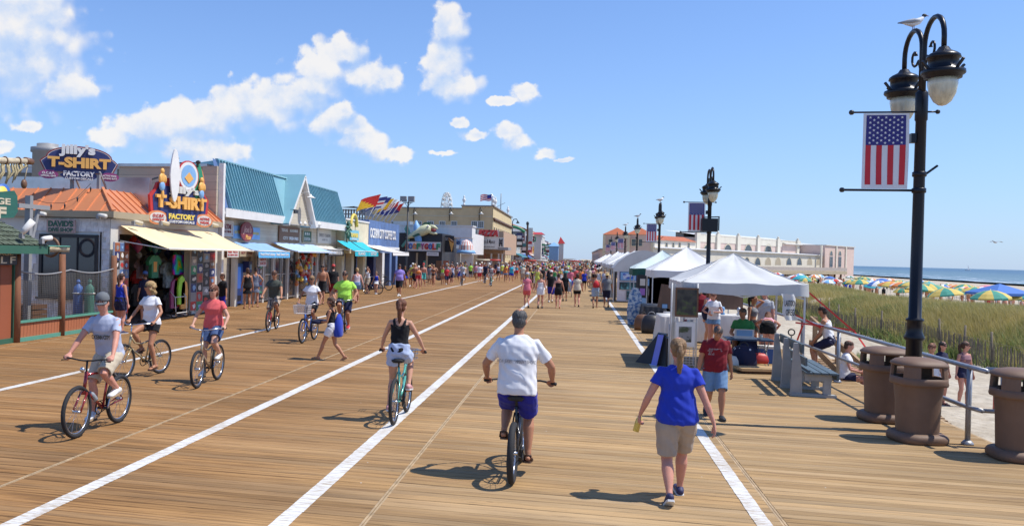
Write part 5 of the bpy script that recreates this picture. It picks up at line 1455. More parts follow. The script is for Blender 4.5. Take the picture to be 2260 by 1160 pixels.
# ---------- beige hall
YH = 141.0
HX = -14.0
x0,_,_,zl = wallY(805,1018,459,470,YH)
zl = fy(900,459,YH).z; zr = fy(1060,455.5,YH).z
xst = fy(1019,470,YH).x
e = E('beige_hall','large two storey beige stucco hall with parapet and rooftop finials','building',(HX,YH,0))
q = MB(); q.box((x0,YH,0),(xst,YH + 40,zl)); q.box((xst,YH,0),(HX,YH + 40,zr)); q.build('wall',BEIGE,e,world=True)
q = MB(); q.box((HX + .02,YH - .05,0),(HX + .12,YH + 40,zr - .3)); q.build('front_wall',BEIGE2,e,world=True)
q = MB(); q.box((x0 - .2,YH - .2,zl),(xst - .02,YH + 40,zl + .18)); q.box((xst - .1,YH - .25,zr),(HX + .35,YH + 40,zr + .2)); q.build('coping',P['grey'],e,world=True)
q = MB(); z_ = fy(900,476,YH).z; q.box((x0,YH - .06,z_),(HX,YH - .004,z_ + .12)); q.build('string_course',P['cream'],e,world=True)
for cx,w_px in ((843,14),(869,13),(896,13),(924,14),(950,15),(976,14),(1002,14),(1047,14),(1061,14)):
 a,b2,z0_,z1_ = wallY(cx - w_px / 2,cx + w_px / 2,489,502,YH)
 window(e,face_basis(SY,((a + b2) / 2,YH - .02,(z0_ + z1_) / 2)),b2 - a - .2,z1_ - z0_,3,3,'white',.1)
for cx in (913,992,1058):
 p = fy(cx,470,YH - .1)
 e2 = E('wall_lamp',{913: 'black gooseneck wall lamp on the beige wall beside the floodlight pole',992: 'black gooseneck wall lamp in the middle of the beige side wall',1058: 'black gooseneck wall lamp near the front corner of the beige hall'}[cx],'lamp',p,group='gooseneck lamps on the beige hall')
 q = MB(); q.tube([(0,0,-1.3),(0,-.1,.3),(.15,-.3,.9),(.35,-.6,.7),(.4,-.7,.2)],.06,6); q.build('arm',P['black'],e2)
 q = MB(); q.lathe([(.06,.2),(.15,0),(.5,-.25)],12,M=Matrix.Translation((.4,-.7,0))); q.build('shade',P['offwhite'],e2)
for k in range(9):
 y = YH + 2.2 + k * 4.2
 for z0_,hh in ((6.3,1.9),(3.4,1.6)):
  window(e,face_basis(PX,(HX + .13,y,z0_)),1.5,hh,2,3,'cream',.12)
q = MB(); q.box((HX + .12,YH,8.5),(HX + .4,YH + 40,8.75))
for k in range(14): q.box((HX + .12,YH + 1 + k * 2.8,8.2),(HX + .5,YH + 1.4 + k * 2.8,8.5))
q.build('cornice_bracket',P['brown'],e,world=True)
for px_,py_,l_ in ((1024,452,'white urn finial on the step of the parapet'),(1088,456,'white urn finial at the hall front corner'),(1093,457,'second white urn finial beside the corner one'),(1121,473,'pair of white urn finials at the far end of the hall front')):
 X_ = HX if px_ > 1080 else fy(px_,py_,YH + .5).x
 p = fx(px_,py_,HX + .1) if px_ > 1080 else fy(px_,py_,YH + .5)
 zb = zr + .2 if px_ != 1024 else zr + .2
 e2 = E('urn_finial',l_,'finial',(p.x,min(p.y,YH + 40),zb))
 q = MB(); q.lathe([(.22,0),(.22,.2),(.1,.3),(.14,.5),(.3,.8),(.26,1.05),(.1,1.2),(.16,1.4),(.03,1.65)],12); q.build('urn',P['white'],e2)
p = fx(1085,440,HX - 1)
e = E('roof_flag','American flag on a pole blowing left over the beige hall','flag',(fy(1085,450,YH + 3).x,YH + 3,zr))
q = MB(); zt_ = fy(1085,428,YH + 3).z - zr; q.tube([(0,0,0),(0,0,zt_)],.06,6); q.build('pole',P['silver'],e)
q = MB(); fw,fh = 1.9,1.05
for i in range(7):
 for j in range(10):
  x_a,x_b = -fw * j / 10,-fw * (j + 1) / 10
  zz = lambda x: .10 * math.sin(x * 3.5) + .1 * x
  c_ = 2 if (i < 4 and j < 4) else (0 if i % 2 == 0 else 1)
  t0,t1 = zt_ - fh * i / 7,zt_ - fh * (i + 1) / 7
  q.add([(x_a,.1 * math.sin(x_a * 4),t0 + zz(x_a)),(x_b,.1 * math.sin(x_b * 4),t0 + zz(x_b)),(x_b,.1 * math.sin(x_b * 4),t1 + zz(x_b)),(x_a,.1 * math.sin(x_a * 4),t1 + zz(x_a))],[(0,1,2,3)],c_)
q.build('cloth',[FL['red'],FL['white'],FL['blue']],e)
p = fy(1105,465,YH + 20)
e = E('antenna','thin lattice antenna behind the hall parapet','antenna',(p.x,YH + 20,zr))
q = MB(); q.tube([(0,0,0),(0,0,3.6)],.08,5); q.bar((-.8,0,1.1),(.8,0,1.9),.07,.07); q.build('mast',P['grey'],e)
e = E('timber_gallery','grey timber roof structure beyond the teal roof','structure frame',(fy(785,480,110).x,110,5))
x0,x1,z0,z1 = wallY(757,806,455,490,110)
q = MB()
for k in range(9): xx = x0 + (x1 - x0) * k / 8; q.bar((xx,110,0),(xx,110,z1 - .4),.18,.18)
for k in range(4): q.bar((x0,110,z0 + (z1 - z0) * k / 4),(x1,110,z0 + (z1 - z0) * k / 4),.15,.15)
q.build('post',P['grey'],e,world=True)
q = MB(); q.add([(x0,108,z1 - .3),(x1 - 1,108,z1 - .1),(x1,108,z1 - 1.2),(x0,116,z1 + .1),(x1 - 1,116,z1),(x1,116,z1 - 1.2)],[(0,1,4,3),(1,2,5,4)]); q.build('roof',P['black'],e,world=True)
x0,x1,z0,z1 = wallY(868,905,488,502,100)
e = E('rooftop_units','grey rooftop air handling boxes behind the coffee sign','air unit',(x0,100,z0))
q = MB(); q.box((x0,100,z0 - 2),(x1,102,z1)); q.box((x0 + .3,99.9,z0 + .2),(x1 - 1.2,100,z1 - .2)); q.build('box',P['silver'],e,world=True)
YF = 480
c_ = fy(985,468,YF); rad = (468 - 425) * YF / 1900
e = E('ferris_wheel','white ferris wheel seen almost edge on above the beige hall roof','ferris wheel',(c_.x,YF,0),R(-68))
q = MB()
for yy in (-.9,.9): q.torus((0,yy,c_.z),rad,.16,'y',40,5); q.torus((0,yy,c_.z),rad * .88,.12,'y',40,5)
q.build('rim',P['white'],e)
for k in range(20):
 a = k * math.pi / 10
 q = MB()
 for yy in (-.9,.9): q.tube([(0,yy * .6,c_.z),(rad * math.cos(a),yy,c_.z + rad * math.sin(a))],.10,4)
 q.build('spoke',P['white'],e)
for k in range(20):
 a = k * math.pi / 10 + .1
 q = MB(); q.lathe([(.1,.9),(.75,.4),(.75,-.5),(.45,-.9)],8,M=Matrix.Translation((rad * 1.02 * math.cos(a),0,c_.z + rad * 1.02 * math.sin(a) - .6))); q.build('cabin',P['offwhite'],e)
q = MB()
for s_ in (-1,1): q.tube([(s_ * 7,1.6,0),(0,1.6,c_.z),(-s_ * 7,1.6,0)],.3,6)
q.build('support',P['white'],e)
# ---------- the row of shops going on into the distance
rf = random.Random(5)
labs_ = {}
y = 182.0; k = 0
cols_w = [('offwhite','teal'),('tan','rust'),('white','blue'),('pink','white'),('cream','green'),('white','red'),('tan','white'),('lblue','white'),('offwhite','maroon'),('white','turq'),('cream','orange'),('white','lblue')]
while y < 620:
 ln = rf.uniform(14,26); hgt = rf.uniform(6.5,11.0) if y > 205 else 7.2
 wc,ac = cols_w[k % len(cols_w)]
 where = ['just past the beige hall','behind the hanging signs','in the middle of the distant row','near the red tent roof','at the hazy far end of the row'][min(4,int((y - 182) / 70))]
 st = ['flat roofed','stepped','gabled','red tiled'][rf.choice([0,1,2,3])]
 cn = dict(offwhite='off white',lblue='light blue').get(wc,wc)
 e = E('shop_building','%s %s shop with %s awning %s' % (st,cn,dict(lblue='pale blue',turq='turquoise').get(ac,ac),where),'building',(HX,y,0),group='distant shops on the left side')
 xo = rf.uniform(-.5,.8)
 q = MB(); q.box((HX - 12,y,0),(HX + xo,y + ln - .3,hgt)); q.build('wall',P[wc],e,world=True)
 if st == 'red tiled' or k == 2:
  q = MB(); q.add([(HX - 12,y - .5,hgt),(HX + xo + .6,y - .5,hgt),(HX + xo + .6,y + ln,hgt),(HX - 12,y + ln,hgt),(HX - 6,y + 3,hgt + 2.2),(HX - 6,y + ln - 3,hgt + 2.2)],[(0,1,4),(1,2,5,4),(2,3,5),(3,0,4,5)]); q.build('roof',TILE,e,world=True)
 elif st == 'gabled':
  q = MB(); q.add([(HX - 12,y,hgt),(HX + xo,y,hgt),(HX + xo,y + ln,hgt),(HX - 12,y + ln,hgt),(HX - 6,y,hgt + 2),(HX - 6,y + ln,hgt + 2)],[(0,1,4),(1,2,5,4),(2,3,5),(3,0,4,5)]); q.build('roof',P['grey'],e,world=True)
 else:
  q = MB(); q.box((HX - 12.1,y - .1,hgt),(HX + xo + .2,y + ln,hgt + .25)); q.build('coping',P['white'],e,world=True)
 for j in range(int(ln / 4)):
  window(e,face_basis(PX,(HX + xo + .01,y + 2 + j * 4,hgt * .68)),1.6,1.5,2,2,'white',.1)
 for j in range(2):
  window(e,face_basis(SY,(HX - 2.5 - j * 3.5,y - .01,hgt * .72)),1.3,1.4,2,2,'white',.1)
 q = MB(); q.box((HX + xo,y + .5,0),(HX + xo + .03,y + ln - 1,2.6)); q.build('shop_window',GLASS,e,world=True)
 q = MB(); q.add([(HX + xo,y + .5,3.3),(HX + xo + 1.8,y + .5,2.6),(HX + xo + 1.8,y + ln - 1,2.6),(HX + xo,y + ln - 1,3.3),(HX + xo + 1.82,y + .5,2.35),(HX + xo + 1.82,y + ln - 1,2.35)],[(0,1,2,3),(1,4,5,2),(0,4,1)]); q.build('awning',P[ac],e,world=True)
 for j in range(rf.choice([4,5])):
  yy = y + rf.uniform(0,ln * .8); zc_ = rf.uniform(3.4,7.5); w_ = rf.uniform(1.0,2.6); h_ = rf.uniform(.7,2.4)
  sc_ = rf.choice(['red','white','navy','teal','yellow','green','maroon','white','offwhite','black'])
  e2 = E('blade_sign','%s hanging shop sign over the crowd %s' % (sc_.replace('offwhite','off white'),where),'sign',(HX + xo + .4 + w_ / 2,yy,zc_),group='hanging signs of the distant shops')
  q = MB(); q.box((-w_ / 2,-.1,-h_ / 2),(w_ / 2,.1,h_ / 2)); q.build('board',P[sc_],e2)
  q = MB(); q.box((-w_ * .38,-.14,-h_ * .2),(w_ * .38,-.101,h_ * .2)); q.build('band',P['white' if sc_ not in ('white','offwhite','yellow') else 'red'],e2)
  q = MB(); q.bar((-w_ / 2 - .6,0,h_ * .3),(-w_ / 2,0,h_ * .3),.06,.06); q.build('bracket',P['black'],e2)
 y += ln + rf.choice([0,0,1.5]); k += 1
e = E('green_dome_canopy','grey canvas pavilion with curved green rim beside the hall','canopy',(HX + 1,186,4))
x0,x1,z0,z1 = wallY(1128,1158,500,530,186)
q = MB(); q.tube([((x0 + (x1 - x0) * i / 8),186,z1 - (i / 8) ** 2 * 1.1) for i in range(9)],.35,6); q.build('rim',P['green'],e,world=True)
q = MB(); q.box((x0,186.5,z0),(x1,190,z1 - 1)); q.build('drape',P['grey'],e,world=True)
x0,x1,z0,z1 = wallY(1162,1171,497,532,205)
e = E('pylon_sign','tall brown vertical sign with lamp on top beside a white board','sign',((x0 + x1) / 2,205,z0))
q = MB(); q.box((x0,205,0),(x0 + (x1 - x0) * .45,205.5,z1)); q.build('brown_panel',P['brown'],e,world=True)
q = MB(); q.box((x0 + (x1 - x0) * .5,205,z0),(x1 + .5,205.4,z1 - .6)); q.build('white_panel',P['offwhite'],e,world=True)
q = MB(); q.ell(((x0 * .8 + x1 * .2),205,z1 + .4),(.35,.35,.5)); q.build('lamp_head',P['black'],e,world=True)
x0,x1,z0,z1 = wallY(1176,1199,512,572,235)
e = E('red_roof_pavilion','pale pavilion tower with wide red hipped roof in the distant row','building',((x0 + x1) / 2,235,0))
q = MB(); q.box((x0 + .3,235,0),(x1 - .6,240,z1 - .6)); q.build('wall',P['offwhite'],e,world=True)
q = MB(); q.add([(x0 - .4,234,z1 - .6),(x1 + .3,234,z1 - .6),(x1 + .3,241,z1 - .6),(x0 - .4,241,z1 - .6),(x0 + .5,237,z1),(x1 - .6,237,z1)],[(0,1,5,4),(1,2,5),(2,3,4,5),(3,0,4),(3,2,1,0)]); q.build('roof',P['red'],e,world=True)
x0,x1,z0,z1 = wallY(1231,1246,522,575,330)
e = E('red_tent_tower','white tower with red peaked tent roof ending the left row','tower',((x0 + x1) / 2,330,0))
zz = z1 - 2.6
q = MB(); q.box((x0 + .3,330,0),(x1 - .4,332,zz)); q.build('wall',P['offwhite'],e,world=True)
q = MB(); q.add([(x0,329.5,zz),(x1 + .2,329.5,zz),(x1 + .2,333,zz),(x0,333,zz),(x0 + .9,331,z1)],[(0,1,4),(1,2,4),(2,3,4),(3,0,4),(3,2,1,0)]); q.build('roof',P['red'],e,world=True)
x0,x1,z0,z1 = wallY(1212,1232,534,575,300)
e = E('blue_roof_shop','pale blue hip roofed shop left of the red tent tower','building',((x0 + x1) / 2,300,0))
q = MB(); q.box((x0,300,0),(x1,306,z1 - 1.4)); q.build('wall',P['lblue'],e,world=True)
q = MB(); q.add([(x0 - .5,299.5,z1 - 1.4),(x1 + .5,299.5,z1 - 1.4),(x1 + .5,306,z1 - 1.4),(x0 - .5,306,z1 - 1.4),((x0 + x1) / 2,303,z1)],[(0,1,4),(1,2,4),(2,3,4),(3,0,4)]); q.build('roof',P['lblue'],e,world=True)
for px_,Yd,l_ in ((1131,183,'black gooseneck street lamp just past the hall corner'),):
 p = fy(px_,500,Yd)
 e = E('gooseneck_street_lamp',l_,'street lamp',(p.x,Yd,0))
 q = MB(); zt_ = fy(px_,484,Yd).z; q.tube([(0,0,0),(0,0,zt_ - .5),(.2,0,zt_),(.8,0,zt_ + .1),(1.1,0,zt_ - .4)],.09,6); q.build('pole',P['black'],e)
 q = MB(); q.lathe([(.1,.2),(.4,-.3)],10,M=Matrix.Translation((1.1,0,zt_ - .5))); q.build('shade',P['black'],e)
# ---------- music hall on the pier
A0 = Vector((24.3,192.0,0)); A1 = Vector((77.0,274.0,0))
ax = (A1 - A0).normalized(); nrm = Vector((ax.y,-ax.x,0))      # outward,toward camera side
if nrm.y > 0: nrm = -nrm
def pl(px,py,off=0.0):
 """picture point -> (distance along the hall, height) on the plane 'off' metres behind the front"""
 o_ = A0 - nrm * off
 d_ = _ray(px,py); C0 = Vector((0,0,H_CAM))
 t_ = (o_ - C0).dot(nrm) / d_.dot(nrm)
 p_ = C0 + d_ * t_
 return (p_ - A0).dot(ax),p_.z
PR = E('pier_hall','long pink and cream arcaded music hall with white roofs on the pier','building',A0,math.atan2(ax.y,ax.x))
sgn = -1 if (Matrix.Rotation(-math.atan2(ax.y,ax.x),3,'Z') @ nrm).y < 0 else 1
def lb(q_,a0,a1,d0,d1,z0,z1): q_.box((a0,-sgn * d0,z0),(a1,-sgn * d1,z1))
zt0 = pl(1540,520,6)[1]; zt1 = pl(1760,527,6)[1]
aL,aR = pl(1537,530,6)[0],pl(1766,540,6)[0]
ztop = (zt0 + zt1) / 2
q = MB(); lb(q,aL,aR,6,17,0,ztop - .9); q.build('nave_wall',PINKS,PR)
q = MB(); lb(q,aL,aR,5.9,6.3,ztop - 1.9,ztop - .3); lb(q,aL - .2,aR + .2,5.85,6.4,ztop - .3,ztop - .1); q.build('parapet',PALES,PR)
q = MB(); q.add([(aL,-sgn * 6.3,ztop - .3),(aR,-sgn * 6.3,ztop - .3),(aR,-sgn * 14,ztop + .75),(aL,-sgn * 14,ztop + .75)],[(0,1,2,3)]); q.build('nave_roof',mat('white_membrane',(.68,.68,.67),.6),PR)
for px_ in (1540,1585,1630,1674,1718,1761):
 a = pl(px_,540,5.7)[0]
 q = MB(); lb(q,a - .9,a + .9,5.5,6.0,0,ztop + .08); lb(q,a - .5,a + .5,5.55,6.1,ztop + .08,ztop + .3); q.ell((a,-sgn * 5.8,ztop + .5),(.3,.3,.28)); q.build('pilaster',PALES,PR)
Msg = Matrix.Rotation(math.atan2(ax.y,ax.x),4,'Z'); Msg.translation = A0
def hallM(a,off,z):
 M_ = face_basis(nrm,A0 + ax * a - nrm * off); M_.translation.z = z; return M_
for px_ in (1562,1607,1652,1696,1738):
 a,z_ = pl(px_,550,5.9)
 a2,z2 = pl(px_,540.5,5.9)
 w_ = 4.8
 window(PR,hallM(a,5.95,z2 - 3.0),w_,1.4,4,1,'cream',.25,arch=True,sill=False)
pa0,pa1 = pl(1440,556,0)[0],pl(1812,566,0)[0]
zp = (pl(1500,549,0)[1] + pl(1790,560,0)[1]) / 2
q = MB(); lb(q,pa0,pa1,0,5.8,-1,zp); q.build('porch_wall',PALES,PR)
q = MB(); q.add([(pa0,sgn * .5,zp),(pa1,sgn * .5,zp),(pa1,-sgn * 5.8,zp + .3),(pa0,-sgn * 5.8,zp + .3),(pa0,sgn * .5,zp - .2),(pa1,sgn * .5,zp - .2)],[(0,1,2,3),(0,4,5,1)]); q.build('porch_roof',MATS['white_membrane'],PR)
for px_ in (1601,1625,1648,1672,1695,1717,1741,1764,1787,1808):
 a,z_ = pl(px_,583,-.02)
 _,zt_ = pl(px_,571,-.02)
 if a > pa1 - .5: continue
 f_ = window(PR,hallM(a,-.02,(z_ + zt_) / 2 - .75),3.3,zt_ - z_ - 1.2,1,1,'cream',.2,arch=True,sill=False,name='arch')
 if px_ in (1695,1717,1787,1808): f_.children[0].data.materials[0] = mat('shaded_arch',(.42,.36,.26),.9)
q = MB(); lb(q,pa0 - 6,pl(1868,590,-4)[0],-4.2,-3.9,pl(1700,596,-4)[1],pl(1700,588,-4)[1]); q.build('terrace_parapet',mat('weathered_parapet',(.38,.33,.29),.85,dirt=.3),PR)
q = MB(); lb(q,pa0 - 6,pl(1868,598,-4)[0],-4.2,26,pl(1700,602,-4)[1] - .3,pl(1700,597,-4)[1]); q.build('pier_deck',P['tan'],PR)
q = MB()
a = pa0
while a < pl(1868,598,-4)[0]:
 for d_ in (-3.5,6,16,25): q.cyl((a,-sgn * d_,-4),(a,-sgn * d_,pl(1700,600,-4)[1]),.25,n=6)
 a += 5
q.build('pile',P['brown'],PR)
ba0,ba1 = pl(1766,560,1.2)[0],pl(1867,560,1.2)[0]
bz = pl(1850,541.5,1.2)[1]
q = MB(); lb(q,pa1 + .02,ba1,-1,20,-1,bz - .4); lb(q,ba0,pa1,5.85,20,0,bz - .4); q.build('end_block_wall',PINKS,PR)
q = MB(); lb(q,ba0,ba1 + .3,5,20.3,bz - .4,bz - .2); lb(q,pa1,ba1 + .4,-1.3,5,bz - .4,bz - .2); q.add([(ba0,-sgn * 5,bz - .2),(ba1,-sgn * 5,bz - .2),(ba0 + 4,-sgn * 13,bz + 1.2),(ba0,-sgn * 13,bz + 1.2)],[(0,1,2,3)]); q.build('end_block_roof',P['offwhite'],PR)
for px_ in (1812,1845,1866):
 a = pl(px_,560,-1)[0]; q = MB(); lb(q,a - .55,a + .2,-1.3,-.9,0,bz - .4); q.build('quoin',PALES,PR)
for px_ in (1834,1853):
 a,zb = pl(px_,588,-1.05); _,zm = pl(px_,567,-1.05)
 window(PR,hallM(a,-1.05,(zb + zm) / 2),2.1,zm - zb,2,3,'grey',.16,sill=False)
 window(PR,hallM(a,-1.05,zm + .55),2.1,.2,2,1,'cream',.2,arch=True,sill=False)
la0,la1 = pl(1450,540,5)[0],pl(1536,540,5)[0]
lz = pl(1500,532,5)[1]
q = MB(); lb(q,la0 - 1,la1 - .1,5,12,0,lz); q.build('office_wall',PALES,PR)
q = MB(); q.add([(la0 - 1,-sgn * 4.6,lz),(la1 - .1,-sgn * 4.6,lz),(la1 - .1,-sgn * 8,lz + 1.1),(la0 - 1,-sgn * 8,lz + 1.1)],[(0,1,2,3)]); q.build('tile_roof',TILE,PR)
for px_ in (1471,1486,1500,1520):
 a,z_ = pl(px_,541,4.95); window(PR,hallM(a,4.98,z_),.9,.9,1,2,'cream',.1,sill=False)
q = MB(); a,z_ = pl(1500,516,12); lb(q,a - 2,a + 10,10,12,lz,z_ + .4); q.build('dark_roof',P['grey'],PR)
for px_,l_,half in ((1362,'left hipped clay tile roofed pink tower at the head of the pier',29),(1413,'right hipped clay tile roofed pink tower of the pier head',30)):
 Zd = 172.0
 d_ = _ray(px_,520); d_ = d_ / d_.dot(C_F) * Zd
 zt_ = H_CAM + (fy(px_,503,d_.y).z - H_CAM); ze_ = fy(px_,518,d_.y).z
 w_ = half * Zd / 1900
 e = E('pier_tower',l_,'tower',(d_.x,d_.y,0),R(-6))
 q = MB(); q.box((-w_ * .88,-w_ * .88,-1),(w_ * .88,w_ * .88,ze_)); q.build('wall',PINKS,e)
 q = MB(); q.add([(-w_,-w_,ze_),(w_,-w_,ze_),(w_,w_,ze_),(-w_,w_,ze_),(0,0,zt_ + .1)],[(0,1,4),(1,2,4),(2,3,4),(3,0,4),(3,2,1,0)]); q.build('roof',TILE,e)
 for s_ in (-1,0,1):
  window(e,face_basis(SY,(d_.x + s_ * w_ * .5,d_.y - w_ * .89,ze_ - 1.6)),.8,1.3,1,2,'cream',.1,sill=False)
  window(e,face_basis(NX,(d_.x - w_ * .89,d_.y + s_ * w_ * .5,ze_ - 1.6)),.8,1.3,1,2,'cream',.1,sill=False)
 q = MB()
 for sx in (-1,1): q.box((sx * w_ * .88 - .25,-w_ * .93,-1),(sx * w_ * .88 + .25,-w_ * .80,ze_ - .1))
 q.build('quoin',P['cream'],e)
e = E('far_pavilion','low pink pavilion with dark roofline far along the right side','building',(7,262,0))
q = MB(); q.box((6.2,262,0),(12,420,5.2)); q.build('wall',PINKS,e,world=True)
q = MB(); q.box((6.0,261,5.2),(12.5,421,5.6)); q.build('roof',P['grey'],e,world=True)
for k in range(12): window(e,face_basis(NX,(6.19,266 + k * 12,3.2)),3,1.6,2,1,'white',.2,sill=False)
# ================================================================== RIGHT SIDE: LAMPS,BINS,RAILS,STALLS
BLK = mat('lamp_black',(0.008,0.009,0.014),.35,var=.15,spec=.35)
def globe_mat():
 mt = mat('lamp_globe',(.62,.58,.42),.16,var=.25,vscale=3,spec=.7,stretch=(6,6,1),alpha=.93,sss=.0,coat=.5)
 return mt
GLB = globe_mat()
LPX = 4.9
def lamp(label,loc,group='street lamps along the beach side'):
 e = E('street_lamp',label,'street lamp',loc,group=group)
 q = MB(); q.lathe([(.15,0),(.15,.12),(.115,.16),(.105,1.36),(.135,1.38),(.14,1.41),(.12,1.45),(.105,1.5),(.10,1.64),(.12,1.655),(.12,1.68),(.085,1.7),(.078,3.0),(.072,4.60),(.085,4.62),(.085,5.02),(.05,5.06)],20); q.build('pole',BLK,e)
 q = MB()
 for z in (3.58,3.82): q.lathe([(.08,z - .04),(.095,z - .03),(.095,z + .03),(.08,z + .04)],16)
 q.build('band',BLK,e); q = MB(); q.bar((.08,0,3.82),(.24,0,3.95),.03,.03); q.build('bracket',BLK,e); q = MB(); q.box((-.14,-.05,4.28),(-.07,.05,4.42)); q.build('junction_box',BLK,e)
 for s in (-1,1):
  r = .35; off = .045
  pts = [(0,s * off,4.9),(0,s * off,5.65)] + [(0,s * (off + r - r * math.cos(math.pi * i / 12)),5.68 + r * 1.0 * math.sin(math.pi * i / 12)) for i in range(13)] + [(0,s * (off + 2 * r),5.52)]
  q = MB(); q.tube(pts,.036,8); q.build('arm',BLK,e)
  q = MB(); sp = [(0,s * (off + .02 + .10 * i / 9),5.28 + .04 * i) for i in range(4)]
  sp += [(0,s * (off + .27 + (.17 - .013 * i) * math.cos(2.6 - i * .55)),5.62 + (.17 - .013 * i) * math.sin(2.6 - i * .55) * -1 + .0) for i in range(11)]
  q.tube(sp,[.018] * (len(sp) - 1) + [.03],6); q.build('scroll',BLK,e)
  yc = s * (off + 2 * r)
  Mh = Matrix.Translation((0,yc,0))
  q = MB(); q.lathe([(.03,5.53),(.06,5.52),(.09,5.47),(.17,5.43),(.205,5.40),(.215,5.36),(.19,5.355),(.19,5.22),(.27,5.19),(.275,5.15),(.26,5.13),(.235,5.12),(.23,5.08),(.10,5.08)],24,M=Mh)
  for k in range(4):
   a = k * math.pi / 2 + .4; q.bar((.24 * math.cos(a),yc + .24 * math.sin(a),5.2),(.34 * math.cos(a),yc + .34 * math.sin(a),5.30),.03,.03)
  q.build('lamp_hood',BLK,e)
  q = MB(); q.lathe([(.185,5.09),(.188,5.0),(.165,4.87),(.11,4.76),(.05,4.71),(.008,4.70)],24,M=Mh); q.build('globe',GLB,e)
 return e
def star_pts(cx,cz,r):
 return [(cx + (r if i % 2 == 0 else r * .4) * math.sin(math.pi * i / 5),cz + (r if i % 2 == 0 else r * .4) * math.cos(math.pi * i / 5)) for i in range(10)]
FLW = mat('banner_white',(.74,.74,.76),.7,var=.05); FLR = mat('banner_red',(.58,.025,.04),.7,var=.06); FLB = mat('banner_blue',(.03,.03,.20),.7,var=.06)
RUST = mat('rod_black',(.02,.02,.022),.4)
def banner(label,loc):
 e = E('flag_banner',label,'flag banner',loc,group='flag banners on the street lamps')
 x0,x1,zb,zt = -.79,-.165,3.60,4.72
 def P3(u,v,d=0): # u 0..1 left to right,v 0..1 bottom to top
  x = x0 + (x1 - x0) * u; z = zb + (zt - zb) * v
  return (x,-.02 + .03 * math.sin(v * 3.1) * math.sin(u * 4) - d,z)
 q = MB(); n,m_ = 10,12
 g_ = [[P3(i / n,j / m_) for i in range(n + 1)] for j in range(m_ + 1)]
 q.add([p for r_ in g_ for p in r_],[(j * (n + 1) + i,j * (n + 1) + i + 1,(j + 1) * (n + 1) + i + 1,(j + 1) * (n + 1) + i) for j in range(m_) for i in range(n)],0,True)
 q.build('cloth',FLW,e)
 def strip(u0,u1,v0,v1,mi,q_,d=.003,nn=8):
  for j in range(nn):
   va,vb = v0 + (v1 - v0) * j / nn,v0 + (v1 - v0) * (j + 1) / nn
   k2 = 4
   for i in range(k2):
    ua,ub = u0 + (u1 - u0) * i / k2,u0 + (u1 - u0) * (i + 1) / k2
    for dd,rev in ((d,False),(-d,True)):
     f = [P3(ua,va,dd),P3(ub,va,dd),P3(ub,vb,dd),P3(ua,vb,dd)]
     q_.add(f,[(0,1,2,3) if not rev else (3,2,1,0)],mi)
 for k in range(4):
  q = MB(); u = .07 + .86 * (2 * k) / 7; strip(u,u + .86 / 7,.055,.58,0,q); q.build('red_stripe',FLR,e)
 q = MB(); strip(.07,.93,.58,.975,0,q); ca = q.build('star_field',FLB,e)
 q = MB()
 for r_ in range(11):
  for c_ in range(5 if r_ % 2 == 0 else 4):
   u = .07 + .86 * ((c_ + (.5 if r_ % 2 == 0 else 1.0)) / 5); v = .61 + .335 * r_ / 10
   p = P3(u,v,.007)
   pts = star_pts(p[0],p[2],.023)
   q.add([(x,p[1],z) for x,z in pts],[tuple(range(9,-1,-1))]); q.add([(x,p[1] + .014,z) for x,z in pts],[tuple(range(10))])
 q.build('star',FLW,ca)
 q = MB()
 for z,xe,r_ in ((zt + .02,-.95,.014),(zb - .02,-1.05,.018)):
  q.tube([(-.07,0,z),(xe,0,z)],r_,7); q.ell((xe,0,z),(.04,.04,.04),8,6)
 q.tube([(.07,0,zt + .02),(.2,0,zt + .02)],.014,6); q.ell((.22,0,zt + .02),(.035,.035,.035),8,6)
 q.build('rod',RUST,e)
 return e
GW = mat('gull_white',(.75,.75,.76),.7); GG = mat('gull_grey',(.33,.35,.38),.7); GK = mat('gull_black',(.03,.03,.03),.6)
def gull(label,loc,rz=0.0,s=1.0,fly=False):
 e = E('seagull',label,'gull',loc,rz,group='gulls resting on the lamps' if not fly else None)
 q = MB(); q.tube([(-.17,0,.10),(-.12,0,.105),(-.02,0,.10),(.07,0,.13),(.12,0,.17),(.145,0,.20)],[.01,.035,.058,.052,.032,.022],10); q.build('body',GW,e)
 q = MB(); q.ell((.16,0,.222),(.036,.027,.028),10,7); q.build('head',GK,e)
 q = MB(); q.tube([(.19,0,.22),(.235,0,.213)],[.011,.002],6); q.build('beak',P['maroon'],e)
 for sd in (-1,1):
  if fly:
   q = MB(); q.rings([[(.05 - .02 * i,sd * (.03 + .13 * i),.14 + .05 * math.sin(i * .8) + .0),(-.08 - .02 * i * 1.2,sd * (.03 + .13 * i),.14 + .05 * math.sin(i * .8)),(-.08 - .02 * i * 1.2,sd * (.03 + .13 * i),.13 + .05 * math.sin(i * .8)),(.05 - .02 * i,sd * (.03 + .13 * i),.13 + .05 * math.sin(i * .8))] for i in range(5)])
  else:
   q = MB(); q.tube([(.07,sd * .042,.135),(-.02,sd * .05,.125),(-.12,sd * .03,.115),(-.24,sd * .012,.10)],[.02,.038,.026,.004],8)
  q.build('wing',GG,e)
  if not fly:
   q = MB(); q.tube([(.0,sd * .02,.06),(.0,sd * .02,0)],.005,5); q.box((-.01,sd * .02 - .012,0),(.03,sd * .02 + .012,.006)); q.build('leg',P['maroon'],e)
 if not fly:
  q = MB(); q.tube([(-.16,0,.105),(-.24,0,.095)],[.015,.006],6); q.build('tail',GK,e)
 e.scale = (s,s,s)
 return e
LY = [14.05,35.0,56.0,77.0,96.5,117,138]
ll = ['tall black double headed street lamp behind the brown bins, nearest','black double headed street lamp with loudspeaker box above the white tents','third black street lamp from the camera beyond the tents','fourth black street lamp before the tiled towers','fifth black street lamp in front of the left tiled tower','sixth small black street lamp far along the walk','farthest small black street lamp along the walk']
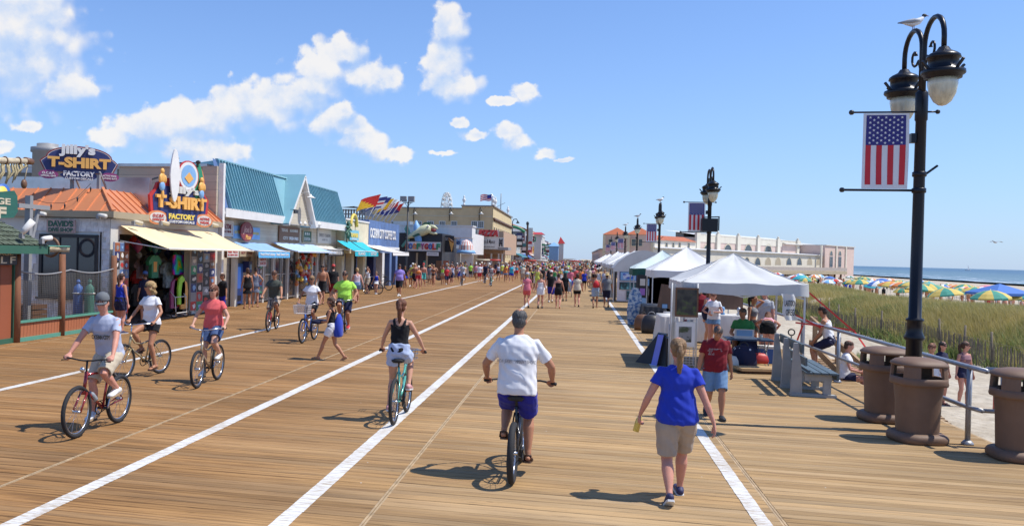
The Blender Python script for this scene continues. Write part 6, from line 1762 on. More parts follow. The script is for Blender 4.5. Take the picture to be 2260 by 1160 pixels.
bl = ['large vertical American flag banner on the nearest lamp','vertical flag banner on the second lamp with the loudspeaker','vertical flag banner on the third lamp',None,'vertical flag banner before the tiled towers','small vertical flag banner left of the tiled towers','smallest vertical flag banner far along the walk']
L0 = lamp(ll[0],(LPX,LY[0],0)); B0 = banner(bl[0],(LPX,LY[0],0))
for k in range(1,7):
 dup(L0,(LPX,LY[k],0),None,None,ll[k])
 if bl[k]: dup(B0,(LPX,LY[k],0),None,None,bl[k])
e = E('loudspeaker','black loudspeaker box strapped to the second lamp below its flag','loudspeaker',(LPX - .05,LY[1] - .15,3.85))
q = MB(); q.box((-.28,-.35,-.25),(.30,.05,.25)); q.build('housing',BLK,e); q = MB(); q.bar((-.2,0,.30),(.40,0,.33),.04,.04); q.bar((.38,0,.33),(.38,0,-.2),.04,.04); q.build('bracket',BLK,e)
gull('black headed gull standing on the left arch of the nearest lamp',(LPX,LY[0] + .42,6.06),R(10) ,.98)
gull('gull perched on the third lamp',(LPX,LY[2],6.07),R(40),1.5)
gull('gull perched on the fourth lamp',(LPX,LY[3],6.07),R(-30),1.5)
gull('gull perched on the fifth lamp',(LPX,LY[4],6.07),R(20),1.5)
d = _ray(2196,539); d = d / d.dot(C_F) * 95
gull('white gull flying over the dune near the right edge',(d.x,d.y,H_CAM + (-(539 - 594) / 1900 * 95)),R(120),1.6,fly=True)
BROWN = mat('bin_brown',(0.175,0.102,0.064),.62,var=.10,vscale=3,bump=.15,bscale=160,dirt=.12)
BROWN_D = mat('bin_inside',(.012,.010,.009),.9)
def sq(r,z,n=40,p=3.4,k=1.0):
 out = []
 for j in range(n):
  a = 2 * math.pi * (j + .5) / n; c,s = math.cos(a),math.sin(a)
  rr_ = r / (abs(c) ** p + abs(s) ** p) ** (1 / p)
  out.append((rr_ * c,rr_ * s * k,z))
 return out
def trash_bin(label,x,y,rz):
 e = E('trash_bin',label,'bin',(x,y,0),rz,group='brown bins by the railing'); e.scale = (.77,.77,.89)
 q = MB(); q.rings([sq(.42,0),sq(.445,.03),sq(.45,.09),sq(.42,.13),sq(.37,.155)],smooth=True); q.build('base',BROWN,e)
 q = MB(); q.rings([sq(.335,.15,p=2.3),sq(.34,.2,p=2.3),sq(.352,.6,p=2.4),sq(.372,.86,p=2.6),sq(.38,.9,p=2.8)],cap0=False,cap1=False); q.build('body',BROWN,e)
 q = MB(); q.rings([sq(.37,.895,p=2.8),sq(.425,.90,p=3),sq(.435,.93,p=3),sq(.425,.97,p=3),sq(.425,1.02,p=3),sq(.385,1.02,p=3),sq(.36,.93,p=3)],cap0=False,cap1=False)
 n = 40
 for c in range(4):   # corner pillars of the hood
  j0 = int(n / 8 + c * n / 4) - 2
  a,b_ = sq(.425,.985,p=3),sq(.41,1.20,p=3); ai,bi = sq(.385,.985,p=3),sq(.37,1.20,p=3)
  k = [(j0 + t) % n for t in range(5)]
  for t in range(4):
   q.add([a[k[t]],a[k[t + 1]],b_[k[t + 1]],b_[k[t]]],[(0,1,2,3)],0,True)
   q.add([ai[k[t]],ai[k[t + 1]],bi[k[t + 1]],bi[k[t]]],[(3,2,1,0)],0,True)
  for t in (0,4):
   f = (0,1,2,3) if t == 0 else (3,2,1,0)
   q.add([ai[k[t]],a[k[t]],b_[k[t]],bi[k[t]]],[f])
 q.rings([sq(.37,1.195,p=3),sq(.413,1.195,p=3),sq(.43,1.21,p=3),sq(.425,1.235,p=3),sq(.36,1.285,p=2.8),sq(.22,1.315,p=2.4),sq(.06,1.325,p=2.1)])
 q.build('hood',BROWN,e)
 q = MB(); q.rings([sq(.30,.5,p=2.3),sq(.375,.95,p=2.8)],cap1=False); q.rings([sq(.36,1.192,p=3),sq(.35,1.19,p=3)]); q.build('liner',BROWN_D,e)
 return e
trash_bin('brown plastic bin standing left of the lamp post, behind its neighbour',4.80,14.95,R(4))
trash_bin('brown plastic bin in front of the lamp post, middle of the three',4.74,13.38,R(8))
trash_bin('brown plastic bin cut by the right edge of the picture',5.66,12.55,R(-3))
PIPE = mat('galvanised_pipe',(.36,.37,.39),.42,.55,var=.15,vscale=6,dirt=.2)
e = E('pipe_railing','galvanised two rail pipe fence running along the deck edge behind bench and bins','railing',(5.35,13.35,0))
q = MB(); q.tube([(5.42,12.95,1.07),(5.36,13.35,1.08),(5.38,30.5,1.08)],.034,10); q.build('top_rail',PIPE,e,world=True)
q = MB(); q.tube([(5.42,13.05,.52),(5.36,13.35,.52),(5.38,30.5,.52)],.03,10); q.build('lower_rail',PIPE,e,world=True)
for y in (13.35,16.4,19.5,22.5,25.6,28.7):
 q = MB(); q.cyl((5.37,y,0),(5.37,y,1.08),.036,n=10); q.lathe([(.08,0),(.08,.02),(.045,.06)],10,M=Matrix.Translation((5.37,y,0))); q.build('post',PIPE,e,world=True)
e = E('pipe_railing','short galvanised pipe fence turning toward the right edge beside the third bin','railing',(5.6,13.2,0))
q = MB(); q.tube([(5.52,13.22,1.07),(9.8,13.15,1.07)],.034,10); q.build('top_rail',PIPE,e,world=True)
q = MB(); q.tube([(5.5,13.22,.5),(9.8,13.15,.5)],.03,10); q.build('lower_rail',PIPE,e,world=True)
for x in (5.72,7.6,9.6):
 q = MB(); q.cyl((x,13.18,0),(x,13.18,1.07),.036,n=10); q.lathe([(.08,0),(.08,.02),(.045,.06)],10,M=Matrix.Translation((x,13.18,0))); q.build('post',PIPE,e,world=True)
RAMPW = mat('ramp_timber',(.36,.24,.13),.85,var=.35,vscale=5,bump=.5,bscale=30,stretch=(1,.2,1))
e = E('beach_ramp','timber ramp with heavy plank handrails going down to the sand','ramp',(6.6,20,-1))
u0,u1 = fx(1765,668,6.05),fx(1905,828,6.05)
l0,l1 = fx(1765,735,6.05),fx(1905,905,6.05)
u0,u1 = Vector((6.05,24.5,1.0)),Vector((6.05,18.4,-.02))
for xx in (6.05,):
 for dz,hh in ((0,.17),(-.62,.17)):
  q = MB(); q.bar((xx,u0.y,u0.z + dz),(xx,u1.y,u1.z + dz),.06,hh); q.build('handrail',RAMPW,e,world=True)
 for t in (0.02,.36,.68,.97):
  p = u0.lerp(u1,t); q = MB(); q.box((xx + .035,p.y - .06,-1.1),(xx + .13,p.y + .06,p.z + .1)); q.build('post',RAMPW,e,world=True)
for k in range(40):
 t = (k + .5) / 40
 y = 24.6 - 6.6 * t; z = -.02 - .98 * t
 q = MB(); q.box((6.2,y - .08,z - .04),(7.6,y + .08,z)); q.build('plank',RAMPW,e,world=True)
GR = mat('bench_grey',(.36,.36,.34),.75,var=.15,vscale=4,dirt=.2); BL = mat('bench_blue',(.085,.122,.14),.5,var=.15,vscale=5,dirt=.15,stretch=(1,.2,1))
by0,by1 = 17.15,19.55; bx = 3.93
e = E('bench','grey framed bench with dark blue slats facing the sea beside the railing','bench',(bx,by0,0),R(-3))
for y in (0.08,1.1,2.2):
 q = MB(); q.poly([(.0,0),(.20,0),(.19,.42),(.11,.98),(.04,.98)],.09,M=Matrix.Translation((0,y - .045,0))); q.build('back_support',GR,e)
 q = MB(); q.box((.24,y - .043,.30),(.70,y + .043,.42)); q.box((.56,y - .044,.0),(.69,y + .044,.31)); q.box((.0,y - .08,0),(.78,y + .08,.05)); q.build('leg',GR,e)
for k,(z0_,z1_) in enumerate(((.80,.97),(.57,.72),(.44,.50))):
 xx = .13 + (z1_ - .97) * -.25
 q = MB(); q.box((xx + .03,-.05,z0_),(xx + .065,2.35,z1_)); q.build('back_slat',BL,e)
for k in range(4):
 q = MB(); q.box((.24 + k * .135,-.06,.425),(.24 + k * .135 + .115,2.36,.46)); q.build('seat_slat',BL,e)
q = MB(); q.box((.765,-.06,.33),(.80,2.36,.455)); q.build('front_slat',BL,e)
# ---------- stalls
TW = mat('tent_white',(.74,.74,.73),.75,var=.05,vscale=1.5,bump=.3,bscale=5,dirt=.06)
TG = mat('tent_greywhite',(.58,.585,.57),.75,var=.10,vscale=1.2,bump=1.0,bscale=2.6,dirt=.15,stretch=(1,2.2,1))
TT = mat('tent_pale_teal',(.58,.68,.65),.75,var=.06,bump=.3,bscale=5); TDG = mat('tent_dark_green',(.02,.10,.07),.8)
TPOLE = mat('tent_pole',(.60,.60,.60),.4,.3)
def tent(label,x0,x1,y0,y1,ze,zp,mt,val=.24,mv=None,sag=.0,group='pop-up stall tents along the beach side',sagv=0.0,legs=True):
 e = E('stall_tent',label,'tent',((x0 + x1) / 2,(y0 + y1) / 2,0),group=group)
 q = MB(); n = 12; cx,cy = (x0 + x1) / 2,(y0 + y1) / 2
 rsn = random.Random(int(x0 * 100 + y0 * 10))
 ph = [rsn.uniform(0,6) for _ in range(4)]
 def edge(k):
  k %= 4 * n; s_,t = divmod(k,n); t /= n
  c = [(x0,y0),(x1,y0),(x1,y1),(x0,y1)]
  a,b_ = c[s_],c[(s_ + 1) % 4]
  return a[0] + (b_[0] - a[0]) * t,a[1] + (b_[1] - a[1]) * t,math.sin(math.pi * t)
 m_ = 9; vs = []
 for i in range(m_ + 1):
  r_ = i / m_
  for k in range(4 * n):
   ex,ey,st = edge(k)
   x = cx + (ex - cx) * r_; y = cy + (ey - cy) * r_
   z = zp + (ze - zp) * (r_ ** .92)
   z += -.09 * st * math.sin(math.pi * min(1,r_)) - .02 * st * r_
   z += .035 * math.sin(k * 1.9 + ph[0]) * r_ * (1 - r_) * (1 + sag) + (.012 * math.sin(x * 7 + ph[0] + y * 3) + .01 * math.sin(y * 11 + ph[1] - x * 4)) * r_ + sag * .05 * math.sin(x * 3 + y * 2 + ph[2]) * math.sin(r_ * 3)
   vs.append((x,y,z))
 fs = []
 K = 4 * n
 for i in range(m_):
  for k in range(K):
   a,b_,c,d_ = i * K + k,i * K + (k + 1) % K,(i + 1) * K + (k + 1) % K,(i + 1) * K + k
   if i == 0: fs.append((a,c,d_))
   else: fs.append((a,b_,c,d_))
 q.add(vs,fs,0,True); q.build('canopy',mt,e,world=True)
 for c_ in range(0,4 * n,n):
  sm_ = MB(); sm_.tube([V3 for V3 in ((vs[i * K + c_][0],vs[i * K + c_][1],vs[i * K + c_][2] + .006) for i in range(m_ + 1))],.009,4); sm_.build('seam',TPOLE,e,world=True)
 q = MB()
 top = vs[m_ * K:]
 bot = []
 for k in range(K):
  ex,ey,st = edge(k); w_ = .03 * math.sin(k * 1.3 + ph[3])
  ox = (ex - cx) / abs(x1 - x0) * w_; oy = (ey - cy) / abs(y1 - y0) * w_
  bot.append((ex + ox,ey + oy,ze - val - sagv * st * .2 + .015 * math.sin(k * .9)))
 q.add([(x,y,z) for x,y,z in top] + bot,[(k,(k + 1) % K,K + (k + 1) % K,K + k) for k in range(K)],0,True)
 q.build('valance',mv or mt,e,world=True)
 q = MB(); ins = .06
 if legs:
  for x,y in ((x0 + ins,y0 + ins),(x1 - ins,y0 + ins),(x1 - ins,y1 - ins),(x0 + ins,y1 - ins)):
   l_ = MB(); l_.box((x - .02,y - .02,0),(x + .02,y + .02,ze - .03)); l_.build('leg',TPOLE,e,world=True)
  for (xa,ya,xb,yb2) in ((x0 + ins,y0 + ins,x1 - ins,y0 + ins),(x0 + ins,y1 - ins,x1 - ins,y1 - ins),(x0 + ins,y0 + ins,x0 + ins,y1 - ins),(x1 - ins,y0 + ins,x1 - ins,y1 - ins)):
   mx,my = (xa + xb) / 2,(ya + yb2) / 2
   q.bar((xa,ya,ze - .05),(mx,my,ze - .32),.02,.03); q.bar((mx,my,ze - .32),(xb,yb2,ze - .05),.02,.03)
   q.bar((xa,ya,ze - .32),(mx,my,ze - .05),.02,.03); q.bar((mx,my,ze - .05),(xb,yb2,ze - .32),.02,.03)
  q.build('truss',TPOLE,e,world=True)
 return e
tent('nearest grey white pop-up tent with sagging canopy beside the railing',2.33,5.0,20.5,23.4,1.99,2.66,TG,.25,sag=1,sagv=.1)
tent('large bright white pop-up tent, second from the camera',2.9,5.95,36.2,39.2,2.06,3.05,TW,.3)
tent('pale teal canopy tent with dark green valance behind the second white tent',2.55,5.5,42.5,45.5,2.05,2.95,TT,.35,TDG)
e = E('arched_tent','white round arched canopy stall with hanging framed prints','tent',(3.6,51,0))
ax0,ax1,ay0,ay1 = 1.95,5.35,50.8,54
q = MB(); n = 14; rows = []
for y,s in ((ay0,0),(ay1,0)):
 rows.append([(ax0 + (ax1 - ax0) * i / n,y,1.95 + 1.05 * math.sin(math.pi * i / n) ** .8) for i in range(n + 1)])
q.add(rows[0] + rows[1],[(i,i + 1,n + 2 + i,n + 1 + i) for i in range(n)],0,True)
q.add([(x,y - .001,z) for x,y,z in rows[0]] + [(ax0,ay0 - .001,1.75),(ax1,ay0 - .001,1.75)],[tuple(range(n,-1,-1)) + (n + 1,n + 2)])
q.build('canopy',TG,e,world=True)
q = MB(); q.box((ax0 + .25,ay0 + .02,0.08),(ax0 + 1.3,ay0 + .08,1.8)); q.build('display_wall',mat('panel_white',(.66,.64,.68),.8),e,world=True)
for x in (ax0 + .05,ax1 - .05):
 for y in (ay0 + .05,ay1):
  q = MB(); q.box((x - .025,y - .025,0),(x + .025,y + .025,2)); q.build('leg',TPOLE,e,world=True)
q = MB(); q.box((ax0 + .1,ay0 + .1,.1),(ax0 + .2,ay1,1.9)); q.build('side_curtain',P['black'],e,world=True)
def framed(label,M,w_,h_,fm,pic,cat='framed print',mat_=None):
 e_ = E('framed_print',label,cat,M.translation)
 Mi = wm(e_).inverted() @ M
 q_ = MB(); q_.box((-w_ / 2,-h_ / 2,0),(w_ / 2,h_ / 2,.03)); o = q_.build('frame',P[fm],e_); o.matrix_basis = Mi
 if mat_: q_ = MB(); q_.box((-w_ * .45,-h_ * .45,.03),(w_ * .45,h_ * .45,.034)); o = q_.build('mount',P[mat_],e_); o.matrix_basis = Mi
 k_ = .30 if mat_ else .43
 q_ = MB(); q_.box((-w_ * k_,-h_ * k_,.034),(w_ * k_,h_ * k_,.038)); o = q_.build('picture',pic,e_); o.matrix_basis = Mi
 return e_
def picmat(name,a,b_,c_,sc=6.0,seed=0.0):
 mt = bpy.data.materials.new(name); mt.use_nodes = True; g = NT(mt.node_tree)
 tc = g.n('ShaderNodeTexCoord'); mp = g.n('ShaderNodeMapping',{'Vector': tc.outputs['Object'],'Location': (seed,seed,seed)})
 n1 = g.n('ShaderNodeTexNoise',{'Vector': mp.outputs[0],'Scale': sc,'Detail': 5.0}); n2 = g.n('ShaderNodeTexNoise',{'Vector': mp.outputs[0],'Scale': sc * 2.3,'Detail': 5.0})
 sp = g.n('ShaderNodeSeparateXYZ',{0: tc.outputs['Object']})
 c = g.mix(g.ramp(n1.outputs['Fac'],.42,.58),a,b_); c = g.mix(g.ramp(g.m('ADD',n2.outputs['Fac'],g.m('MULTIPLY',sp.outputs[1],-.5)),.55,.7),c,c_)
 b = g.n('ShaderNodeBsdfPrincipled',{'Base Color': c,'Roughness': .35}); g.n('ShaderNodeOutputMaterial',{'Surface': b.outputs[0]}); return mt
blueleaf = picmat('print_blue',(.55,.62,.75),(.02,.06,.42),(.03,.15,.5),3)
sea_p = picmat('print_sea',(.05,.2,.24),(.02,.05,.06),(.2,.5,.55),3,3)
framed('blue leaf print highest on the white wall of the arched stall',face_basis(SY,(ax0 + .85,ay0 + .0,1.5)),.95,.5,'navy',blueleaf,mat_='lblue')
framed('wide dark sea print in the middle of the arched stall wall',face_basis(SY,(ax0 + .85,ay0,.95)),.95,.42,'black',sea_p)
framed('teal print lowest on the arched stall wall',face_basis(SY,(ax0 + 1.0,ay0,.42)),.5,.55,'grey',sea_p)
tl2 = ['white peaked tent just beyond the arched stall','third white peak beyond the arched stall']
y = 57.5; k = 0
for k in range(15):
 w_ = 3.0
 ph_ = ['immediately beyond the arched stall','second beyond the arched stall','third beyond the arched stall','fourth beyond the arched stall','in the middle of the far tent row','in the middle of the far tent row','in the middle of the far tent row'][k] if k < 7 else 'in the crowded far end of the tent row'
 tent('small white peaked tent ' + ph_,2.2 + rnd.uniform(-.3,.3),5.2,y,y + w_,2.1,3.0 + rnd.uniform(-.1,.35),TW if k % 4 else TG,.25,legs=(k < 6))
 y += 4.0 + (k > 6) * 1.5
RS = mat('red_strap',(.65,.04,.03),.6)
e = E('red_strap','red strap lines guying the nearest tent corner to the railing','strap',(5.35,20.5,1.9))
c0 = Vector((4.98,20.5,1.85))
for a,b_ in ((c0,(6.0,20.6,.98)),(c0 - Vector((.45,0,.42)),(5.3,20.6,1.05)),((4.75,20.5,1.15),(6.0,20.6,1.02)),((6.0,20.6,.98),(6.15,20.2,.62)),((4.9,20.5,1.1),(4.82,20.6,.75))):
 q = MB(); q.bar(a,b_,.035,.008,up=(0,1,0)); q.build('strap',RS,e,world=True)
e = E('cloth_banner','white cloth hand lettered in black hanging from the nearest tent corner','banner',(4.75,20.42,1.5))
q = MB(); n = 6
g_ = [[(4.42 + .26 * i / n + .10 * (j / n) + .03 * math.sin(j * 1.1),20.43 + .05 * math.sin(i + j * .6),1.78 - .58 * j / n) for i in range(n + 1)] for j in range(n + 1)]
q.add([p for r_ in g_ for p in r_],[(j * (n + 1) + i,(j + 1) * (n + 1) + i,(j + 1) * (n + 1) + i + 1,j * (n + 1) + i + 1) for j in range(n) for i in range(n)],0,True); q.build('cloth',P['white'],e,world=True)
text('LABTOON',.24,.13,P['black'],face_basis((0,-1,.1),(4.60,20.36,1.58)),e,bold=.02,extrude=.003)
text('OREGON',.28,.14,P['black'],face_basis((0,-1,.1),(4.65,20.36,1.38)),e,bold=.02,extrude=.003)
e = E('print_rack','white wire grid rack hung with two framed photographs in front of the nearest tent','rack',(2.38,20.45,0),R(4))
GRIDM = mat('wire_white_',(.6,.6,.6),.5)
q = MB()
for x in (-.28,.28): q.tube([(x,0,0),(x,0,1.95)],.016,6)
for x in (-.28,.28): q.tube([(x,.22,0),(x,.22,1.0)],.014,6); q.bar((x,0,.05),(x,.22,.05),.02,.02)
for k in range(31): q.bar((-.28,0,.1 + k * .06),(.28,0,.1 + k * .06),.007,.007)
for k in range(9): q.bar((-.28 + k * .07,.003,.1),(-.28 + k * .07,.003,1.95),.006,.006,up=(1,0,0))
q.build('grid',GRIDM,e)
q = MB(); q.box((-.3,.01,.1),(-.2,.03,1.9)); q.build('side_strip',P['offwhite'],e)
dark_ph = picmat('photo_dark',(.014,.014,.014),(.05,.045,.035),(.07,.10,.025),4,2); river = picmat('photo_river',(.05,.07,.03),(.25,.25,.25),(.03,.03,.02),6,5)
framed('large dark framed photograph of a shrub by a door, upper on the rack',face_basis(SY,(2.42,20.40,1.52)) @ Matrix.Rotation(0,4,'Z'),.50,.66,'brown',dark_ph)
framed('white matted photograph of a stream, lower on the rack',face_basis(SY,(2.40,20.38,.80)),.46,.58,'offwhite',river,mat_='white')
for k in range(3):
 q = MB(); q.box((.0 + k * .07,-.03,1.03),(.055 + k * .07,-.01,1.13)); q.build('postcard',P[['maroon','offwhite','grey'][k]],e)
e = E('print_bin','black draped folding print bin with a violet blue panel left of the rack','print bin',(1.95,21.4,0))
q = MB(); q.add([(-.55,0,0),(.1,-.55,0),(.25,.3,0),(-.3,.6,0),(-.05,-.1,.72),(.12,-.25,.70),(.2,.2,.7),(-.02,.25,.72)],[(0,1,5,4),(1,2,6,5),(2,3,7,6),(3,0,4,7),(4,5,6,7)]); q.build('drape',P['black'],e)
q = MB(); q.add([(-.22,-.42,.0),(-.10,-.52,.0),(.06,-.30,.70),(-.06,-.20,.70)],[(0,1,2,3)]); q.add([(-.22,-.41,.0),(-.10,-.51,.0),(.06,-.29,.70),(-.06,-.19,.70)],[(3,2,1,0)]); q.build('panel',mat('violet_blue',(.25,.27,.75),.6),e)
q = MB(); q.box((.1,-.62,0),(.3,-.2,.66)); q.build('black_case',P['black'],e)
CLT = mat('tablecloth_white',(.66,.64,.60),.85,var=.08,bump=.6,bscale=4,stretch=(2,2,.3))
def drape_table(label,x0,x1,y0,y1,h,mt,seed=1):
 e = E('stall_table',label,'table',((x0 + x1) / 2,(y0 + y1) / 2,0))
 q = MB(); q.box((x0,y0,h - .03),(x1,y1,h)); q.build('table_top',P['grey'],e,world=True)
 q = MB(); n = 48; rs = []
 for zz,amp in ((h + .006,0),(h - .02,.005),(h * .6,.03),(h * .3,.05),(.04,.06)):
  ring = []
  for k in range(n):
   s_,t = divmod(k * 4 / n,1); s_ = int(s_)
   c = [(x0,y0),(x1,y0),(x1,y1),(x0,y1)]; a,b_ = c[s_],c[(s_ + 1) % 4]
   x,y = a[0] + (b_[0] - a[0]) * t,a[1] + (b_[1] - a[1]) * t
   nx_,ny_ = [(0,-1),(1,0),(0,1),(-1,0)][s_]
   w_ = amp * (1 + math.sin(k * 2.1 + seed))
   ring.append((x + nx_ * (w_ + .01),y + ny_ * (w_ + .01),zz))
  rs.append(ring)
 q.rings(rs[::-1],smooth=True,cap0=False); q.build('tablecloth',mt,e,world=True)
 return e
drape_table('long table under a white cloth behind the print rack',2.65,5.0,27.2,28.0,.86,CLT)
drape_table('narrow table with white cloth gathered at the corner left of the rack',2.35,2.85,25.6,27.0,.86,CLT,3)
drape_table('black draped table in front of the second tent',2.35,3.1,32.0,34.2,.8,P['black'],5)
def board(label,px,py,Y,w_,h_,mt,tilt=0.0):
 p = fy(px,py,Y); e_ = E('display_board',label,'display board',(p.x,Y,p.z - h_ / 2))
 q_ = MB(); q_.box((-w_ / 2,-.02,0),(w_ / 2,.02,h_)); o = q_.build('board',mt,e_); o.rotation_euler = (0,tilt,0)
 for s_ in (-1,1):
  q_ = MB(); q_.bar((s_ * w_ * .3,.02,h_ * .6),(s_ * w_ * .3,.25,0),.02,.02); q_.build('strut',P['brown'],e_)
 return e_
OAK = mat('dark_panel',(.14,.075,.045),.6,var=.3,vscale=5,stretch=(1,1,.2))
board('tilted brown wooden board on the cloth table left of the rack',1474,655,27.6,.62,.72,OAK,.15)
board('dark brown display board on the white table right of the girl with the phone',1610,660,27.7,.78,.62,OAK)
e = E('camera_print_card','small framed card on the white cloth left of the rack','card',fy(1467,676,25.7))
q = MB(); q.box((-.09,0,-.06),(.09,.02,.08)); q.build('frame',P['black'],e); q = MB(); q.box((-.07,-.004,-.045),(.07,0,.065)); q.build('picture',P['lblue'],e)
for k,(x,c_) in enumerate(((3.05,'grey'),(3.25,'silver'),(3.5,'brown'),(3.9,'white'),(4.3,'lblue'),(2.9,'offwhite'),(4.75,'silver'))):
 e = E('stall_goods','%s ornament set out on the long white cloth table' % c_.replace('lblue','pale blue'),'ornament',(x,27.4,.87),group='ornaments on the white cloth table')
 q = MB(); q.lathe([(.05,0),(.07,.03),(.03,.08),(.06,.15),(.045,.22),(.01,.24)],10); q.build('body',P[c_],e)
e = E('mosaic_panel','tall rounded panel of blue and white mosaic leaning by the white lane line','panel',(2.12,33.6,0))
q = MB(); q.poly([(-.24,0),(.2,0),(.26,.5),(.25,1.1),(.12,1.38),(-.08,1.42),(-.22,1.15),(-.28,.5)],.06); q.build('panel',picmat('mosaic',(.55,.6,.62),(.05,.15,.35),(.3,.4,.4),9,1),e)
q = MB(); q.bar((0,.06,1.1),(0,.5,0),.04,.04); q.build('easel_leg',P['black'],e)
def bag(label,name,px,py,c_,s,cat='bag',extra=None):
 p = gp(px,py); e_ = E(name,label,cat,(p.x,p.y,0))
 q_ = MB(); q_.rings([[(a * s * .5 * k_,b2 * s * .32 * k_,z * s) for a,b2 in ((-1,-.9),(0,-1.05),(1,-.9),(1.05,0),(1,.9),(0,1.05),(-1,.9),(-1.05,0))] for z,k_ in ((0,.95),(.3,1.05),(.7,.95),(.95,.7),(1.0,.35))]); q_.build('body',P[c_] if isinstance(c_,str) else c_,e_)
 q_ = MB(); q_.torus((0,0,s * .98),s * .18,s * .025,'y',14,6,a0=0,a1=math.pi); q_.build('strap',P['black'] if c_ != 'black' else P['grey'],e_)
 return e_
bag('black suitcase standing beside the pole of the second tent','suitcase',1437,735,'black',.62)
bag('small grey box bag at the foot of the black draped table','box_bag',1405,715,'grey',.3)
bag('dark travel bag with papers behind the suitcase','travel_bag',1418,728,'brown',.55)
bag('white plastic shopping bag beside the man in the maroon shirt','shopping_bag',1612,815,'offwhite',.32)
DOT = bpy.data.materials.new('polka_dot'); DOT.use_nodes = True
g = NT(DOT.node_tree); tc = g.n('ShaderNodeTexCoord'); v_ = g.n('ShaderNodeTexVoronoi',{'Vector': tc.outputs['Object'],'Scale': 9.0,'Randomness': .25})
b2 = g.n('ShaderNodeBsdfPrincipled',{'Base Color': g.mix(g.ramp(v_.outputs['Distance'],.24,.28),(.7,.7,.7),(.012,.014,.05)),'Roughness': .8}); g.n('ShaderNodeOutputMaterial',{'Surface': b2.outputs[0]})
bag('navy bag with white polka dots under the folding table','dotted_bag',1640,812,DOT,.52)
p = gp(1672,822)
e = E('wooden_board','pale wooden board lying on the deck under the red bag','board',(p.x,p.y,0),.2)
q = MB(); q.box((-.45,-.25,.06),(.45,.3,.12)); q.build('top',mat('raw_pine',(.5,.33,.16),.8),e); q = MB(); q.box((-.35,-.15,0),(.35,.2,.06)); q.build('base',P['brown'],e)
e = bag('red cloth bag with white print lying on the wooden board','red_bag',1668,812,'red',.30); e.location.z = .12; e.scale = (1.7,1,.8)
p = gp(1650,815); ty = 22.2
tx0,tx1 = fy(1600,765,ty).x,fy(1702,765,ty).x
e = E('folding_table','dark blue folding table with papers under the nearest tent','table',((tx0 + tx1) / 2,ty,0))
tzz = .58
q = MB(); q.box((tx0,ty - .3,tzz),(tx1,ty + .4,tzz + .035)); q.build('table_top',mat('table_blue',(.04,.09,.16),.35),e,world=True)
for x in (tx0 + .1,tx1 - .1):
 q = MB(); q.tube([(x,ty - .25,0),(x,ty + .35,tzz)],.014,6); q.tube([(x,ty + .35,0),(x,ty - .25,tzz)],.014,6); q.build('leg',P['grey'],e,world=True)
e = E('paper_box','white paper tray with printed sheets on the folding table','paper tray',(tx0 + .45,ty,tzz + .035))
q = MB(); q.box((-.25,-.18,0),(.25,.18,.03)); q.box((-.24,-.05,.03),(.2,0,.22)); q.build('tray',P['white'],e); q = MB(); q.box((-.2,-.06,.06),(.16,-.051,.2)); q.build('sheet',P['lblue'],e)
e = E('drink_cup','clear pale cup on the folding table','cup',(tx0 + .8,ty - .1,tzz + .035))
q = MB(); q.lathe([(.03,0),(.04,.12)],12); q.build('cup',P['offwhite'],e)
e = E('cool_box','blue cool box with white lid behind the bench','cool box',(4.55,22.6,0))
q = MB(); q.box((-.3,-.2,0),(.3,.2,.36)); q.build('body',P['blue'],e); q = MB(); q.box((-.31,-.21,.36),(.31,.21,.42)); q.build('lid',P['white'],e)
e = E('camp_chair','dark blue folding camp chair behind the bench','chair',(4.15,21.9,0),.3); e.scale = (.8,.8,.75)
q = MB(); q.add([(-.26,-.22,.4),(.26,-.22,.4),(.26,.22,.37),(-.26,.22,.37)],[(0,1,2,3),(3,2,1,0)]); q.build('seat',P['navy'],e); q = MB(); q.add([(-.27,.22,.37),(.27,.22,.37),(.27,.32,.85),(-.27,.32,.85)],[(0,1,2,3),(3,2,1,0)]); q.build('backrest',P['navy'],e)
for s_ in (-1,1):
 q = MB(); q.tube([(s_ * .27,-.25,0),(s_ * .27,.25,.6)],.012,6); q.build('leg',P['grey'],e)
 q = MB(); q.tube([(s_ * .27,.25,0),(s_ * .27,-.22,.6)],.012,6); q.build('leg',P['grey'],e)
p = fy(1747,728,21.3)
e = E('shovel','black handled spade standing beside the bench near the ramp','spade',(p.x,21.3,0))
q = MB(); q.tube([(0,0,.15),(0,0,p.z - .1)],.016,6); q.build('shaft',P['black'],e); q = MB(); q.torus((0,0,p.z - .05),.07,.015,'y',14,6); q.build('handle',P['black'],e)
q = MB(); q.box((-.1,-.01,0),(.1,.01,.2)); q.build('blade',P['grey'],e)
e = E('tent_side_wall','cream cloth wall at the back of the second white tent','cloth wall',(4.3,39.1,0))
q = MB(); q.add([(3.05,39.1,.05),(5.8,39.1,.05),(5.8,39.1,2.0),(3.05,39.1,2.0)],[(0,1,2,3),(3,2,1,0)]); q.build('cloth',P['cream'],e,world=True)
e = E('framed_art_panel','black screen hung with small violet pictures by the teal tent','art screen',(3.3,42.3,0))
q = MB(); q.box((2.75,42.3,0),(3.7,42.36,1.75)); q.build('screen',P['black'],e,world=True)
for k,(x,z,c_) in enumerate(((3.0,1.4,'offwhite'),(3.35,1.4,'lblue'),(3.0,.95,'violet'),(3.4,.95,'offwhite'),(3.1,.5,'lblue'))):
 q = MB(); q.box((x - .12,42.27,z - .16),(x + .12,42.3,z + .16)); q.build('picture',P[c_],e,world=True)
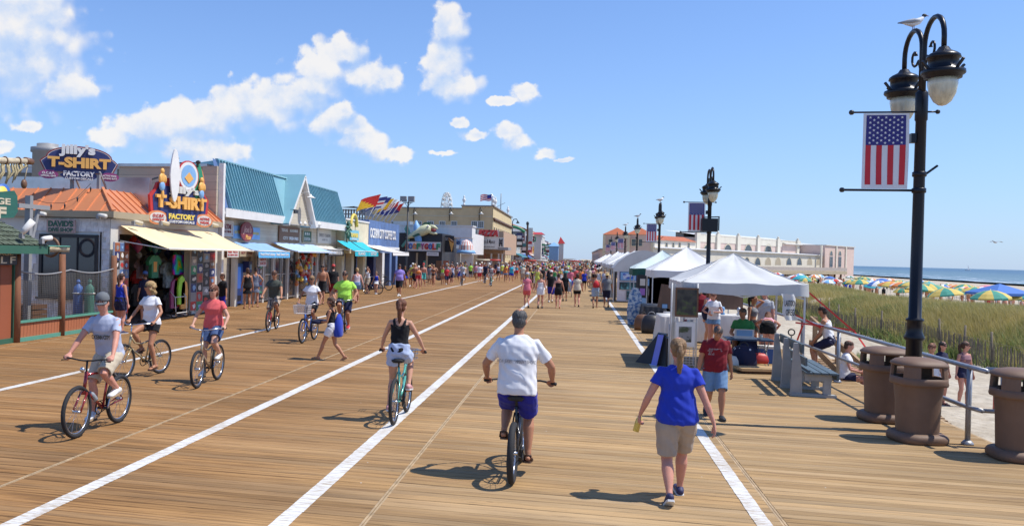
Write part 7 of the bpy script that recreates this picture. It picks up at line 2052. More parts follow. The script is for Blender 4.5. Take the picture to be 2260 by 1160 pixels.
# ================================================================== PEOPLE AND BICYCLES
SK = {k: mat('skin_' + k,v,.55,var=.06,vscale=6,sss=.08,spec=.35) for k,v in dict(fair=(.56,.30,.20),tan=(.44,.205,.115),brown=(.33,.15,.085),pink=(.58,.27,.19)).items()}
HR = {k: mat('hair_' + k,v,.5,var=.35,vscale=14,stretch=(4,4,.6),bump=1.0,bscale=45) for k,v in
  dict(brown=(.07,.03,.016),auburn=(.15,.052,.022),blonde=(.42,.27,.11),dblonde=(.27,.155,.07),black=(.015,.012,.011),grey=(.075,.072,.07),white=(.5,.49,.46),dark=(.035,.02,.014)).items()}
CL = {k: cloth(k,v) for k,v in dict(white=(.74,.74,.76),greyblue=(.42,.46,.58),red=(.56,.04,.05),coral=(.68,.12,.12),olive=(.07,.08,.065),black=(.012,.012,.014),royal=(.02,.045,.42),navy=(.018,.02,.055),neon=(.42,.80,.10),
  khaki=(.40,.32,.245),beige=(.50,.43,.32),denim=(.15,.26,.42),ldenim=(.34,.45,.60),maroon=(.19,.012,.02),grey=(.20,.205,.22),lgrey=(.42,.43,.45),purple=(.30,.23,.62),pink=(.66,.18,.24),rose=(.70,.35,.42),teal=(.08,.40,.36),aqua=(.05,.42,.55),cream=(.62,.54,.42),brown=(.12,.07,.045),
  yellow=(.62,.66,.12),orange=(.70,.22,.06),green=(.05,.26,.09),bluebag=(.03,.06,.42),stripe=(.24,.05,.06),floral=(.62,.52,.56),bikini=(.03,.02,.02),indigo=(.02,.022,.30),lav=(.42,.50,.68)).items()}
SHOE = {k: mat('shoe_' + k,v,.6,var=.1) for k,v in dict(white=(.7,.7,.68),black=(.02,.02,.022),brown=(.07,.035,.02),red=(.55,.03,.03),navy=(.03,.03,.09),tan=(.4,.28,.16),pink=(.6,.3,.3)).items()}
M_SUN = mat('sunglass',(.01,.01,.012),.12); M_EYE = mat('eye_dark',(.02,.015,.012),.2)
M_STRAW = mat('straw',(.55,.40,.17),.8,var=.2,vscale=20,bump=.5)
V = Vector
def loft(q,cs,ab,side,n=14,ex=2.2,m=0,hem=''):
 cs = [V(c) for c in cs]; rs = []
 N = len(cs)
 for i in range(N):
  T = (cs[min(i + 1,N - 1)] - cs[max(i - 1,0)]).normalized()
  sd = V(side[i]) if isinstance(side,list) else V(side)
  S = (sd - T * sd.dot(T)).normalized(); D = T.cross(S)
  a,b_ = ab[i]; ring = []
  for j in range(n):
   th = 2 * math.pi * j / n; c,s = math.cos(th),math.sin(th)
   k = (abs(c) ** ex + abs(s) ** ex) ** (-1 / ex)
   ring.append(cs[i] + S * (a * c * k) + D * (b_ * s * k))
  rs.append(ring)
 def cap(i,j):
  d = (cs[i] - cs[j]).normalized() * min(ab[i]) * .5
  c = cs[i] + d
  return [c + (p - cs[i]) * .55 for p in rs[i]]
 def inset(i,j):      # a hem: the end turns inward instead of bulging
  d = (cs[i] - cs[j]).normalized()
  return [[cs[i] + (p - cs[i]) * .86 for p in rs[i]],[cs[i] - d * .03 + (p - cs[i]) * .80 for p in rs[i]]]
 a_ = inset(0,1)[::-1] if '0' in hem else [cap(0,1)]
 b_ = inset(-1,-2) if '1' in hem else [cap(-1,-2)]
 rs = a_ + rs + b_
 q.rings(rs,m,True)
 return q
def ik(A,T,l1,l2,hint):
 A,T = V(A),V(T); d = T - A; L = min(d.length,(l1 + l2) * .999); dn = d.normalized()
 T2 = A + dn * L
 x = (l1 * l1 - l2 * l2 + L * L) / (2 * L); h = math.sqrt(max(1e-6,l1 * l1 - x * x))
 hn = V(hint); hn = (hn - dn * hn.dot(dn)).normalized()
 return A + dn * x + hn * h,T2
def remesh(q,vox,smooth=3,name='m'):
 me = q.mesh(name,[])
 me.materials.clear()
 bm = bmesh.new(); bm.from_mesh(me); bmesh.ops.recalc_face_normals(bm,faces=bm.faces); bm.to_mesh(me); bm.free()
 o = bpy.data.objects.new(name,me)
 md = o.modifiers.new('r','REMESH'); md.mode = 'VOXEL'; md.voxel_size = vox; md.use_smooth_shade = True
 if smooth:
  ms = o.modifiers.new('s','SMOOTH'); ms.factor = .5; ms.iterations = smooth
 out = evalmesh(o)
 bpy.data.meshes.remove(me)
 return out
def put(name,q,mt,parent,vox,smooth=3,fold=0.0):
 if vox:
  me = remesh(q,vox,smooth,name)
  if fold < 0:       # locks of hair
   n_ = len(me.vertices); co = np.zeros(n_ * 3); me.vertices.foreach_get('co',co); co = co.reshape(-1,3)
   nr = np.zeros(n_ * 3); me.vertices.foreach_get('normal',nr); nr = nr.reshape(-1,3)
   c0 = co.mean(0); th = np.arctan2(co[:,0] - c0[0],co[:,1] - c0[1]); ph = rnd.uniform(0,6)
   d = np.sin(th * 23 + 1.6 * np.sin(co[:,2] * 55 + ph)) + .8 * np.sin(th * 41 + co[:,2] * 70 + ph) + .6 * np.sin(co[:,2] * 90 + th * 9)
   co += nr * (d * .0026)[:,None]; me.vertices.foreach_set('co',co.reshape(-1)); me.update()
  elif fold:
   n_ = len(me.vertices); co = np.zeros(n_ * 3); me.vertices.foreach_get('co',co); co = co.reshape(-1,3)
   nr = np.zeros(n_ * 3); me.vertices.foreach_get('normal',nr); nr = nr.reshape(-1,3)
   ph = rnd.uniform(0,6)
   d = np.sin(co[:,2] * 30 + np.sin(co[:,0] * 19 + ph) * 2.4 + co[:,1] * 15 + co[:,0] * 22) * np.sin(co[:,0] * 17 + co[:,2] * 9 + ph) + .6 * np.sin(co[:,2] * 61 + co[:,0] * 40 + ph) * np.sin(co[:,1] * 30)
   co += nr * (d * fold)[:,None]
   me.vertices.foreach_set('co',co.reshape(-1)); me.update()
  me.name = name; me.materials.append(mt)
  return inst(name,me,parent)
 return q.build(name,mt,parent,fixn=True)
# ---- poses (feet at the origin,facing +Y,1.72 m tall)
def P_walk(a=.30,sgn=1,arm=.17,lean=.03):
 """sgn=+1: left foot in front"""
 f,b_ = a,-a
 yl,yr = (f,b_) if sgn > 0 else (b_,f)
 return dict(pel=V((0,0,.93 - a * .10)),lean=V((0,lean,1)).normalized(),ft=[(V((-.09,yl,.08 if yl > 0 else .12)),V((0,1,.12 if yl > 0 else -.55))),(V((.09,yr,.08 if yr > 0 else .12)),V((0,1,.12 if yr > 0 else -.55)))],
    hd=[V((-.30,-arm * sgn,.80)),V((.30,arm * sgn,.80))],eh=[V((-.3,-1,0)),V((.3,-1,0))],kh=V((0,1,0)),face=V((0,1,-.02)))
def P_stand(w_=.10):
 return dict(pel=V((0,0,.95)),lean=V((0,.02,1)).normalized(),ft=[(V((-w_,.02,.08)),V((-.15,1,0))),(V((w_,-.02,.08)),V((.2,1,0)))],
    hd=[V((-.27,.05,.80)),V((.27,.05,.80))],eh=[V((-.3,-1,0)),V((.3,-1,0))],kh=V((0,1,0)),face=V((0,1,-.02)))
def P_sit(h=.45,fwd=.42):
 return dict(pel=V((0,0,h + .09)),lean=V((0,.12,1)).normalized(),ft=[(V((-.12,fwd,.08)),V((0,1,0))),(V((.12,fwd,.08)),V((0,1,0)))],
    hd=[V((-.14,.32,h + .2)),V((.14,.32,h + .2))],eh=[V((-.6,-.6,-.3)),V((.6,-.6,-.3))],kh=V((0,.5,1)),face=V((0,1,-.1)))
def P_bend():
 return dict(hup=V((0,.8,.6)).normalized(),pel=V((0,-.08,.92)),lean=V((0,.92,.42)).normalized(),ft=[(V((-.12,.0,.08)),V((0,1,0))),(V((.12,.0,.08)),V((0,1,0)))],
    hd=[V((-.16,.62,.72)),V((.16,.62,.72))],eh=[V((-.6,0,.6)),V((.6,0,.6))],kh=V((0,1,0)),face=V((0,.8,-.6)),sdir=V((0,1,.1)).normalized())
def person(label,loc,rz,pose,H=1.72,fem=False,w_=1.0,belly=0.0,skin='fair',top=('tee','white'),bot=('shorts','navy',.7),hair=('short','brown'),hat=None,glasses=False,shoes=('sneaker','white'),vox=.011,group=None,name='person',detail=True,curl=.45,extra=None,root=None,eyes=True):
 s = H / 1.72
 e = root or E(name,label,'person',loc,rz,group)
 e.scale = (s,s,s)
 pel,ln = pose['pel'],pose['lean']
 s2 = pose.get('sdir',ln)
 side = pose.get('side',V((1,0,0)))
 def sp(t):
  if t <= .18: return pel + ln * t
  d2 = (ln * .5 + s2 * .5).normalized() if pose.get('sdir') else ln
  return pel + ln * .18 + s2 * (t - .18)
 # ---------------- body
 q = MB(); hk = 1.0 if detail else 0
 wf = w_
 if fem: tr = [(-.11,.10,.075,0),(-.05,.165,.108,-.01),(.03,.158,.105,-.008),(.13,.125,.088,0),(.24,.128,.092,.008),(.33,.142,.105,.012),(.42,.145,.085,0),(.475,.10,.06,-.005),(.50,.055,.052,0)]
 else: tr = [(-.11,.10,.08,0),(-.05,.155,.112,-.005),(.03,.152,.108,0),(.13,.145,.103,0),(.24,.155,.108,.004),(.34,.172,.118,.008),(.42,.172,.098,0),(.475,.12,.07,-.005),(.505,.065,.062,0)]
 fwd = s2.cross(V((1,0,0))) * -1
 fwd = V((1,0,0)).cross(s2) * -1
 fwd = V((0,1,0)) - ln * ln.y; fwd.normalize()
 def trow(t,a,b_,f,inf=0.0):
  bb = b_ * (wf ** .8) + belly * math.exp(-((t - .1) / .12) ** 2)
  return sp(t) + fwd * (f + belly * .6 * math.exp(-((t - .1) / .12) ** 2)),(a * wf + inf,bb + inf)
 rows = [trow(*r_) for r_ in tr]
 loft(q,[r_[0] for r_ in rows],[r_[1] for r_ in rows],side,16,2.4)
 if fem and detail:
  for sx in (-1,1): q.ell(tuple(sp(.31) + side * (.062 * sx) + fwd * .085),(.05,.045,.05),10,7)
 neck0 = sp(.46); face = pose['face'].normalized()
 hu = pose.get('hup',(s2 + V((0,0,1)) * .9).normalized())
 hf = (face - hu * face.dot(hu)).normalized(); hs = hf.cross(hu)
 ntop = neck0 + hu * .12 + fwd * .012
 loft(q,[neck0,neck0 + (ntop - neck0) * .5,ntop,ntop + hu * .04],[(.062 if not fem else .05,.06),(.052 if not fem else .043,.053 if not fem else .045),(.050 if not fem else .043,.052),(.045,.05)],side,12)
 hc = ntop + hu * .095 + hf * .018
 hrs = [(-.118,.026,.026,.046),(-.105,.040,.046,.034),(-.075,.056,.066,.018),(-.035,.066,.084,.006),(.01,.071,.092,0),(.05,.072,.094,-.003),(.085,.062,.082,-.006),(.108,.038,.052,-.006)]
 loft(q,[hc + hu * z + hf * f for z,a,b_,f in hrs],[(a,b_) for z,a,b_,f in hrs],[hs] * 8,16,2.1)
 if detail:
  q.tube([hc + hf * .085 + hu * .012,hc + hf * .105 - hu * .022,hc + hf * .088 - hu * .034],[.008,.0145,.012],8)
  q.ell(tuple(hc + hf * .086 - hu * .062),(.020,.012,.010),8,6)
  for sx in (-1,1):
   q.ell(tuple(hc + hs * (.073 * sx) - hu * .008 - hf * .008),(.012,.018,.030),8,6)
   q.ell(tuple(hc + hs * (.034 * sx) + hf * .066 - hu * .028),(.022,.016,.018),8,6)
 shw = (.148 if fem else .172) * (1 + (wf - 1) * .7)
 la1,la2 = .285,.25
 arms = []
 for k,sx in enumerate((-1,1)):
  J = sp(.425) + side * (shw * sx)
  El,Wr = ik(J,pose['hd'][k],la1,la2,pose['eh'][k])
  arms.append((J,El,Wr))
  f = .86 if fem else 1.0; f *= (1 + (wf - 1) * .8)
  loft(q,[sp(.43) + side * (shw * sx * .5),J,J.lerp(El,.3),J.lerp(El,.7),El,El.lerp(Wr,.3),El.lerp(Wr,.7),Wr],
    [(.05 * f,.055 * f),(.056 * f,.056 * f),(.050 * f,.050 * f),(.042 * f,.043 * f),(.037 * f,.038 * f),(.040 * f,.038 * f),(.030 * f,.028 * f),(.025 * f,.020 * f)],V((0,1,.2)),12)
  d = pose.get('hdir',[None,None])[k] or (Wr - El).normalized()
  d = V(d).normalized()
  pn = V((sx,0,0)) - d * (V((sx,0,0)).dot(d)); pn = pn.normalized() if pn.length > .1 else V((0,0,1))
  if pose.get('palm'): pn = V(pose['palm'][k])
  pn = (pn - d * pn.dot(d)).normalized()       # back of the hand
  sdv = d.cross(pn).normalized()
  if detail:
   loft(q,[Wr - d * .01,Wr + d * .03,Wr + d * .07,Wr + d * .088],[(.022,.017),(.034,.016),(.040,.014),(.038,.012)],sdv,10)
   cu = pose.get('curl',[curl,curl])[k]
   for fi,(off,L) in enumerate(((-.029,.068),(-.010,.076),(.010,.072),(.028,.058))):
    b0 = Wr + d * .082 + sdv * off
    a1 = cu * 1.0; a2 = cu * 2.1; a3 = cu * 3.0
    p1 = b0 + (d * math.cos(a1) - pn * math.sin(a1)) * L * .42
    p2 = p1 + (d * math.cos(a2) - pn * math.sin(a2)) * L * .32
    p3 = p2 + (d * math.cos(a3) - pn * math.sin(a3)) * L * .26
    q.tube([b0 - d * .012,b0,p1,p2,p3],[.0105,.0105,.0098,.0092,.007],7)
   tb = Wr + d * .025 + sdv * (.03 if True else 0) * (-1)
   q.tube([tb,tb + d * .028 - sdv * .018 - pn * .008,tb + d * .055 - sdv * .022 - pn * .02,tb + d * .075 - sdv * .018 - pn * .03],[.014,.0125,.011,.008],7)
  else:
   loft(q,[Wr,Wr + d * .07,Wr + d * .14],[(.025,.02),(.036,.02),(.02,.014)],sdv,8)
 legs = []
 for k,sx in enumerate((-1,1)):
  Hj = sp(-.045) + side * (.085 * sx * (wf ** .5)) + fwd * .0
  An,fd = pose['ft'][k]
  Kn,An2 = ik(Hj,An,.425,.41,pose.get('kh2',[pose['kh']] * 2)[k])
  legs.append((Hj,Kn,An2,V(fd).normalized()))
  f = wf ** .9
  cb = -(V((0,1,0)) - (An2 - Kn).normalized() * (An2 - Kn).normalized().y) * .012
  loft(q,[Hj + (Hj - Kn).normalized() * .02,Hj.lerp(Kn,.2),Hj.lerp(Kn,.55),Hj.lerp(Kn,.88),Kn,Kn.lerp(An2,.12),Kn.lerp(An2,.32) + cb,Kn.lerp(An2,.6) + cb * .6,Kn.lerp(An2,.88),An2],
    [(.086 * f,.090 * f),(.088 * f,.090 * f),(.070 * f,.072 * f),(.054 * f,.056 * f),(.052 * f,.054 * f),(.049 * f,.051 * f),(.055 * f,.058 * f),(.044 * f,.046 * f),(.034,.037),(.033,.038)],side,14)
  fdv = V(fd).normalized()
  fu = (V((0,0,1)) - fdv * fdv.z).normalized()
  sf = fdv.cross(fu)
  loft(q,[An2 - fdv * .062 - fu * .045,An2 - fdv * .03 - fu * .040,An2 + fdv * .03 - fu * .038,An2 + fdv * .09 - fu * .052,An2 + fdv * .14 - fu * .060,An2 + fdv * .175 - fu * .064],
    [(.026,.024),(.031,.036),(.034,.036),(.041,.022),(.043,.015),(.032,.011)],sf,12)
 body = put('body',q,SK[skin],e,vox,2)
 if detail and eyes and not glasses:
  for sx in (-1,1):
   q = MB(); q.ell(tuple(hc + hs * (.030 * sx) + hf * .0865 + hu * .010),(.011,.006,.006),8,6); q.build('eye',M_EYE,e)
 if glasses:
  q = MB()
  for sx in (-1,1):
   q.ell(tuple(hc + hs * (.031 * sx) + hf * .092 + hu * .010),(.027,.010,.019),10,7)
   q.bar(hc + hs * (.056 * sx) + hf * .088 + hu * .014,hc + hs * (.076 * sx) - hf * .01 + hu * .012,.005,.008)
  q.bar(hc - hs * .01 + hf * .10 + hu * .013,hc + hs * .01 + hf * .10 + hu * .013,.006,.006)
  q.build('sunglasses',M_SUN,e)
 st,hcx = hair
 if st != 'none':
  q = MB(); Mh = Matrix((hs,hf,hu)).transposed().to_4x4()
  def he(off,r):
   M_ = Mh.copy(); M_.translation = hc + hs * off[0] + hf * off[1] + hu * off[2]
   q.ell((0,0,0),r,14,10,M=M_)
  he((0,-.006,.044),(.080,.100,.078)); he((0,-.036,-.008),(.072,.074,.080))
  if st in ('pony','long','bun','wavy','bob','curly'): he((0,-.016,.044),(.084,.098,.082))
  if st == 'pony':
   p0 = hc - hf * .10 + hu * .045; dn = V((0,0,-1))
   q.tube([p0 + hf * .02,p0 - hf * .035,p0 - hf * .05 + dn * .07,p0 - hf * .035 + dn * .17,p0 - hf * .02 + dn * .27,p0 - hf * .02 + dn * .33],[.02,.026,.036,.034,.024,.006],10)
  if st == 'long' or st == 'wavy':
   L = .30 if st == 'long' else .18
   loft(q,[hc + hu * .02 - hf * .03,hc - hu * .07 - hf * .055,hc - hu * .15 - hf * .07,hc - hu * L - hf * .075],[(.083,.07),(.086,.055),(.085,.04),(.05,.02)],hs,12)
   if st == 'wavy':
    for a_ in range(7): he((.075 * math.sin(a_),-.06 - .03 * math.cos(a_ * 2),-.05 - .015 * a_),(.035,.035,.035))
  if st == 'bob': loft(q,[hc + hu * .02 - hf * .035,hc - hu * .05 - hf * .05,hc - hu * .10 - hf * .055],[(.084,.065),(.086,.05),(.07,.04)],hs,12)
  if st == 'bun': he((0,-.10,.085),(.042,.042,.042))
  if st == 'curly':
   for a_ in range(16): he((.075 * math.sin(a_ * 1.3),-.04 - .05 * math.cos(a_ * 1.9),.05 - .012 * a_),(.036,.036,.036))
  put('hair',q,HR[hcx],e,min(vox,.009) if vox else 0,1,-1 if vox and vox < .02 else 0)
 if hat:
  hk_,hm = hat
  q = MB(); Mh = Matrix((hs,hf,hu)).transposed().to_4x4(); Mh.translation = hc + hu * .045 - hf * .012
  if hk_ == 'cap':
   q.lathe([(.088,-.01),(.091,.01),(.085,.05),(.062,.085),(.03,.10),(.008,.105)],18,M=Mh @ Matrix.Diagonal((1,1.13,1,1)))
   bs = pose.get('brim',1)
   q.rings([[(x,(.07 + .085 * t * (1 - (x / .085) ** 2)) * bs,-.012 - .02 * t + dz) for x in np.linspace(-.075,.075,9)] + [(x,(.07 + .085 * t * (1 - (x / .085) ** 2)) * bs,-.018 - .02 * t + dz) for x in np.linspace(.075,-.075,9)] for t,dz in ((0,0),(.5,.002),(1,-.002))],M=Mh)
  else:
   r_ = .19 if hk_ == 'straw' else .14
   q.lathe([(.09,.0),(.09,.01),(.085,.06),(.06,.085),(.01,.09)],18,M=Mh)
   q.lathe([(.08,.008),(r_ * .8,-.012),(r_,-.02),(r_,-.026),(r_ * .8,-.018),(.08,.0)],24,M=Mh @ Matrix.Diagonal((1,1.08,1,1)))
  q.build('hat',hm,e)
 # ---------------- clothes
 tt,tc = top[0],CL[top[1]] if isinstance(top[1],str) else top[1]
 fold = .0048 if vox and vox < .016 else (.0015 if vox else 0)
 if tt != 'none':
  q = MB(); inf = dict(tee=.018,tank=.011,crop=.010,tube=.012,dress=.015,bikini=.006,loose=.026)[tt]
  hem = dict(tee=-.075,tank=-.03,crop=.20,tube=.02,dress=-.10,bikini=.28,loose=-.10)[tt]
  topt = dict(tee=.475,tank=.40,crop=.40,tube=.37,dress=.39,bikini=.355,loose=.475)[tt]
  ts = [t for t in [r_[0] for r_ in tr] if hem < t < topt - .015]
  def at(t):
   for a,b_ in zip(tr[:-1],tr[1:]):
    if a[0] <= t <= b_[0]:
     u = (t - a[0]) / (b_[0] - a[0]); return (t,*[a[i] + (b_[i] - a[i]) * u for i in (1,2,3)])
   return tr[0] if t < tr[0][0] else tr[-1]
  rr_ = []
  for t in [hem] + ts + [topt]:
   r_ = at(t); k_ = inf
   if tt in ('tee','loose') and t < .2: k_ = inf + (.2 - t) * .05
   if tt in ('tee','loose') and t < .2:   # cloth hangs straighter than the waist
    r_ = (t,max(r_[1],.150 if not fem else .142),max(r_[2],.105),r_[3])
   c_,ab_ = trow(*r_,k_)
   if fem and t > .25 and t < .37: ab_ = (ab_[0],ab_[1] + .012); c_ = c_ + fwd * .012
   rr_.append((c_,ab_))
  if tt == 'dress':
   mid = (legs[0][1] + legs[1][1]) / 2; c0,ab0 = rr_[0]
   hm_ = c0.lerp(mid,.55)
   rr_ = [(hm_,(max(.2,abs(legs[0][1].x - legs[1][1].x) * .5 + .10),.15 + abs(legs[0][1].y - legs[1][1].y) * .22))] + rr_
  loft(q,[r_[0] for r_ in rr_],[r_[1] for r_ in rr_],side,18,2.4,hem='0')
  if tt in ('tee','loose'):
   fl_ = .62 if not fem else .48
   if tt == 'loose': fl_ = .72
   for k in range(2):
    J,El,Wr = arms[k]; sx = (-1,1)[k]
    f = wf
    loft(q,[sp(.42) + side * (shw * sx * .35),J + V((0,0,.002)),J.lerp(El,fl_ * .5),J.lerp(El,fl_)],[(.050 * f,.056 * f),(.057 * f,.059 * f),(.056 * f,.055 * f),(.058 * f,.055 * f)],V((0,1,.2)),12,hem='1')
  elif tt in ('tank','crop','dress'):
   for sx in (-1,1):
    q.tube([sp(.37) + side * (.085 * sx) + fwd * .085,sp(.44) + side * (.09 * sx) + fwd * .055,sp(.487) + side * (.085 * sx) - fwd * .0,sp(.44) + side * (.085 * sx) - fwd * .075,sp(.36) + side * (.07 * sx) - fwd * .10],[.02,.02,.02,.02,.02],8)
  put('shirt' if tt in ('tee','loose') else ('dress' if tt == 'dress' else 'top'),q,tc,e,vox,2,fold)
 if bot and bot[0] != 'none':
  bt,bc,bl_ = bot; bcm = CL[bc] if isinstance(bc,str) else bc
  q = MB(); inf = .012 if bt != 'brief' else .006
  ts = [(-.10,.10,.085,0)] + [r_ for r_ in tr if -.10 < r_[0] < .06] + [(.085,tr[2][1] * .98,tr[2][2] * .99,0)]
  rr_ = [trow(*r_,inf) for r_ in ts]
  loft(q,[r_[0] for r_ in rr_],[r_[1] for r_ in rr_],side,18,2.4)
  if bt == 'skirt':
   mid = (legs[0][1] + legs[1][1]) / 2; c1 = sp(.05); c2 = c1.lerp(mid,bl_)
   loft(q,[sp(.08),sp(-.05),c2],[(.16 * wf,.115 * wf),(.185 * wf,.135 * wf),(.20 * wf,.17 + abs(legs[0][1].y - legs[1][1].y) * .2)],side,18,hem='1')
  elif bt != 'brief':
   for (Hj,Kn,An2,fd) in legs:
    f = wf; lf = min(bl_,1.0); fl_ = .018 if bt == 'shorts' else .006
    cs = [Hj + (Hj - Kn).normalized() * .02,Hj.lerp(Kn,.25 * lf),Hj.lerp(Kn,.6 * lf),Hj.lerp(Kn,lf)]
    base = lambda u: .094 * f - .034 * f * u
    loft(q,cs,[(.098 * f,.102 * f),(.092 * f + fl_,.096 * f + fl_),(base(.6 * lf) + fl_ * 1.2,base(.6 * lf) + .004 + fl_ * 1.2),(base(lf) + .012 + fl_,base(lf) + .014 + fl_)],side,14,hem='1')
    if bl_ > 1: loft(q,[Kn,Kn.lerp(An2,.5),An2 + V((0,0,.03))],[(.066 * f,.068 * f),(.066 * f,.07 * f),(.058,.062)],side,14)
  put('shorts' if bt in ('shorts','brief') else ('skirt' if bt == 'skirt' else 'trousers'),q,bcm,e,vox,2,fold)
 if shoes:
  kd,sm = shoes
  for (Hj,Kn,An2,fdv) in legs:
   fu = (V((0,0,1)) - fdv * fdv.z).normalized(); sf = fdv.cross(fu)
   q = MB()
   if kd == 'sneaker':
    loft(q,[An2 - fdv * .072 - fu * .042,An2 - fdv * .03 - fu * .032,An2 + fdv * .03 - fu * .034,An2 + fdv * .09 - fu * .048,An2 + fdv * .15 - fu * .056,An2 + fdv * .195 - fu * .060],[(.034,.034),(.041,.045),(.042,.042),(.048,.030),(.050,.022),(.036,.016)],sf,12)
    o = put('shoe',q,SHOE[sm],e,0)
    q = MB(); pts = [(-.085,.03),(-.04,.042),(.05,.046),(.12,.052),(.18,.044),(.21,.02),(.21,-.02),(.18,-.044),(.12,-.052),(.05,-.046),(-.04,-.042),(-.085,-.03)]
    q.rings([[An2 + fdv * x + sf * y_ - fu * z for x,y_ in pts] for z in (.088,.066)],smooth=False); q.build('sole',SHOE['white' if sm != 'white' else 'tan'] if sm not in ('black','brown') else SHOE['black'],o,fixn=True)
   else:
    pts = [(-.08,.028),(-.03,.036),(.05,.040),(.12,.048),(.17,.042),(.195,.02),(.195,-.02),(.17,-.042),(.12,-.048),(.05,-.040),(-.03,-.036),(-.08,-.028)]
    q.rings([[An2 + fdv * x + sf * y_ - fu * z for x,y_ in pts] for z in (.090,.074)],smooth=False)
    for xx in ((.09,) if kd == 'flip' else (.02,.10)):
     q.tube([An2 + fdv * xx + sf * .044 - fu * .075,An2 + fdv * (xx + .01) + sf * .02 - fu * (.02 if xx < .05 else .028),An2 + fdv * (xx + .01) - sf * .02 - fu * (.02 if xx < .05 else .028),An2 + fdv * xx - sf * .044 - fu * .075],.009,6)
    if kd == 'sandal': q.tube([An2 - fdv * .02 + sf * .04 - fu * .07,An2 - fdv * .045 + sf * .03 - fu * .01,An2 - fdv * .06 - fu * .005,An2 - fdv * .045 - sf * .03 - fu * .01,An2 - fdv * .02 - sf * .04 - fu * .07],.009,6)
    q.build('sandal' if kd != 'flip' else 'flip_flop',SHOE[sm],e,fixn=True)
 info = dict(e=e,arms=arms,legs=legs,hc=hc,hf=hf,hu=hu,hs=hs,sp=sp,fwd=fwd,side=side,s=s)
 return info
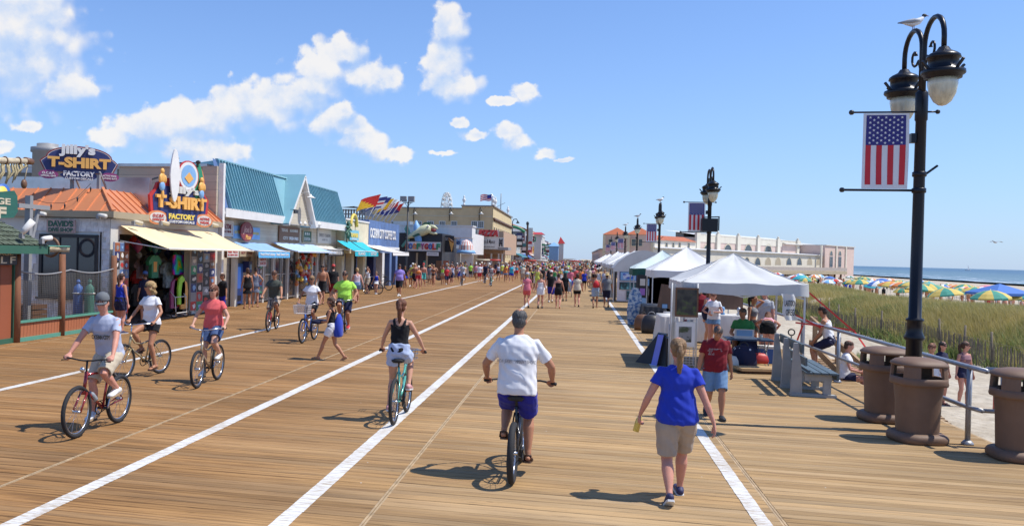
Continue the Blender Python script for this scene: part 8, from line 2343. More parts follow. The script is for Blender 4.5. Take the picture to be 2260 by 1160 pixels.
# ---------------- bicycles
TYRE = mat('tyre',(.018,.018,.02),.8,bump=.4,bscale=90); CHR = mat('chrome',(.55,.56,.58),.22,.95,var=.05); GRIP = mat('grip',(.02,.02,.02),.7)
def bicycle(label,loc,rz,col,kind='cruiser',gripc=None,rimc=None,basket=None,fat=.026,phase=0.0,bars=None,accent=None,fenders=False):
 e = E('bicycle',label,'bicycle',loc,rz)
 fr = mat('bike_' + '_'.join('%02d' % int(c * 99) for c in col),col,.25,.3,var=.05,coat=.6)
 Rw = .335
 for yy in (.53,-.53):
  wq = MB(); wq.torus((0,yy,Rw),Rw - fat,fat,'x',40,8)
  w = wq.build('wheel',TYRE,e)
  wq = MB(); wq.torus((0,yy,Rw),Rw - fat * 2.1,.011,'x',40,6); wq.build('rim',rimc or CHR,w)
  wq = MB()
  for k in range(16):
   a = 2 * math.pi * k / 16
   wq.bar((.025 * (1 if k % 2 else -1),yy,Rw),(0,yy + (Rw - fat * 2.2) * math.cos(a),Rw + (Rw - fat * 2.2) * math.sin(a)),.0032,.0032,up=(1,0,0))
  wq.tube([(-.05,yy,Rw),(.05,yy,Rw)],.02,8); wq.build('spokes',CHR,w)
  if fenders:
   wq = MB(); wq.torus((0,yy,Rw),Rw + .018,.022,'x',20,6,a0=R(20 if yy > 0 else 0),a1=R(165 if yy > 0 else 150)); wq.build('fender',fr,e)
 bb,st_,hb,ht = V((0,-.10,.28)),V((0,-.25,.80)),V((0,.365,.60)),V((0,.325,.78))
 q = MB()
 if kind == 'cruiser':
  q.tube([bb,V((0,.1,.42)),hb],.021,8); q.tube([st_ + V((0,.02,-.12)),V((0,.03,.62)),V((0,.22,.66)),ht],.018,8)
 else:
  q.tube([bb,hb],.020,8); q.tube([st_ + V((0,.02,-.04)),ht],.017,8)
 q.tube([bb,st_],.017,8); q.tube([hb - V((0,-.01,.04)),ht + V((0,-.01,.04))],.024,8)
 for sx in (-1,1):
  q.tube([bb + V((.02 * sx,0,0)),V((.055 * sx,-.53,Rw))],.010,6); q.tube([st_ + V((.02 * sx,.02,-.08)),V((.055 * sx,-.53,Rw))],.009,6)
 q.build('frame',fr,e)
 q = MB()
 for sx in (-1,1): q.tube([hb + V((.045 * sx,.01,-.05)),V((.055 * sx,.53,Rw))],.013,7)
 q.bar(hb + V((-.05,.01,-.05)),hb + V((.05,.01,-.05)),.035,.04,up=(0,1,0)); q.build('fork',mat('accent_' + str(accent),accent,.3,.3,coat=.5) if accent else fr,e)
 gz,gy,gx_ = bars or ((1.03,.14,.30) if kind == 'cruiser' else (.99,.30,.30))
 q = MB(); q.tube([ht,V((0,ht.y - .02,gz - .03))],.014,7)
 for sx in (-1,1):
  q.tube([V((0,ht.y - .015,gz - .03)),V((.10 * sx,ht.y + .01,gz - .02)),V((.22 * sx,(ht.y + gy) / 2 + .03,gz)),V((gx_ * sx,gy + (.0 if kind == 'cruiser' else .0),gz)),V((gx_ * sx + (.04 if kind != 'cruiser' else .02) * sx,gy - (.10 if kind == 'cruiser' else .02),gz - .005))],.0115,7)
 hbr = q.build('handlebar',CHR if kind == 'cruiser' else GRIP,e)
 for sx in (-1,1):
  q = MB(); q.tube([V((gx_ * sx,gy,gz)),V((gx_ * sx + (.05 if kind != 'cruiser' else .03) * sx,gy - (.12 if kind == 'cruiser' else .03),gz - .005))],.019,8)
  if kind != 'cruiser': q.tube([V(((gx_ - .04) * sx,gy + .05,gz - .02)),V(((gx_ + .05) * sx,gy + .04,gz - .03))],.007,5)
  q.build('grip',GRIP,hbr)
 q = MB(); q.rings([[(x * w,y,z) for x,z in ((-1,.90),(-.6,.925),(0,.93),(.6,.925),(1,.90),(.7,.87),(-.7,.87))] for y,w in ((-.38,.05),(-.36,.095),(-.28,.10),(-.2,.055),(-.1,.028),(-.06,.018))]); q.tube([st_,V((0,-.275,.88))],.014,7); q.build('saddle',GRIP,e)
 q = MB(); q.torus(tuple(bb + V((.055,0,0))),.088,.008,'x',24,5); q.bar(bb + V((.055,0,.085)),V((.055,-.53,Rw + .035)),.006,.01); q.bar(bb + V((.055,0,-.085)),V((.055,-.53,Rw - .035)),.006,.01); q.tube([bb - V((.07,0,0)),bb + V((.07,0,0))],.02,8); q.build('chain',GRIP,e)
 ped = []
 for sx,ph in ((-1,phase + math.pi),(1,phase)):
  pc = bb + V((.085 * sx,.165 * math.sin(ph),-.165 * math.cos(ph)))
  q = MB(); q.bar(bb + V((.075 * sx,0,0)),pc,.012,.022); c_ = q.build('crank',CHR,e)
  q = MB(); q.box((pc.x - .01 + .03 * sx - .04,pc.y - .045,pc.z - .012),(pc.x + .03 * sx + .05,pc.y + .045,pc.z + .012)); q.build('pedal',GRIP,c_)
  q = MB();
  for yy in (-.047,.047): q.box((pc.x + .03 * sx - .025,pc.y + yy - .003,pc.z - .009),(pc.x + .03 * sx + .025,pc.y + yy + .003,pc.z + .009))
  q.build('reflector',mat('reflector',(.85,.25,.02),.3),c_)
  ped.append(pc + V((.045 * sx,0,.012)))
 if basket:
  q = MB(); y0_,y1_,z0_,z1_ = .42,.72,.80,1.02
  for k in range(9):
   x = -.18 + .045 * k; q.bar((x,y1_,z0_),(x * 1.15,y1_ + .03,z1_),.008,.008,up=(0,1,0)); q.bar((x,y0_,z0_),(x * 1.15,y0_ - .0,z1_),.008,.008,up=(0,1,0))
  for k in range(7):
   y = y0_ + (y1_ - y0_) * k / 6
   for sx in (-1,1): q.bar((.18 * sx,y,z0_),(.207 * sx,y,z1_),.008,.008,up=(0,1,0))
  for z in (.80,.86,.92,.98,1.02):
   k_ = 1 + .15 * (z - .8) / .22
   q.tube([(-.18 * k_,y0_,z),(.18 * k_,y0_,z),(.18 * k_,y1_ + .01,z),(-.18 * k_,y1_ + .01,z),(-.18 * k_,y0_,z)],.007,5,smooth=False)
  q.box((-.17,y0_ + .01,z0_ - .004),(.17,y1_,z0_ + .004)); q.build('basket',basket,e)
 return e,ped,(gz,gy,gx_)
def P_ride(ped,grip,s,lean=.22,headf=None,kind='cruiser'):
 gz,gy,gx_ = grip
 ft = []
 for k,pc in enumerate(ped):
  ft.append((V((pc.x,pc.y - .075,pc.z + .088)) / s,V((0,1,-.10))))
 hk = .10 if kind == 'cruiser' else .03
 wr = [V((sx * (gx_ + (.0 if kind == 'cruiser' else .01)),gy - (hk + (.02 if kind == 'cruiser' else .05)),gz + .035)) / s for sx in (-1,1)]
 return dict(pel=V((0,-.25,1.035)) / s,lean=V((0,lean,1)).normalized(),ft=ft,hd=wr,hdir=[V((.12 * 1,1,-.25)),V((-.12,1,-.25))],palm=[V((0,.2,1)),V((0,.2,1))],curl=[.85,.85],
    eh=[V((-.8,-.3,-.6)),V((.8,-.3,-.6))],kh=V((0,1,.5)),face=headf or V((0,1,-.05)))
def ride(label,blabel,f_px,r_px,col,kind,H,bk=None,pr=None,lean=.22,headf=None,toward=True):
 F_,B2 = gp(*f_px),gp(*r_px)
 d = (F_ - B2).normalized(); mid = (F_ + B2) / 2
 near = F_ if toward else B2
 mid = near - d * .53 if toward else near + d * .53
 rz = math.atan2(-d.x,d.y)
 bk = bk or {}; pr = pr or {}
 e,ped,grip = bicycle(blabel,(mid.x,mid.y,0),rz,col,kind,**bk)
 s = H / 1.72
 po = P_ride(ped,grip,s,lean,headf,kind)
 po.update(pr.pop('pose',{}))
 return person(label,(mid.x,mid.y,0),rz,po,H=H,**pr),e,mid,rz
# ================================================================== THE CAST
def hold(info,name,label,cat,off,build,mt,hand=None,wpos=None):
 """a thing carried by somebody: top-level, placed at a point of that person's frame"""
 Mx = wm(info['e'])
 p = Mx @ V(off)
 e_ = E(name,label,cat,p,info['e'].rotation_euler.z)
 q_ = MB(); build(q_); q_.build('body',mt,e_)
 return e_
N1 = .0095
info,bk_,mid,rz = ride('man in grey T-shirt, grey cap and beige shorts riding toward the camera','dark red mountain bike with bottle, nearest on the left',(168,966),(255,934),(.26,.018,.022),'mtb',1.76,
  bk=dict(fat=.028,phase=.35),lean=.34,headf=V((-.25,1,-.05)),
  pr=dict(top=('tee','greyblue'),bot=('shorts','beige',.95),hair=('short','brown'),hat=('cap',mat('cap_grey',(.13,.14,.15),.8,bump=.3)),glasses=True,skin='pink',shoes=('sneaker','white'),vox=N1,w_=1.03))
arm_ = info['sp']
text('OCEAN CITY',.26,.06,CL['olive'],Matrix.Translation(info['sp'](.26) + info['fwd'] * .148) @ Matrix((V((-1,0,0)),info['sp'](.3) - info['sp'](.2),info['fwd'])).transposed().to_4x4().normalized(),info['e'],world=False,extrude=.004,bold=.02,name='shirt_print')
q = MB(); q.lathe([(.034,0),(.036,.02),(.036,.13),(.028,.15),(.018,.165),(.018,.185)],12,M=Matrix.Translation((0,.08,.42)) @ Matrix.Rotation(R(-50),4,'X')); q.build('bottle',mat('bottle_grey',(.30,.33,.36),.3),bk_)
q = MB(); q.ell((0,.42,.86),(.035,.03,.035)); q.build('headlight',CHR,bk_)
info,bk_,*_ = ride('blonde woman in white T-shirt and sunglasses looking left on a gold cruiser','pale gold cruiser bicycle behind the red mountain bike',(270,838),(331,827),(.46,.36,.19),'cruiser',1.68,
  bk=dict(phase=2.9),lean=.05,headf=V((.55,.8,0)),pr=dict(fem=True,top=('tee','white'),bot=('shorts','black',.38),hair=('curly','blonde'),glasses=True,skin='tan',shoes=('flip','brown'),vox=.011))
info,bk_,*_ = ride('woman in bright red top and denim shorts riding toward the camera','tan cruiser bicycle with swept bars ridden by the woman in red',(435,856),(483,836),(.36,.27,.17),'cruiser',1.66,
  bk=dict(phase=.4),lean=.05,headf=V((.2,1,-.02)),pr=dict(fem=True,w_=1.1,top=('tee','coral'),bot=('shorts',mat('cloth_denimdark',(.05,.09,.2),.85,bump=.3),.7),hair=('bob','auburn'),glasses=True,skin='fair',shoes=('sneaker','white'),vox=.011))
ride('man in olive shirt and khaki shorts riding close to the shops','black mountain bike with red fork near the shops',(592,732),(622,721),(.02,.02,.022),'mtb',1.78,
  bk=dict(phase=.2,accent=(.55,.03,.04)),lean=.22,pr=dict(w_=1.05,top=('tee','olive'),bot=('shorts','khaki',.95),hair=('short','brown'),glasses=True,skin='tan',shoes=('sandal','brown'),vox=.014))
ride('woman in white V-neck and sunglasses riding a blue bicycle with front basket','blue bicycle with white basket behind the girl in white shorts',(667,757),(703,746),(.03,.12,.45),'cruiser',1.66,
  bk=dict(phase=.1,basket=mat('basket',(.55,.50,.47),.7)),lean=.08,pr=dict(fem=True,w_=1.05,top=('tee','white'),bot=('shorts','black',.75),hair=('short','dblonde'),glasses=True,skin='brown',shoes=('sneaker','white'),vox=.014))
ride('big man in neon yellow green T-shirt riding toward the camera','dark bicycle of the man in the neon shirt',(752,738),(768,727),(.12,.13,.15),'cruiser',1.85,
  bk=dict(phase=2.7),lean=.12,pr=dict(w_=1.22,belly=.05,top=('tee','neon'),bot=('shorts','navy',.9),hair=('short','dark'),glasses=True,skin='tan',shoes=('sneaker','red'),vox=.014))
info,bk_,*_ = ride('young woman with auburn ponytail in black tank top riding away','mint green cruiser bicycle riding away along the white line',(898,908),(869,937),(.14,.52,.42),'cruiser',1.64,
  toward=False,bk=dict(phase=2.7,bars=(1.0,.16,.32)),lean=.10,pr=dict(fem=True,top=('tank','black'),bot=('shorts','lav',.42),hair=('pony','auburn'),skin='fair',shoes=('sneaker','pink'),vox=N1))
q = MB()
for k in range(7): q.bar((-.12 + .04 * k,.42,.84),(-.14 + .046 * k,.40,.98),.006,.006,up=(0,1,0)); q.bar((-.12 + .04 * k,.62,.84),(-.14 + .046 * k,.64,.98),.006,.006,up=(0,1,0))
for z in (.84,.91,.98): q.tube([(-.14,.41,z),(.14,.41,z),(.14,.63,z),(-.14,.63,z),(-.14,.41,z)],.006,5,smooth=False)
q.build('basket',CHR,bk_)
info,bk_,*_ = ride('grey haired man in white T-shirt and royal blue shorts riding away, largest cyclist','black fat tyred bicycle ridden away in the middle of the walk',(1150,1017),(1130,1067),(.02,.02,.022),'mtb',1.80,
  toward=False,bk=dict(fat=.036,phase=.55,bars=(1.02,.12,.36),fenders=False),lean=.10,pr=dict(w_=1.14,belly=.02,top=('loose','white'),bot=('shorts','indigo',.85),hair=('short','grey'),glasses=True,skin='tan',shoes=('sandal','brown'),vox=N1,pose=dict(palm=[V((0,.2,1)),V((0,.2,1))])))
text('NEW JERSEY * MMXIV * SHORE',.40,.05,CL['grey'],Matrix.Translation(info['sp'](.24) - info['fwd'] * .151) @ Matrix((V((1,0,0)),info['sp'](.3) - info['sp'](.2),-info['fwd'])).transposed().to_4x4().normalized(),info['e'],world=False,extrude=.004,bold=.0,name='shirt_print')
# ---- walkers,near
A_ = math.pi   # toward the camera
po = P_walk(.27,-1,.05,.02); po['hd'] = [V((-.36,.12,.86)),V((.37,-.12,.80))]; po['curl'] = [.8,.3]; po['hdir'] = [V((-.15,.35,-1)),V((.12,-.1,-1))]
w1 = person('woman with blonde ponytail in royal blue T-shirt and khaki shorts walking away, nearest of all',(1.03,9.22,0),R(2),po,H=1.68,fem=True,w_=1.17,top=('tee','royal'),bot=('shorts','khaki',.92),hair=('pony','dblonde'),skin='pink',shoes=('sneaker','navy'),vox=N1)
J = w1['arms'][0][2]
hold(w1,'drink_bottle','bottle of yellow drink in the left hand of the woman in royal blue','bottle',J + V((-.01,.10,-.12)),lambda q_: q_.lathe([(.005,-.09),(.033,-.085),(.034,.03),(.028,.06),(.014,.085),(.014,.11)],12,M=Matrix.Rotation(.25,4,'Y')),mat('lemonade',(.72,.55,.12),.15,coat=.5))
po = P_walk(.22,1,.05,.05); po['face'] = V((.05,.75,-.62)); po['hup'] = V((0,.5,.86)); po['sdir'] = V((0,.16,1)).normalized()
w2 = person('grey haired man in maroon printed T-shirt and jean shorts looking down',(2.15,14.3,0),A_ + .05,po,H=1.51,w_=1.17,belly=.03,top=('tee','maroon'),bot=('shorts','denim',.92),hair=('short','grey'),skin='tan',shoes=('sneaker','black'),vox=.011)
for k,(s_,wd) in enumerate((('GOOD DRUMMERS',.17),('ARE JUST AS NEEDED',.20),('BY PEOPLE WHO',.16),('ARE NOT SINGERS',.18))):
 text(s_,wd * 1.25,.024,CL['lgrey'],Matrix.Translation(w2['sp'](.345 - .032 * k) + w2['fwd'] * (.150 - .002 * k) + V((.045,0,0))) @ Matrix((V((-1,0,0)),w2['sp'](.3) - w2['sp'](.2),w2['fwd'])).transposed().to_4x4().normalized(),w2['e'],world=False,extrude=.004,bold=.01,name='shirt_print')
po = P_walk(.34,1,.0,.03); po['hd'] = [V((-.10,.30,1.02)),V((.14,.28,1.0))]; po['face'] = V((-.5,.8,-.2)); po['curl'] = [.7,.7]; po['palm'] = [V((0,0,-1)),V((0,0,-1))]
p = (gp(712,797) + gp(748,792)) / 2
w3 = person('girl in black tank top and white shorts walking across between the cyclists',(p.x,p.y,0),R(82),po,H=1.46,fem=True,w_=.95,top=('tank','black'),bot=('shorts','white',.5),hair=('curly','brown'),skin='tan',shoes=('flip','tan'),vox=.011)
hold(w3,'folded_jacket','dark blue folded jacket carried over the arms of the walking girl','jacket',(-.0,.36,1.0),lambda q_: q_.rings([[(x,y,z) for x,z in ((-.20,-.03),(-.2,.05),(.2,.06),(.2,-.02))] for y in (-.08,.02,.12)]),CL['navy'])
hold(w3,'drawstring_bag','royal blue drawstring bag on the back of the walking girl','bag',(.08,-.17,.98),lambda q_: q_.rings([[(a * k_ * .12,b2 * k_ * .07,z) for a,b2 in ((-1,-.8),(0,-1),(1,-.8),(1,.8),(0,1),(-1,.8))] for z,k_ in ((-.30,.8),(-.26,1.1),(0,1),(.14,.7),(.22,.3))]),CL['bluebag'])
def walker(label,px,py,ang,H,pose,**kw):
 p_ = gp(px,py)
 kw.setdefault('vox',.013 if p_.y < 32 else (.02 if p_.y < 56 else .026))
 kw.setdefault('detail',p_.y < 48)
 kw.setdefault('eyes',False)
 return person(label,(p_.x,p_.y,0),ang,pose,H=H,**kw)
def hand_up(po_,k,z=1.60,x=.06,y=.12):
 po_['hd'][k] = V((x * (-1,1)[k],y,z)); po_['eh'][k] = V(((-1,1)[k],.4,-.2)); return po_
def hip(po_,k):
 po_['hd'][k] = V(((-1,1)[k] * .17,.0,1.02)); po_['eh'][k] = V(((-1,1)[k],-.7,0)); return po_
walker('woman in royal blue sleeveless top and black shorts at the fence corner, back turned',264,735,R(-15),1.68,P_stand(),fem=True,top=('tank','royal'),bot=('shorts','navy',.55),hair=('pony','brown'),skin='pink',shoes=('sneaker','grey') if 'grey' in SHOE else ('sneaker','navy'),w_=1.05)
person('person in dark blue top and blue cap inside the open shop front',(-13.7,25.6,.03),R(60),P_stand(),H=1.62,vox=.016,w_=1.05,top=('loose','navy'),bot=('shorts','black',.9),hair=('short','brown'),hat=('cap',P['blue']),skin='tan',shoes=('sneaker','black'),eyes=False)
po = P_stand(); po['hd'][1] = V((.25,.22,1.02)); po['eh'][1] = V((1,-.5,0)); po['face'] = V((.3,1,0))
b_ = walker('boy in black sports shirt holding a football against his hip',491,703,R(150),1.58,po,top=('loose','black'),bot=('shorts','blue') if False else ('shorts','indigo',.95),hair=('short','brown'),skin='tan',shoes=('sneaker','white'),w_=.92)
def football(q_): q_.ell((0,0,0),(.11,.11,.11),16,12)
fb = hold(b_,'football','white and black football held by the boy in black','ball',(.33,.20,1.02),football,P['white'])
for k in range(8):
 a = k * 2.4; z = -.8 + k * .22; r_ = math.sqrt(max(0,1 - z * z)); q = MB(); q.ell((.098 * r_ * math.cos(a),.098 * r_ * math.sin(a),.098 * z),(.028,.028,.028),6,5); q.build('dark_patch',P['black'],fb)
walker('woman in short black dress with crossed straps, back to the walk at the vending recess',545,681,R(30),1.68,P_stand(),fem=True,top=('dress','black'),bot=None,hair=('bob','brown'),skin='tan',shoes=('flip','black'),w_=1.08)
walker('woman in navy and white striped dress, hand on hip beside the woman in black',563,677,R(20),1.70,hip(P_stand(),1),fem=True,top=('dress',mat('cloth_nstripe',(.16,.19,.27),.85,var=.5,vscale=9,stretch=(.2,.2,8))),bot=None,hair=('short','dark'),skin='tan',shoes=('flip','brown'))
walker('bare chested man with dark hair walking behind the cyclists',711,670,A_ + .1,1.86,P_walk(.2),top=('none','white'),bot=('shorts','black',.9),hair=('short','dark'),skin='tan',shoes=('flip','brown'),glasses=True,w_=1.05)
walker('man in black T-shirt and red cap facing the shop doors',734,668,R(20),1.82,P_stand(),top=('tee','black'),bot=('shorts','maroon',.9),hair=('short','brown'),hat=('cap',P['red']),skin='fair',w_=1.1)
walker('blonde woman in floral top and denim shorts walking away barefoot',787,668,R(25),1.74,P_walk(.26,-1),fem=True,top=('tank','floral'),bot=('shorts','denim',.45),hair=('short','blonde'),skin='pink',shoes=None,w_=1.15)
walker('woman in white sleeveless top with a hand at her forehead',811,648,A_ - .5,1.66,hand_up(P_walk(.2),0),fem=True,top=('tank','white'),bot=('shorts','khaki',.8),hair=('short','brown'),skin='fair',shoes=('flip','black'))
walker('small girl in blue and white outfit standing in front of the parked bicycles',830,649,A_,1.38,P_walk(.15),fem=True,top=('tank','royal'),bot=('skirt','white',.5),hair=('short','dblonde'),skin='fair',w_=.9)
walker('large man in purple polo shirt and long black shorts walking toward the camera',881,653,A_,1.86,P_walk(.2),top=('tee','purple'),bot=('shorts','black',1.0),hair=('short','brown'),skin='tan',glasses=True,shoes=('sneaker','white'),w_=1.2,belly=.05)
walker('woman in lavender sun hat, dark top and white shorts',906,632,A_,1.62,P_walk(.2),fem=True,top=('tank','brown'),bot=('shorts','white',.5),hair=('bob','brown'),hat=('bucket',CL['lav']),skin='fair')
walker('bare chested man in navy swim shorts walking toward the camera',917,633,A_,1.84,P_walk(.22),top=('none','white'),bot=('shorts','navy',.8),hair=('short','brown'),skin='pink',shoes=('flip','brown'))
walker('bare chested man in mint green swim shorts with a red cap',934,632,A_,1.80,P_walk(.2,-1),top=('none','white'),bot=('shorts','teal',.85),hair=('short','brown'),hat=('cap',P['red']),skin='pink',shoes=('flip','brown'))
walker('woman in brown bikini walking toward the camera',956,632,A_,1.70,P_walk(.2),fem=True,top=('bikini','bikini'),bot=('brief','bikini',.1),hair=('long','dblonde'),skin='tan',shoes=None)
walker('man in dark grey T-shirt and black shorts standing by the lane line',985,628,A_,1.80,P_walk(.2),top=('tee','grey'),bot=('shorts','black',.95),hair=('short','brown'),hat=('cap',P['grey']),skin='tan',w_=1.15,belly=.03)
walker('woman in faded pink T-shirt, pink shorts and grey cap walking away, leftmost of the group',1162,678,R(3),1.70,P_walk(.2,1),fem=True,top=('tee','pink'),bot=('shorts','coral',.6),hair=('short','blonde'),hat=('cap',CL['lgrey']),skin='pink',shoes=('sneaker','white'))
walker('woman in white strapless top and white shorts walking away',1192,680,R(0),1.70,P_walk(.2,-1),fem=True,top=('tube','white'),bot=('skirt','white',.5),hair=('bob','dblonde'),skin='pink',shoes=('sneaker','black'))
walker('person in black T-shirt, white cap and long indigo shorts walking away',1215,667,R(0),1.76,P_walk(.18),top=('tee','black'),bot=('shorts','indigo',1.0),hair=('short','brown'),hat=('cap',P['white']),skin='fair',shoes=('sneaker','white'),w_=1.05)
walker('woman in black strapless playsuit with a red headband walking away barefoot',1231,680,R(-2),1.70,P_walk(.22,1),fem=True,top=('tube','black'),bot=('shorts','black',.5),hair=('bun','dark'),skin='pink',shoes=None,w_=1.05)
walker('woman in black with long dark hair pushing a stroller',1246,664,R(0),1.66,P_walk(.2,-1),fem=True,top=('loose','black'),bot=('shorts','black',.7),hair=('long','black'),skin='tan',shoes=('sneaker','black'))
walker('woman in cream T-shirt and black shorts with a shoulder bag walking away',1273,676,R(0),1.70,P_walk(.2,1),fem=True,top=('tee','cream'),bot=('shorts','black',.5),hair=('bob','brown'),skin='pink',shoes=('flip','black'),w_=1.05)
i_ = walker('bare backed man in pale denim shorts with a red drawstring bag',1313,679,R(0),1.72,hand_up(P_walk(.2,-1),0,1.45,.25,.2),top=('none','white'),bot=('shorts','ldenim',.7),hair=('short','brown'),skin='tan',shoes=('flip','brown'))
hold(i_,'drawstring_bag','small red drawstring bag on the back of the man in pale denim shorts','bag',(.03,-.17,1.22),lambda q_: q_.rings([[(a * k_ * .14,b2 * k_ * .07,z) for a,b2 in ((-1,-.8),(0,-1),(1,-.8),(1,.8),(0,1),(-1,.8))] for z,k_ in ((-.2,.6),(-.17,1.1),(0,1),(.15,.3))]),CL['red'])
walker('man in grey T-shirt and wide straw hat walking away beside the stalls',1338,677,R(0),1.74,P_walk(.18,1),top=('tee','grey'),bot=('shorts','navy',.95),hair=('short','brown'),hat=('straw',M_STRAW),skin='tan',shoes=('flip','brown'),w_=1.1)
p = gp(1252,655)
e = E('stroller','grey folding stroller with blue canopy pushed along in the crowd','stroller',(p.x,p.y,0))
q = MB(); q.box((-.22,-.1,.35),(.22,.3,.9)); q.build('seat',CL['lgrey'],e); q = MB(); q.lathe([(.25,0),(.22,.16),(.1,.24),(.01,.25)],12,M=Matrix.Translation((0,.05,.9))); q.build('canopy',P['lblue'],e)
for sx in (-1,1):
 for yy in (-.25,.4):
  q = MB(); q.torus((sx * .25,yy,.12),.1,.02,'x',14,5); q.build('wheel',TYRE,e)
 q = MB(); q.tube([(sx * .25,.4,.12),(sx * .24,-.1,.6),(sx * .22,-.35,1.0)],.014,6); q.tube([(sx * .25,-.25,.12),(sx * .24,0,.5)],.014,6); q.build('frame',P['grey'],e)
walker('person in yellow green vest and white shorts standing across the lane',1181,640,R(0),1.74,P_stand(),top=('tank','yellow'),bot=('shorts','white',.9),hair=('short','black'),skin='brown',w_=1.1)
walker('person in black T-shirt and grey trousers beside the yellow green vest',1196,637,R(10),1.74,P_stand(),top=('tee','black'),bot=('trousers','grey',1.4),hair=('short','black'),skin='brown',w_=1.05)
walker('woman in dark red swimsuit top walking toward the camera left of the crowd',1141,612,A_,1.72,P_walk(.2),fem=True,top=('tank','maroon'),bot=('shorts','maroon',.3),hair=('long','brown'),skin='pink',shoes=None)
ride('rider in pale grey shirt coming toward the camera in the distance','dark bicycle of the distant rider in pale grey',(1019,630),(1024,626),(.03,.03,.03),'mtb',1.72,pr=dict(top=('tee','lgrey'),bot=('shorts','lav',.7),hair=('short','blonde'),vox=.028,detail=False,eyes=False))
ride('woman in grey vest on a mint bicycle in the distance','mint bicycle with basket in front of the distant crowd',(1083,632),(1092,627),(.14,.5,.42),'cruiser',1.70,bk=dict(basket=MATS['basket']),pr=dict(fem=True,top=('tank','lgrey'),bot=('shorts','brown',.5),hair=('bob','brown'),vox=.028,detail=False,eyes=False))
ride('rider in navy shirt beside the woman on the mint bicycle','black bicycle beside the mint one in the distance',(1070,626),(1076,622),(.03,.03,.04),'mtb',1.76,pr=dict(top=('tee','navy'),bot=('shorts','black',.9),hair=('short','brown'),vox=.028,detail=False,eyes=False))
pb = []
for k,(px_,py_,rz_,l_) in enumerate(((822,648,60,'dark bicycle parked at the coffee house, left of the pair'),(842,640,75,'dark bicycle parked at the coffee house, right of the pair'),(912,622,80,'grey bicycle parked below the golf sign'),(948,618,95,'dark bicycle leaning by the white corner pier'))):
 p = gp(px_,py_); p.x = max(p.x,-13.6); bicycle(l_,(p.x,p.y,0),R(rz_),(.05,.05,.06) if k != 2 else (.3,.3,.32),'cruiser')
po = P_stand(); po['hd'] = [V((-.04,.22,1.12)),V((.12,.20,1.06))]; po['eh'] = [V((-1,-.5,-.3)),V((1,-.5,-.3))]; po['face'] = V((0,.8,-.55)); po['hup'] = V((0,.45,.9)); po['sdir'] = V((0,.08,1)).normalized()
w_g = walker('girl with long brown hair and denim shorts looking at her phone by the rack',1573,770,A_ - .3,1.62,po,fem=True,top=('tee','white'),bot=('shorts','denim',.4),hair=('long','auburn'),skin='pink',vox=.012)
hold(w_g,'phone','white phone in the hands of the girl by the rack','phone',(.0,.31,1.12),lambda q_: q_.box((-.035,-.01,-.06),(.035,.01,.06)),P['white'])
hold(w_g,'backpack','navy backpack hanging from the shoulder of the girl with the phone','backpack',(.24,-.08,1.08),lambda q_: q_.ell((0,0,0),(.12,.12,.24),12,8),CL['navy'])
walker('woman with curly auburn hair standing close behind the girl with the phone',1562,762,A_ + .7,1.66,P_stand(),fem=True,top=('tank','rose'),bot=('shorts','denim',.5),hair=('wavy','auburn'),skin='tan')
person('dark haired stall keeper in dark red top behind the white cloth table',(fy(1547,640,28.7).x,28.7,0),A_,P_stand(),H=1.66,fem=True,top=('tee','maroon'),bot=('shorts','black',.9),hair=('bun','black'),skin='tan',vox=.015)
po = hand_up(P_stand(),0,1.62,.02,.12)
walker('dark haired woman in grey crop top and black shorts shading her eyes',1657,788,A_ + .9,1.60,po,fem=True,top=('crop','grey'),bot=('shorts','black',.45),hair=('pony','black'),skin='tan',vox=.012)
po = P_stand(); po['face'] = V((.2,.8,-.4)); po['hd'][1] = V((.15,.3,1.05))
walker('white haired man in grey shirt talking under the nearest tent',1686,776,A_ - .6,1.70,po,top=('tee','lgrey'),bot=('shorts','khaki',.95),hair=('short','white'),skin='pink',w_=1.1)
walker('woman in pink top and black shorts bending forward beside the bench',1692,796,R(-12),1.66,P_bend(),fem=True,top=('crop','rose'),bot=('shorts','black',.4),hair=('long','auburn'),skin='pink',vox=.012,shoes=('sandal','black'))
po = P_sit(.42,.40); po['face'] = V((.5,.8,0))
person('seated grey haired man in dark green shirt behind the folding table',(tx0 + .55,22.95,0),A_ - .4,po,H=1.74,top=('tee','green'),bot=('shorts','black',.9),hair=('short','grey'),skin='tan',w_=1.15,vox=.013)
e = E('camp_stool','low folding stool under the seated man at the folding table','stool',(tx0 + .55,22.95,0))
q = MB(); q.box((-.2,-.2,.38),(.2,.2,.42)); q.build('seat',P['navy'],e)
for a,b_ in (((-.18,-.18,0),(.18,-.18,.38)),((.18,-.18,0),(-.18,-.18,.38)),((-.18,.18,0),(.18,.18,.38)),((.18,.18,0),(-.18,.18,.38))):
 q = MB(); q.tube([a,b_],.012,6); q.build('leg',P['grey'],e)
po = P_sit(.72,.25); po['face'] = V((.2,1,.25)); po['lean'] = V((0,.25,1)).normalized(); po['pel'] = V((0,0,.98)); po['ft'] = [(V((-.1,.28,.32)),V((0,1,0))),(V((.1,.28,.32)),V((0,1,0)))]
p = fy(1795,735,21.6)
person('young man in white sleeveless shirt perched on the ramp rail beyond the red straps',(5.75,21.6,-.25),R(65),po,H=1.70,top=('tank','white'),bot=('shorts','navy',.8),hair=('short','dark'),skin='tan',vox=.013,eyes=False)
po = P_sit(.46,.42)
person('woman in white top sitting behind the railing post on the deck edge',(5.62,20.0,-.42),R(-100),po,H=1.62,fem=True,top=('tee','white'),bot=('shorts','navy',.6),hair=('short','brown'),skin='pink',vox=.014,shoes=('sneaker','black'))
e = E('seat_box','small wooden box serving as a seat behind the railing post','box',(5.55,20.0,-.42)); q = MB(); q.box((-.2,-.2,-.6),(.25,.2,.44)); q.build('body',P['brown'],e)
po = P_stand(); po['face'] = V((.1,1,.05))
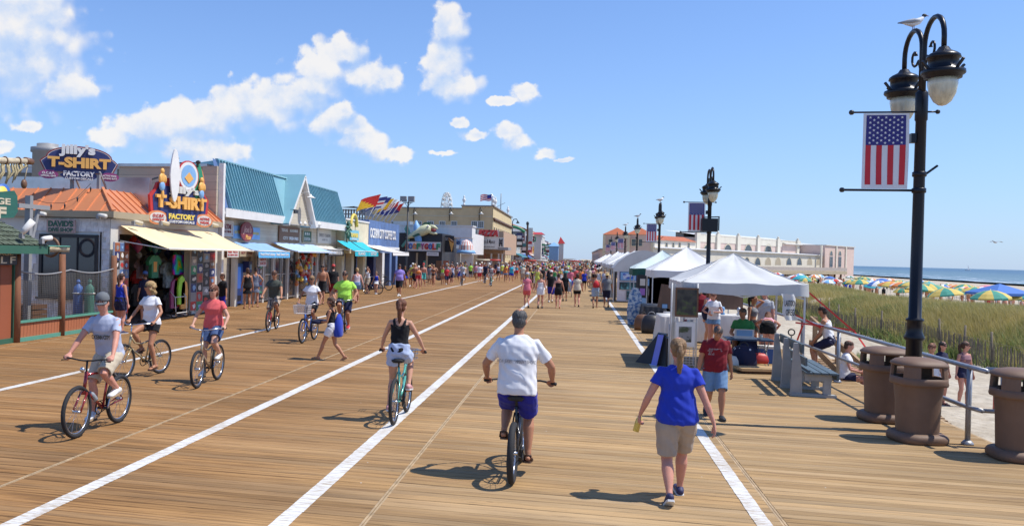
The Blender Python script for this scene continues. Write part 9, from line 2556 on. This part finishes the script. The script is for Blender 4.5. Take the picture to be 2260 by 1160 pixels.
p = gp(1888,905,-.72)
person('girl with brown bun in white shirt walking down on the sand by the ramp',(7.4,20.2,-.78),R(150),po,H=1.60,fem=True,top=('tee','white'),bot=('shorts','navy',.5),hair=('bun','auburn'),skin='tan',vox=.013)
p = gp(2074,892,-1.0)
person('long dark haired girl with sunglasses in navy top standing on the sand',(p.x,p.y,-1.0),A_ + .5,P_stand(),H=1.57,fem=True,glasses=True,top=('tee','navy'),bot=('shorts','denim',.35),hair=('long','black'),skin='pink',vox=.012,shoes=('flip','black'))
p = gp(2124,896,-1.0)
po = P_stand(); po['face'] = V((-.9,.6,0))
person('ponytailed girl in maroon striped crop top and navy shorts on the sand',(p.x,p.y,-1.0),A_ + .35,po,H=1.60,fem=True,glasses=True,top=('crop',mat('cloth_mstripe',(.26,.13,.15),.85,var=.7,vscale=8,stretch=(.2,.2,9))),bot=('shorts','navy',.35),hair=('pony','brown'),skin='pink',vox=.012,shoes=None)
p = gp(2207,905,-1.0)
e = E('beach_bag','red and teal beach bag standing on the sand behind the third bin','bag',(p.x,p.y,-1.0)); q = MB(); q.rings([[(-.12,-.1,z),(.12,-.1,z),(.12,.1,z),(-.12,.1,z)] for z in (0,.25,.42)]); q.build('body',P['red'],e); q = MB(); q.box((-.125,-.11,.3),(-.06,-.101,.42)); q.build('pocket',P['teal'],e)
# ---- the crowd: a few figures built once,then copied one by one with their own clothes
protos_c = []
for k in range(14):
 fem = k % 2 == 0
 po = [P_walk(.22,1),P_walk(.18,-1),P_stand(),P_walk(.26,-1),hand_up(P_stand(),0),hip(P_walk(.12),1),P_walk(.2,1)][k % 7]
 tp = ['tank','tee','tee','tee','tube','none','dress','tee','crop','loose','tee','tank','tee','none'][k]
 bt = ['shorts','shorts','skirt','shorts','shorts','shorts',None,'shorts','shorts','shorts','shorts','shorts','shorts','shorts'][k]
 root = E('person','proto','person',(0,0,0),0,'walkers in the distant crowd')
 inf_ = person('proto',(0,0,0),0,po,H=rnd.uniform(1.62,1.84),fem=fem,w_=rnd.uniform(.95,1.18),skin=['fair','tan','pink'][k % 3],top=(tp,'white'),bot=(bt,'navy',[.4,.9,.5,.95][k % 4]) if bt else None,hair=(['bob','short','long','short','pony','short'][k % 6],'brown'),hat=('cap',P['white']) if k in (3,8,12) else (('straw',M_STRAW) if k == 9 else None),shoes=None,vox=.03,detail=False,root=root,eyes=False)
 protos_c.append((root,tp,bt,fem,k in (3,8,12),k == 9))
cn = ['white','white','greyblue','red','coral','black','black','royal','navy','neon','grey','lgrey','purple','pink','rose','teal','aqua','cream','orange','green','maroon','yellow']
nn = dict(greyblue='grey blue',royal='royal blue',lgrey='light grey',neon='lime',khaki='khaki',ldenim='pale denim',denim='denim',rose='pale pink',aqua='turquoise',coral='coral red')
bn = ['black','navy','khaki','denim','ldenim','white','grey','beige','black','red','royal']
hn = ['brown','dark','blonde','black','auburn','grey','dblonde']
seen_l = set(); spots_ = []
def place_ok(x,y,r_):
 return all((x - a) ** 2 + (y - b2) ** 2 > r_ * r_ for a,b2 in spots_)
cnt = 0; first = set(); tries = 0
while cnt < 246 and tries < 9000:
 tries += 1
 u = rnd.random()
 if u < .20: y = rnd.uniform(60,84); x = rnd.choice([rnd.uniform(-12.8,-10),rnd.uniform(-3.6,1.9),rnd.uniform(-3.6,1.9)])
 elif u < .62: y = rnd.uniform(80,112); x = rnd.uniform(-13,1.8)
 else: y = rnd.uniform(108,190); x = rnd.uniform(-13,2.6)
 if not place_ok(x,y,.62): continue
 k = rnd.randrange(14); root,tp,bt,fem,cap_,straw_ = protos_c[k]
 tc_,bc_,hc_ = rnd.choice(cn),rnd.choice(bn),rnd.choice(hn)
 away = rnd.random() < .55
 lane = 'near the shops' if x < -9.4 else ('left of middle' if x < -4.8 else ('mid walk' if x < -2.5 else ('right of middle' if x < .6 else 'beside the tents')))
 dep = 'front of crowd' if y < 92 else ('within the crowd' if y < 120 else ('deep in crowd' if y < 155 else 'far back'))
 who = 'woman' if fem else 'man'
 wear = dict(none='bare chested',tank=nn.get(tc_,tc_) + ' vest',tee=nn.get(tc_,tc_) + ' T-shirt',tube=nn.get(tc_,tc_) + ' strapless top',dress=nn.get(tc_,tc_) + ' dress',crop=nn.get(tc_,tc_) + ' crop top',loose=nn.get(tc_,tc_) + ' loose shirt')[tp]
 lab = '%s in %s%s %s, %s' % (who,wear if tp != 'none' else '',(' and ' if tp != 'none' else '') + nn.get(bc_,bc_) + ' shorts' if bt else '',lane,dep)
 if tp == 'none': lab = 'bare chested man in %s shorts %s, %s' % (nn.get(bc_,bc_),lane,dep)
 lab = lab.replace('  ',' ')
 if lab in seen_l: continue
 seen_l.add(lab); spots_.append((x,y))
 rz_ = (0 if away else math.pi) + rnd.uniform(-.35,.35)
 if k not in first:
  first.add(k); c = root; c.location = (x,y,0); c.rotation_euler = (0,0,rz_); c['label'] = lab
 else:
  c = dup(root,(x,y,0),rz_,root.scale * rnd.uniform(.93,1.05),lab)
 for ch in KIDS[c.name]:
  mt_ = None
  b0 = ch.name.split('.')[0]
  if b0 in ('shirt','top','dress'): mt_ = CL[tc_]
  elif b0 in ('shorts','skirt','trousers'): mt_ = CL[bc_]
  elif b0 == 'hair': mt_ = HR[hc_]
  elif b0 == 'body': mt_ = SK[rnd.choice(['fair','tan','pink','tan','brown'])]
  if mt_ is not None:
   ch.material_slots[0].link = 'OBJECT'; ch.material_slots[0].material = mt_
 cnt += 1
pal = [CL[c_] for c_ in ('white','red','royal','black','pink','aqua','grey','orange','navy','cream')] + [SK['tan'],SK['pink'],HR['brown'],HR['blonde']]
q = MB()
for _ in range(620):
 y = 160 + 268 * rnd.random() ** 1.3; x = rnd.uniform(-13.2,4); h = rnd.uniform(1.5,1.85); c_ = rnd.randrange(10); b2_ = rnd.choice([3,8,6,0,3]); w_ = rnd.uniform(.17,.23)
 q.lathe([(.06,0),(.12,h * .28),(.13,h * .30)],5,10 + rnd.randrange(2),Matrix.Translation((x,y,0))); q.lathe([(w_ * .9,h * .30),(w_ * .95,h * .52)],6,b2_,Matrix.Translation((x,y,0)))
 q.lathe([(w_ * .85,h * .52),(w_ * 1.1,h * .76),(w_ * .5,h * .84)],6,c_,Matrix.Translation((x,y,0))); q.lathe([(.05,h * .83),(.10,h * .9),(.09,h * .97),(.02,h)],6,12 + (rnd.random() < .3),Matrix.Translation((x,y,0)))
o = q.build('crowd',pal); tag(o,'distant mass of beach walkers filling the far boardwalk','crowd',kind='stuff')
sl_ = ['cream topped surrey cart at the left edge of the crowd','red topped surrey cart left of the middle in the crowd','red topped surrey cart near the centre of the crowd','red and white topped surrey cart deep in the crowd','bright red topped surrey cart right of centre far in the crowd']
for k,(px_,py_,Y_,c_) in enumerate(((1066,563,100,'cream'),(1090,564,104,'red'),(1170,567,120,'red'),(1196,567,130,'white'),(1268,566,160,'red'))):
 p = fy(px_,py_,Y_)
 e = E('surrey_cart',sl_[k],'pedal cart',(p.x,Y_,0),R(5),'surrey carts in the crowd')
 q = MB(); q.rings([[(x,y,2.0 + .12 * math.cos(x)) for x,y in ((-.8,-1),(.8,-1),(.8,1),(-.8,1))],[(x * 1.05,y,1.9) for x,y in ((-.8,-1),(.8,-1),(.8,1),(-.8,1))]]); q.build('canopy',P[c_],e,fixn=True)
 for sx in (-.7,.7):
  for yy in (-.9,.9):
   q = MB(); q.tube([(sx,yy,.4),(sx,yy,1.95)],.02,5); q.build('pole',P['white'],e); q = MB(); q.torus((sx,yy * .8,.3),.28,.03,'x',14,5); q.build('wheel',TYRE,e)
 q = MB(); q.box((-.6,-.1,.5),(.6,.35,.9)); q.box((-.6,-.8,.5),(.6,-.5,.9)); q.build('seat',P['red'],e)
q = MB()
for _ in range(260):
 y = rnd.uniform(45,260); x = rnd.uniform(32,64); z = terr(x,y); h = rnd.uniform(.7,1.7); c_ = rnd.randrange(10)
 q.lathe([(.1,0),(.2,h * .35)],5,rnd.choice([10,11,3]),Matrix.Translation((x,y,z))); q.lathe([(.2,h * .35),(.2,h * .78),(.08,h * .84)],6,rnd.choice([c_,10,11]),Matrix.Translation((x,y,z))); q.lathe([(.06,h * .84),(.1,h * .92),(.03,h)],6,12,Matrix.Translation((x,y,z)))
o = q.build('beach_crowd',pal); tag(o,'bathers and chairs crowded among the umbrellas','crowd',kind='stuff')
bpy.data.scenes.remove(TS)
for o in [o for o in bpy.data.objects if o.get('label') == 'proto']:
 for c in o.children: bpy.data.objects.remove(c)
 bpy.data.objects.remove(o)
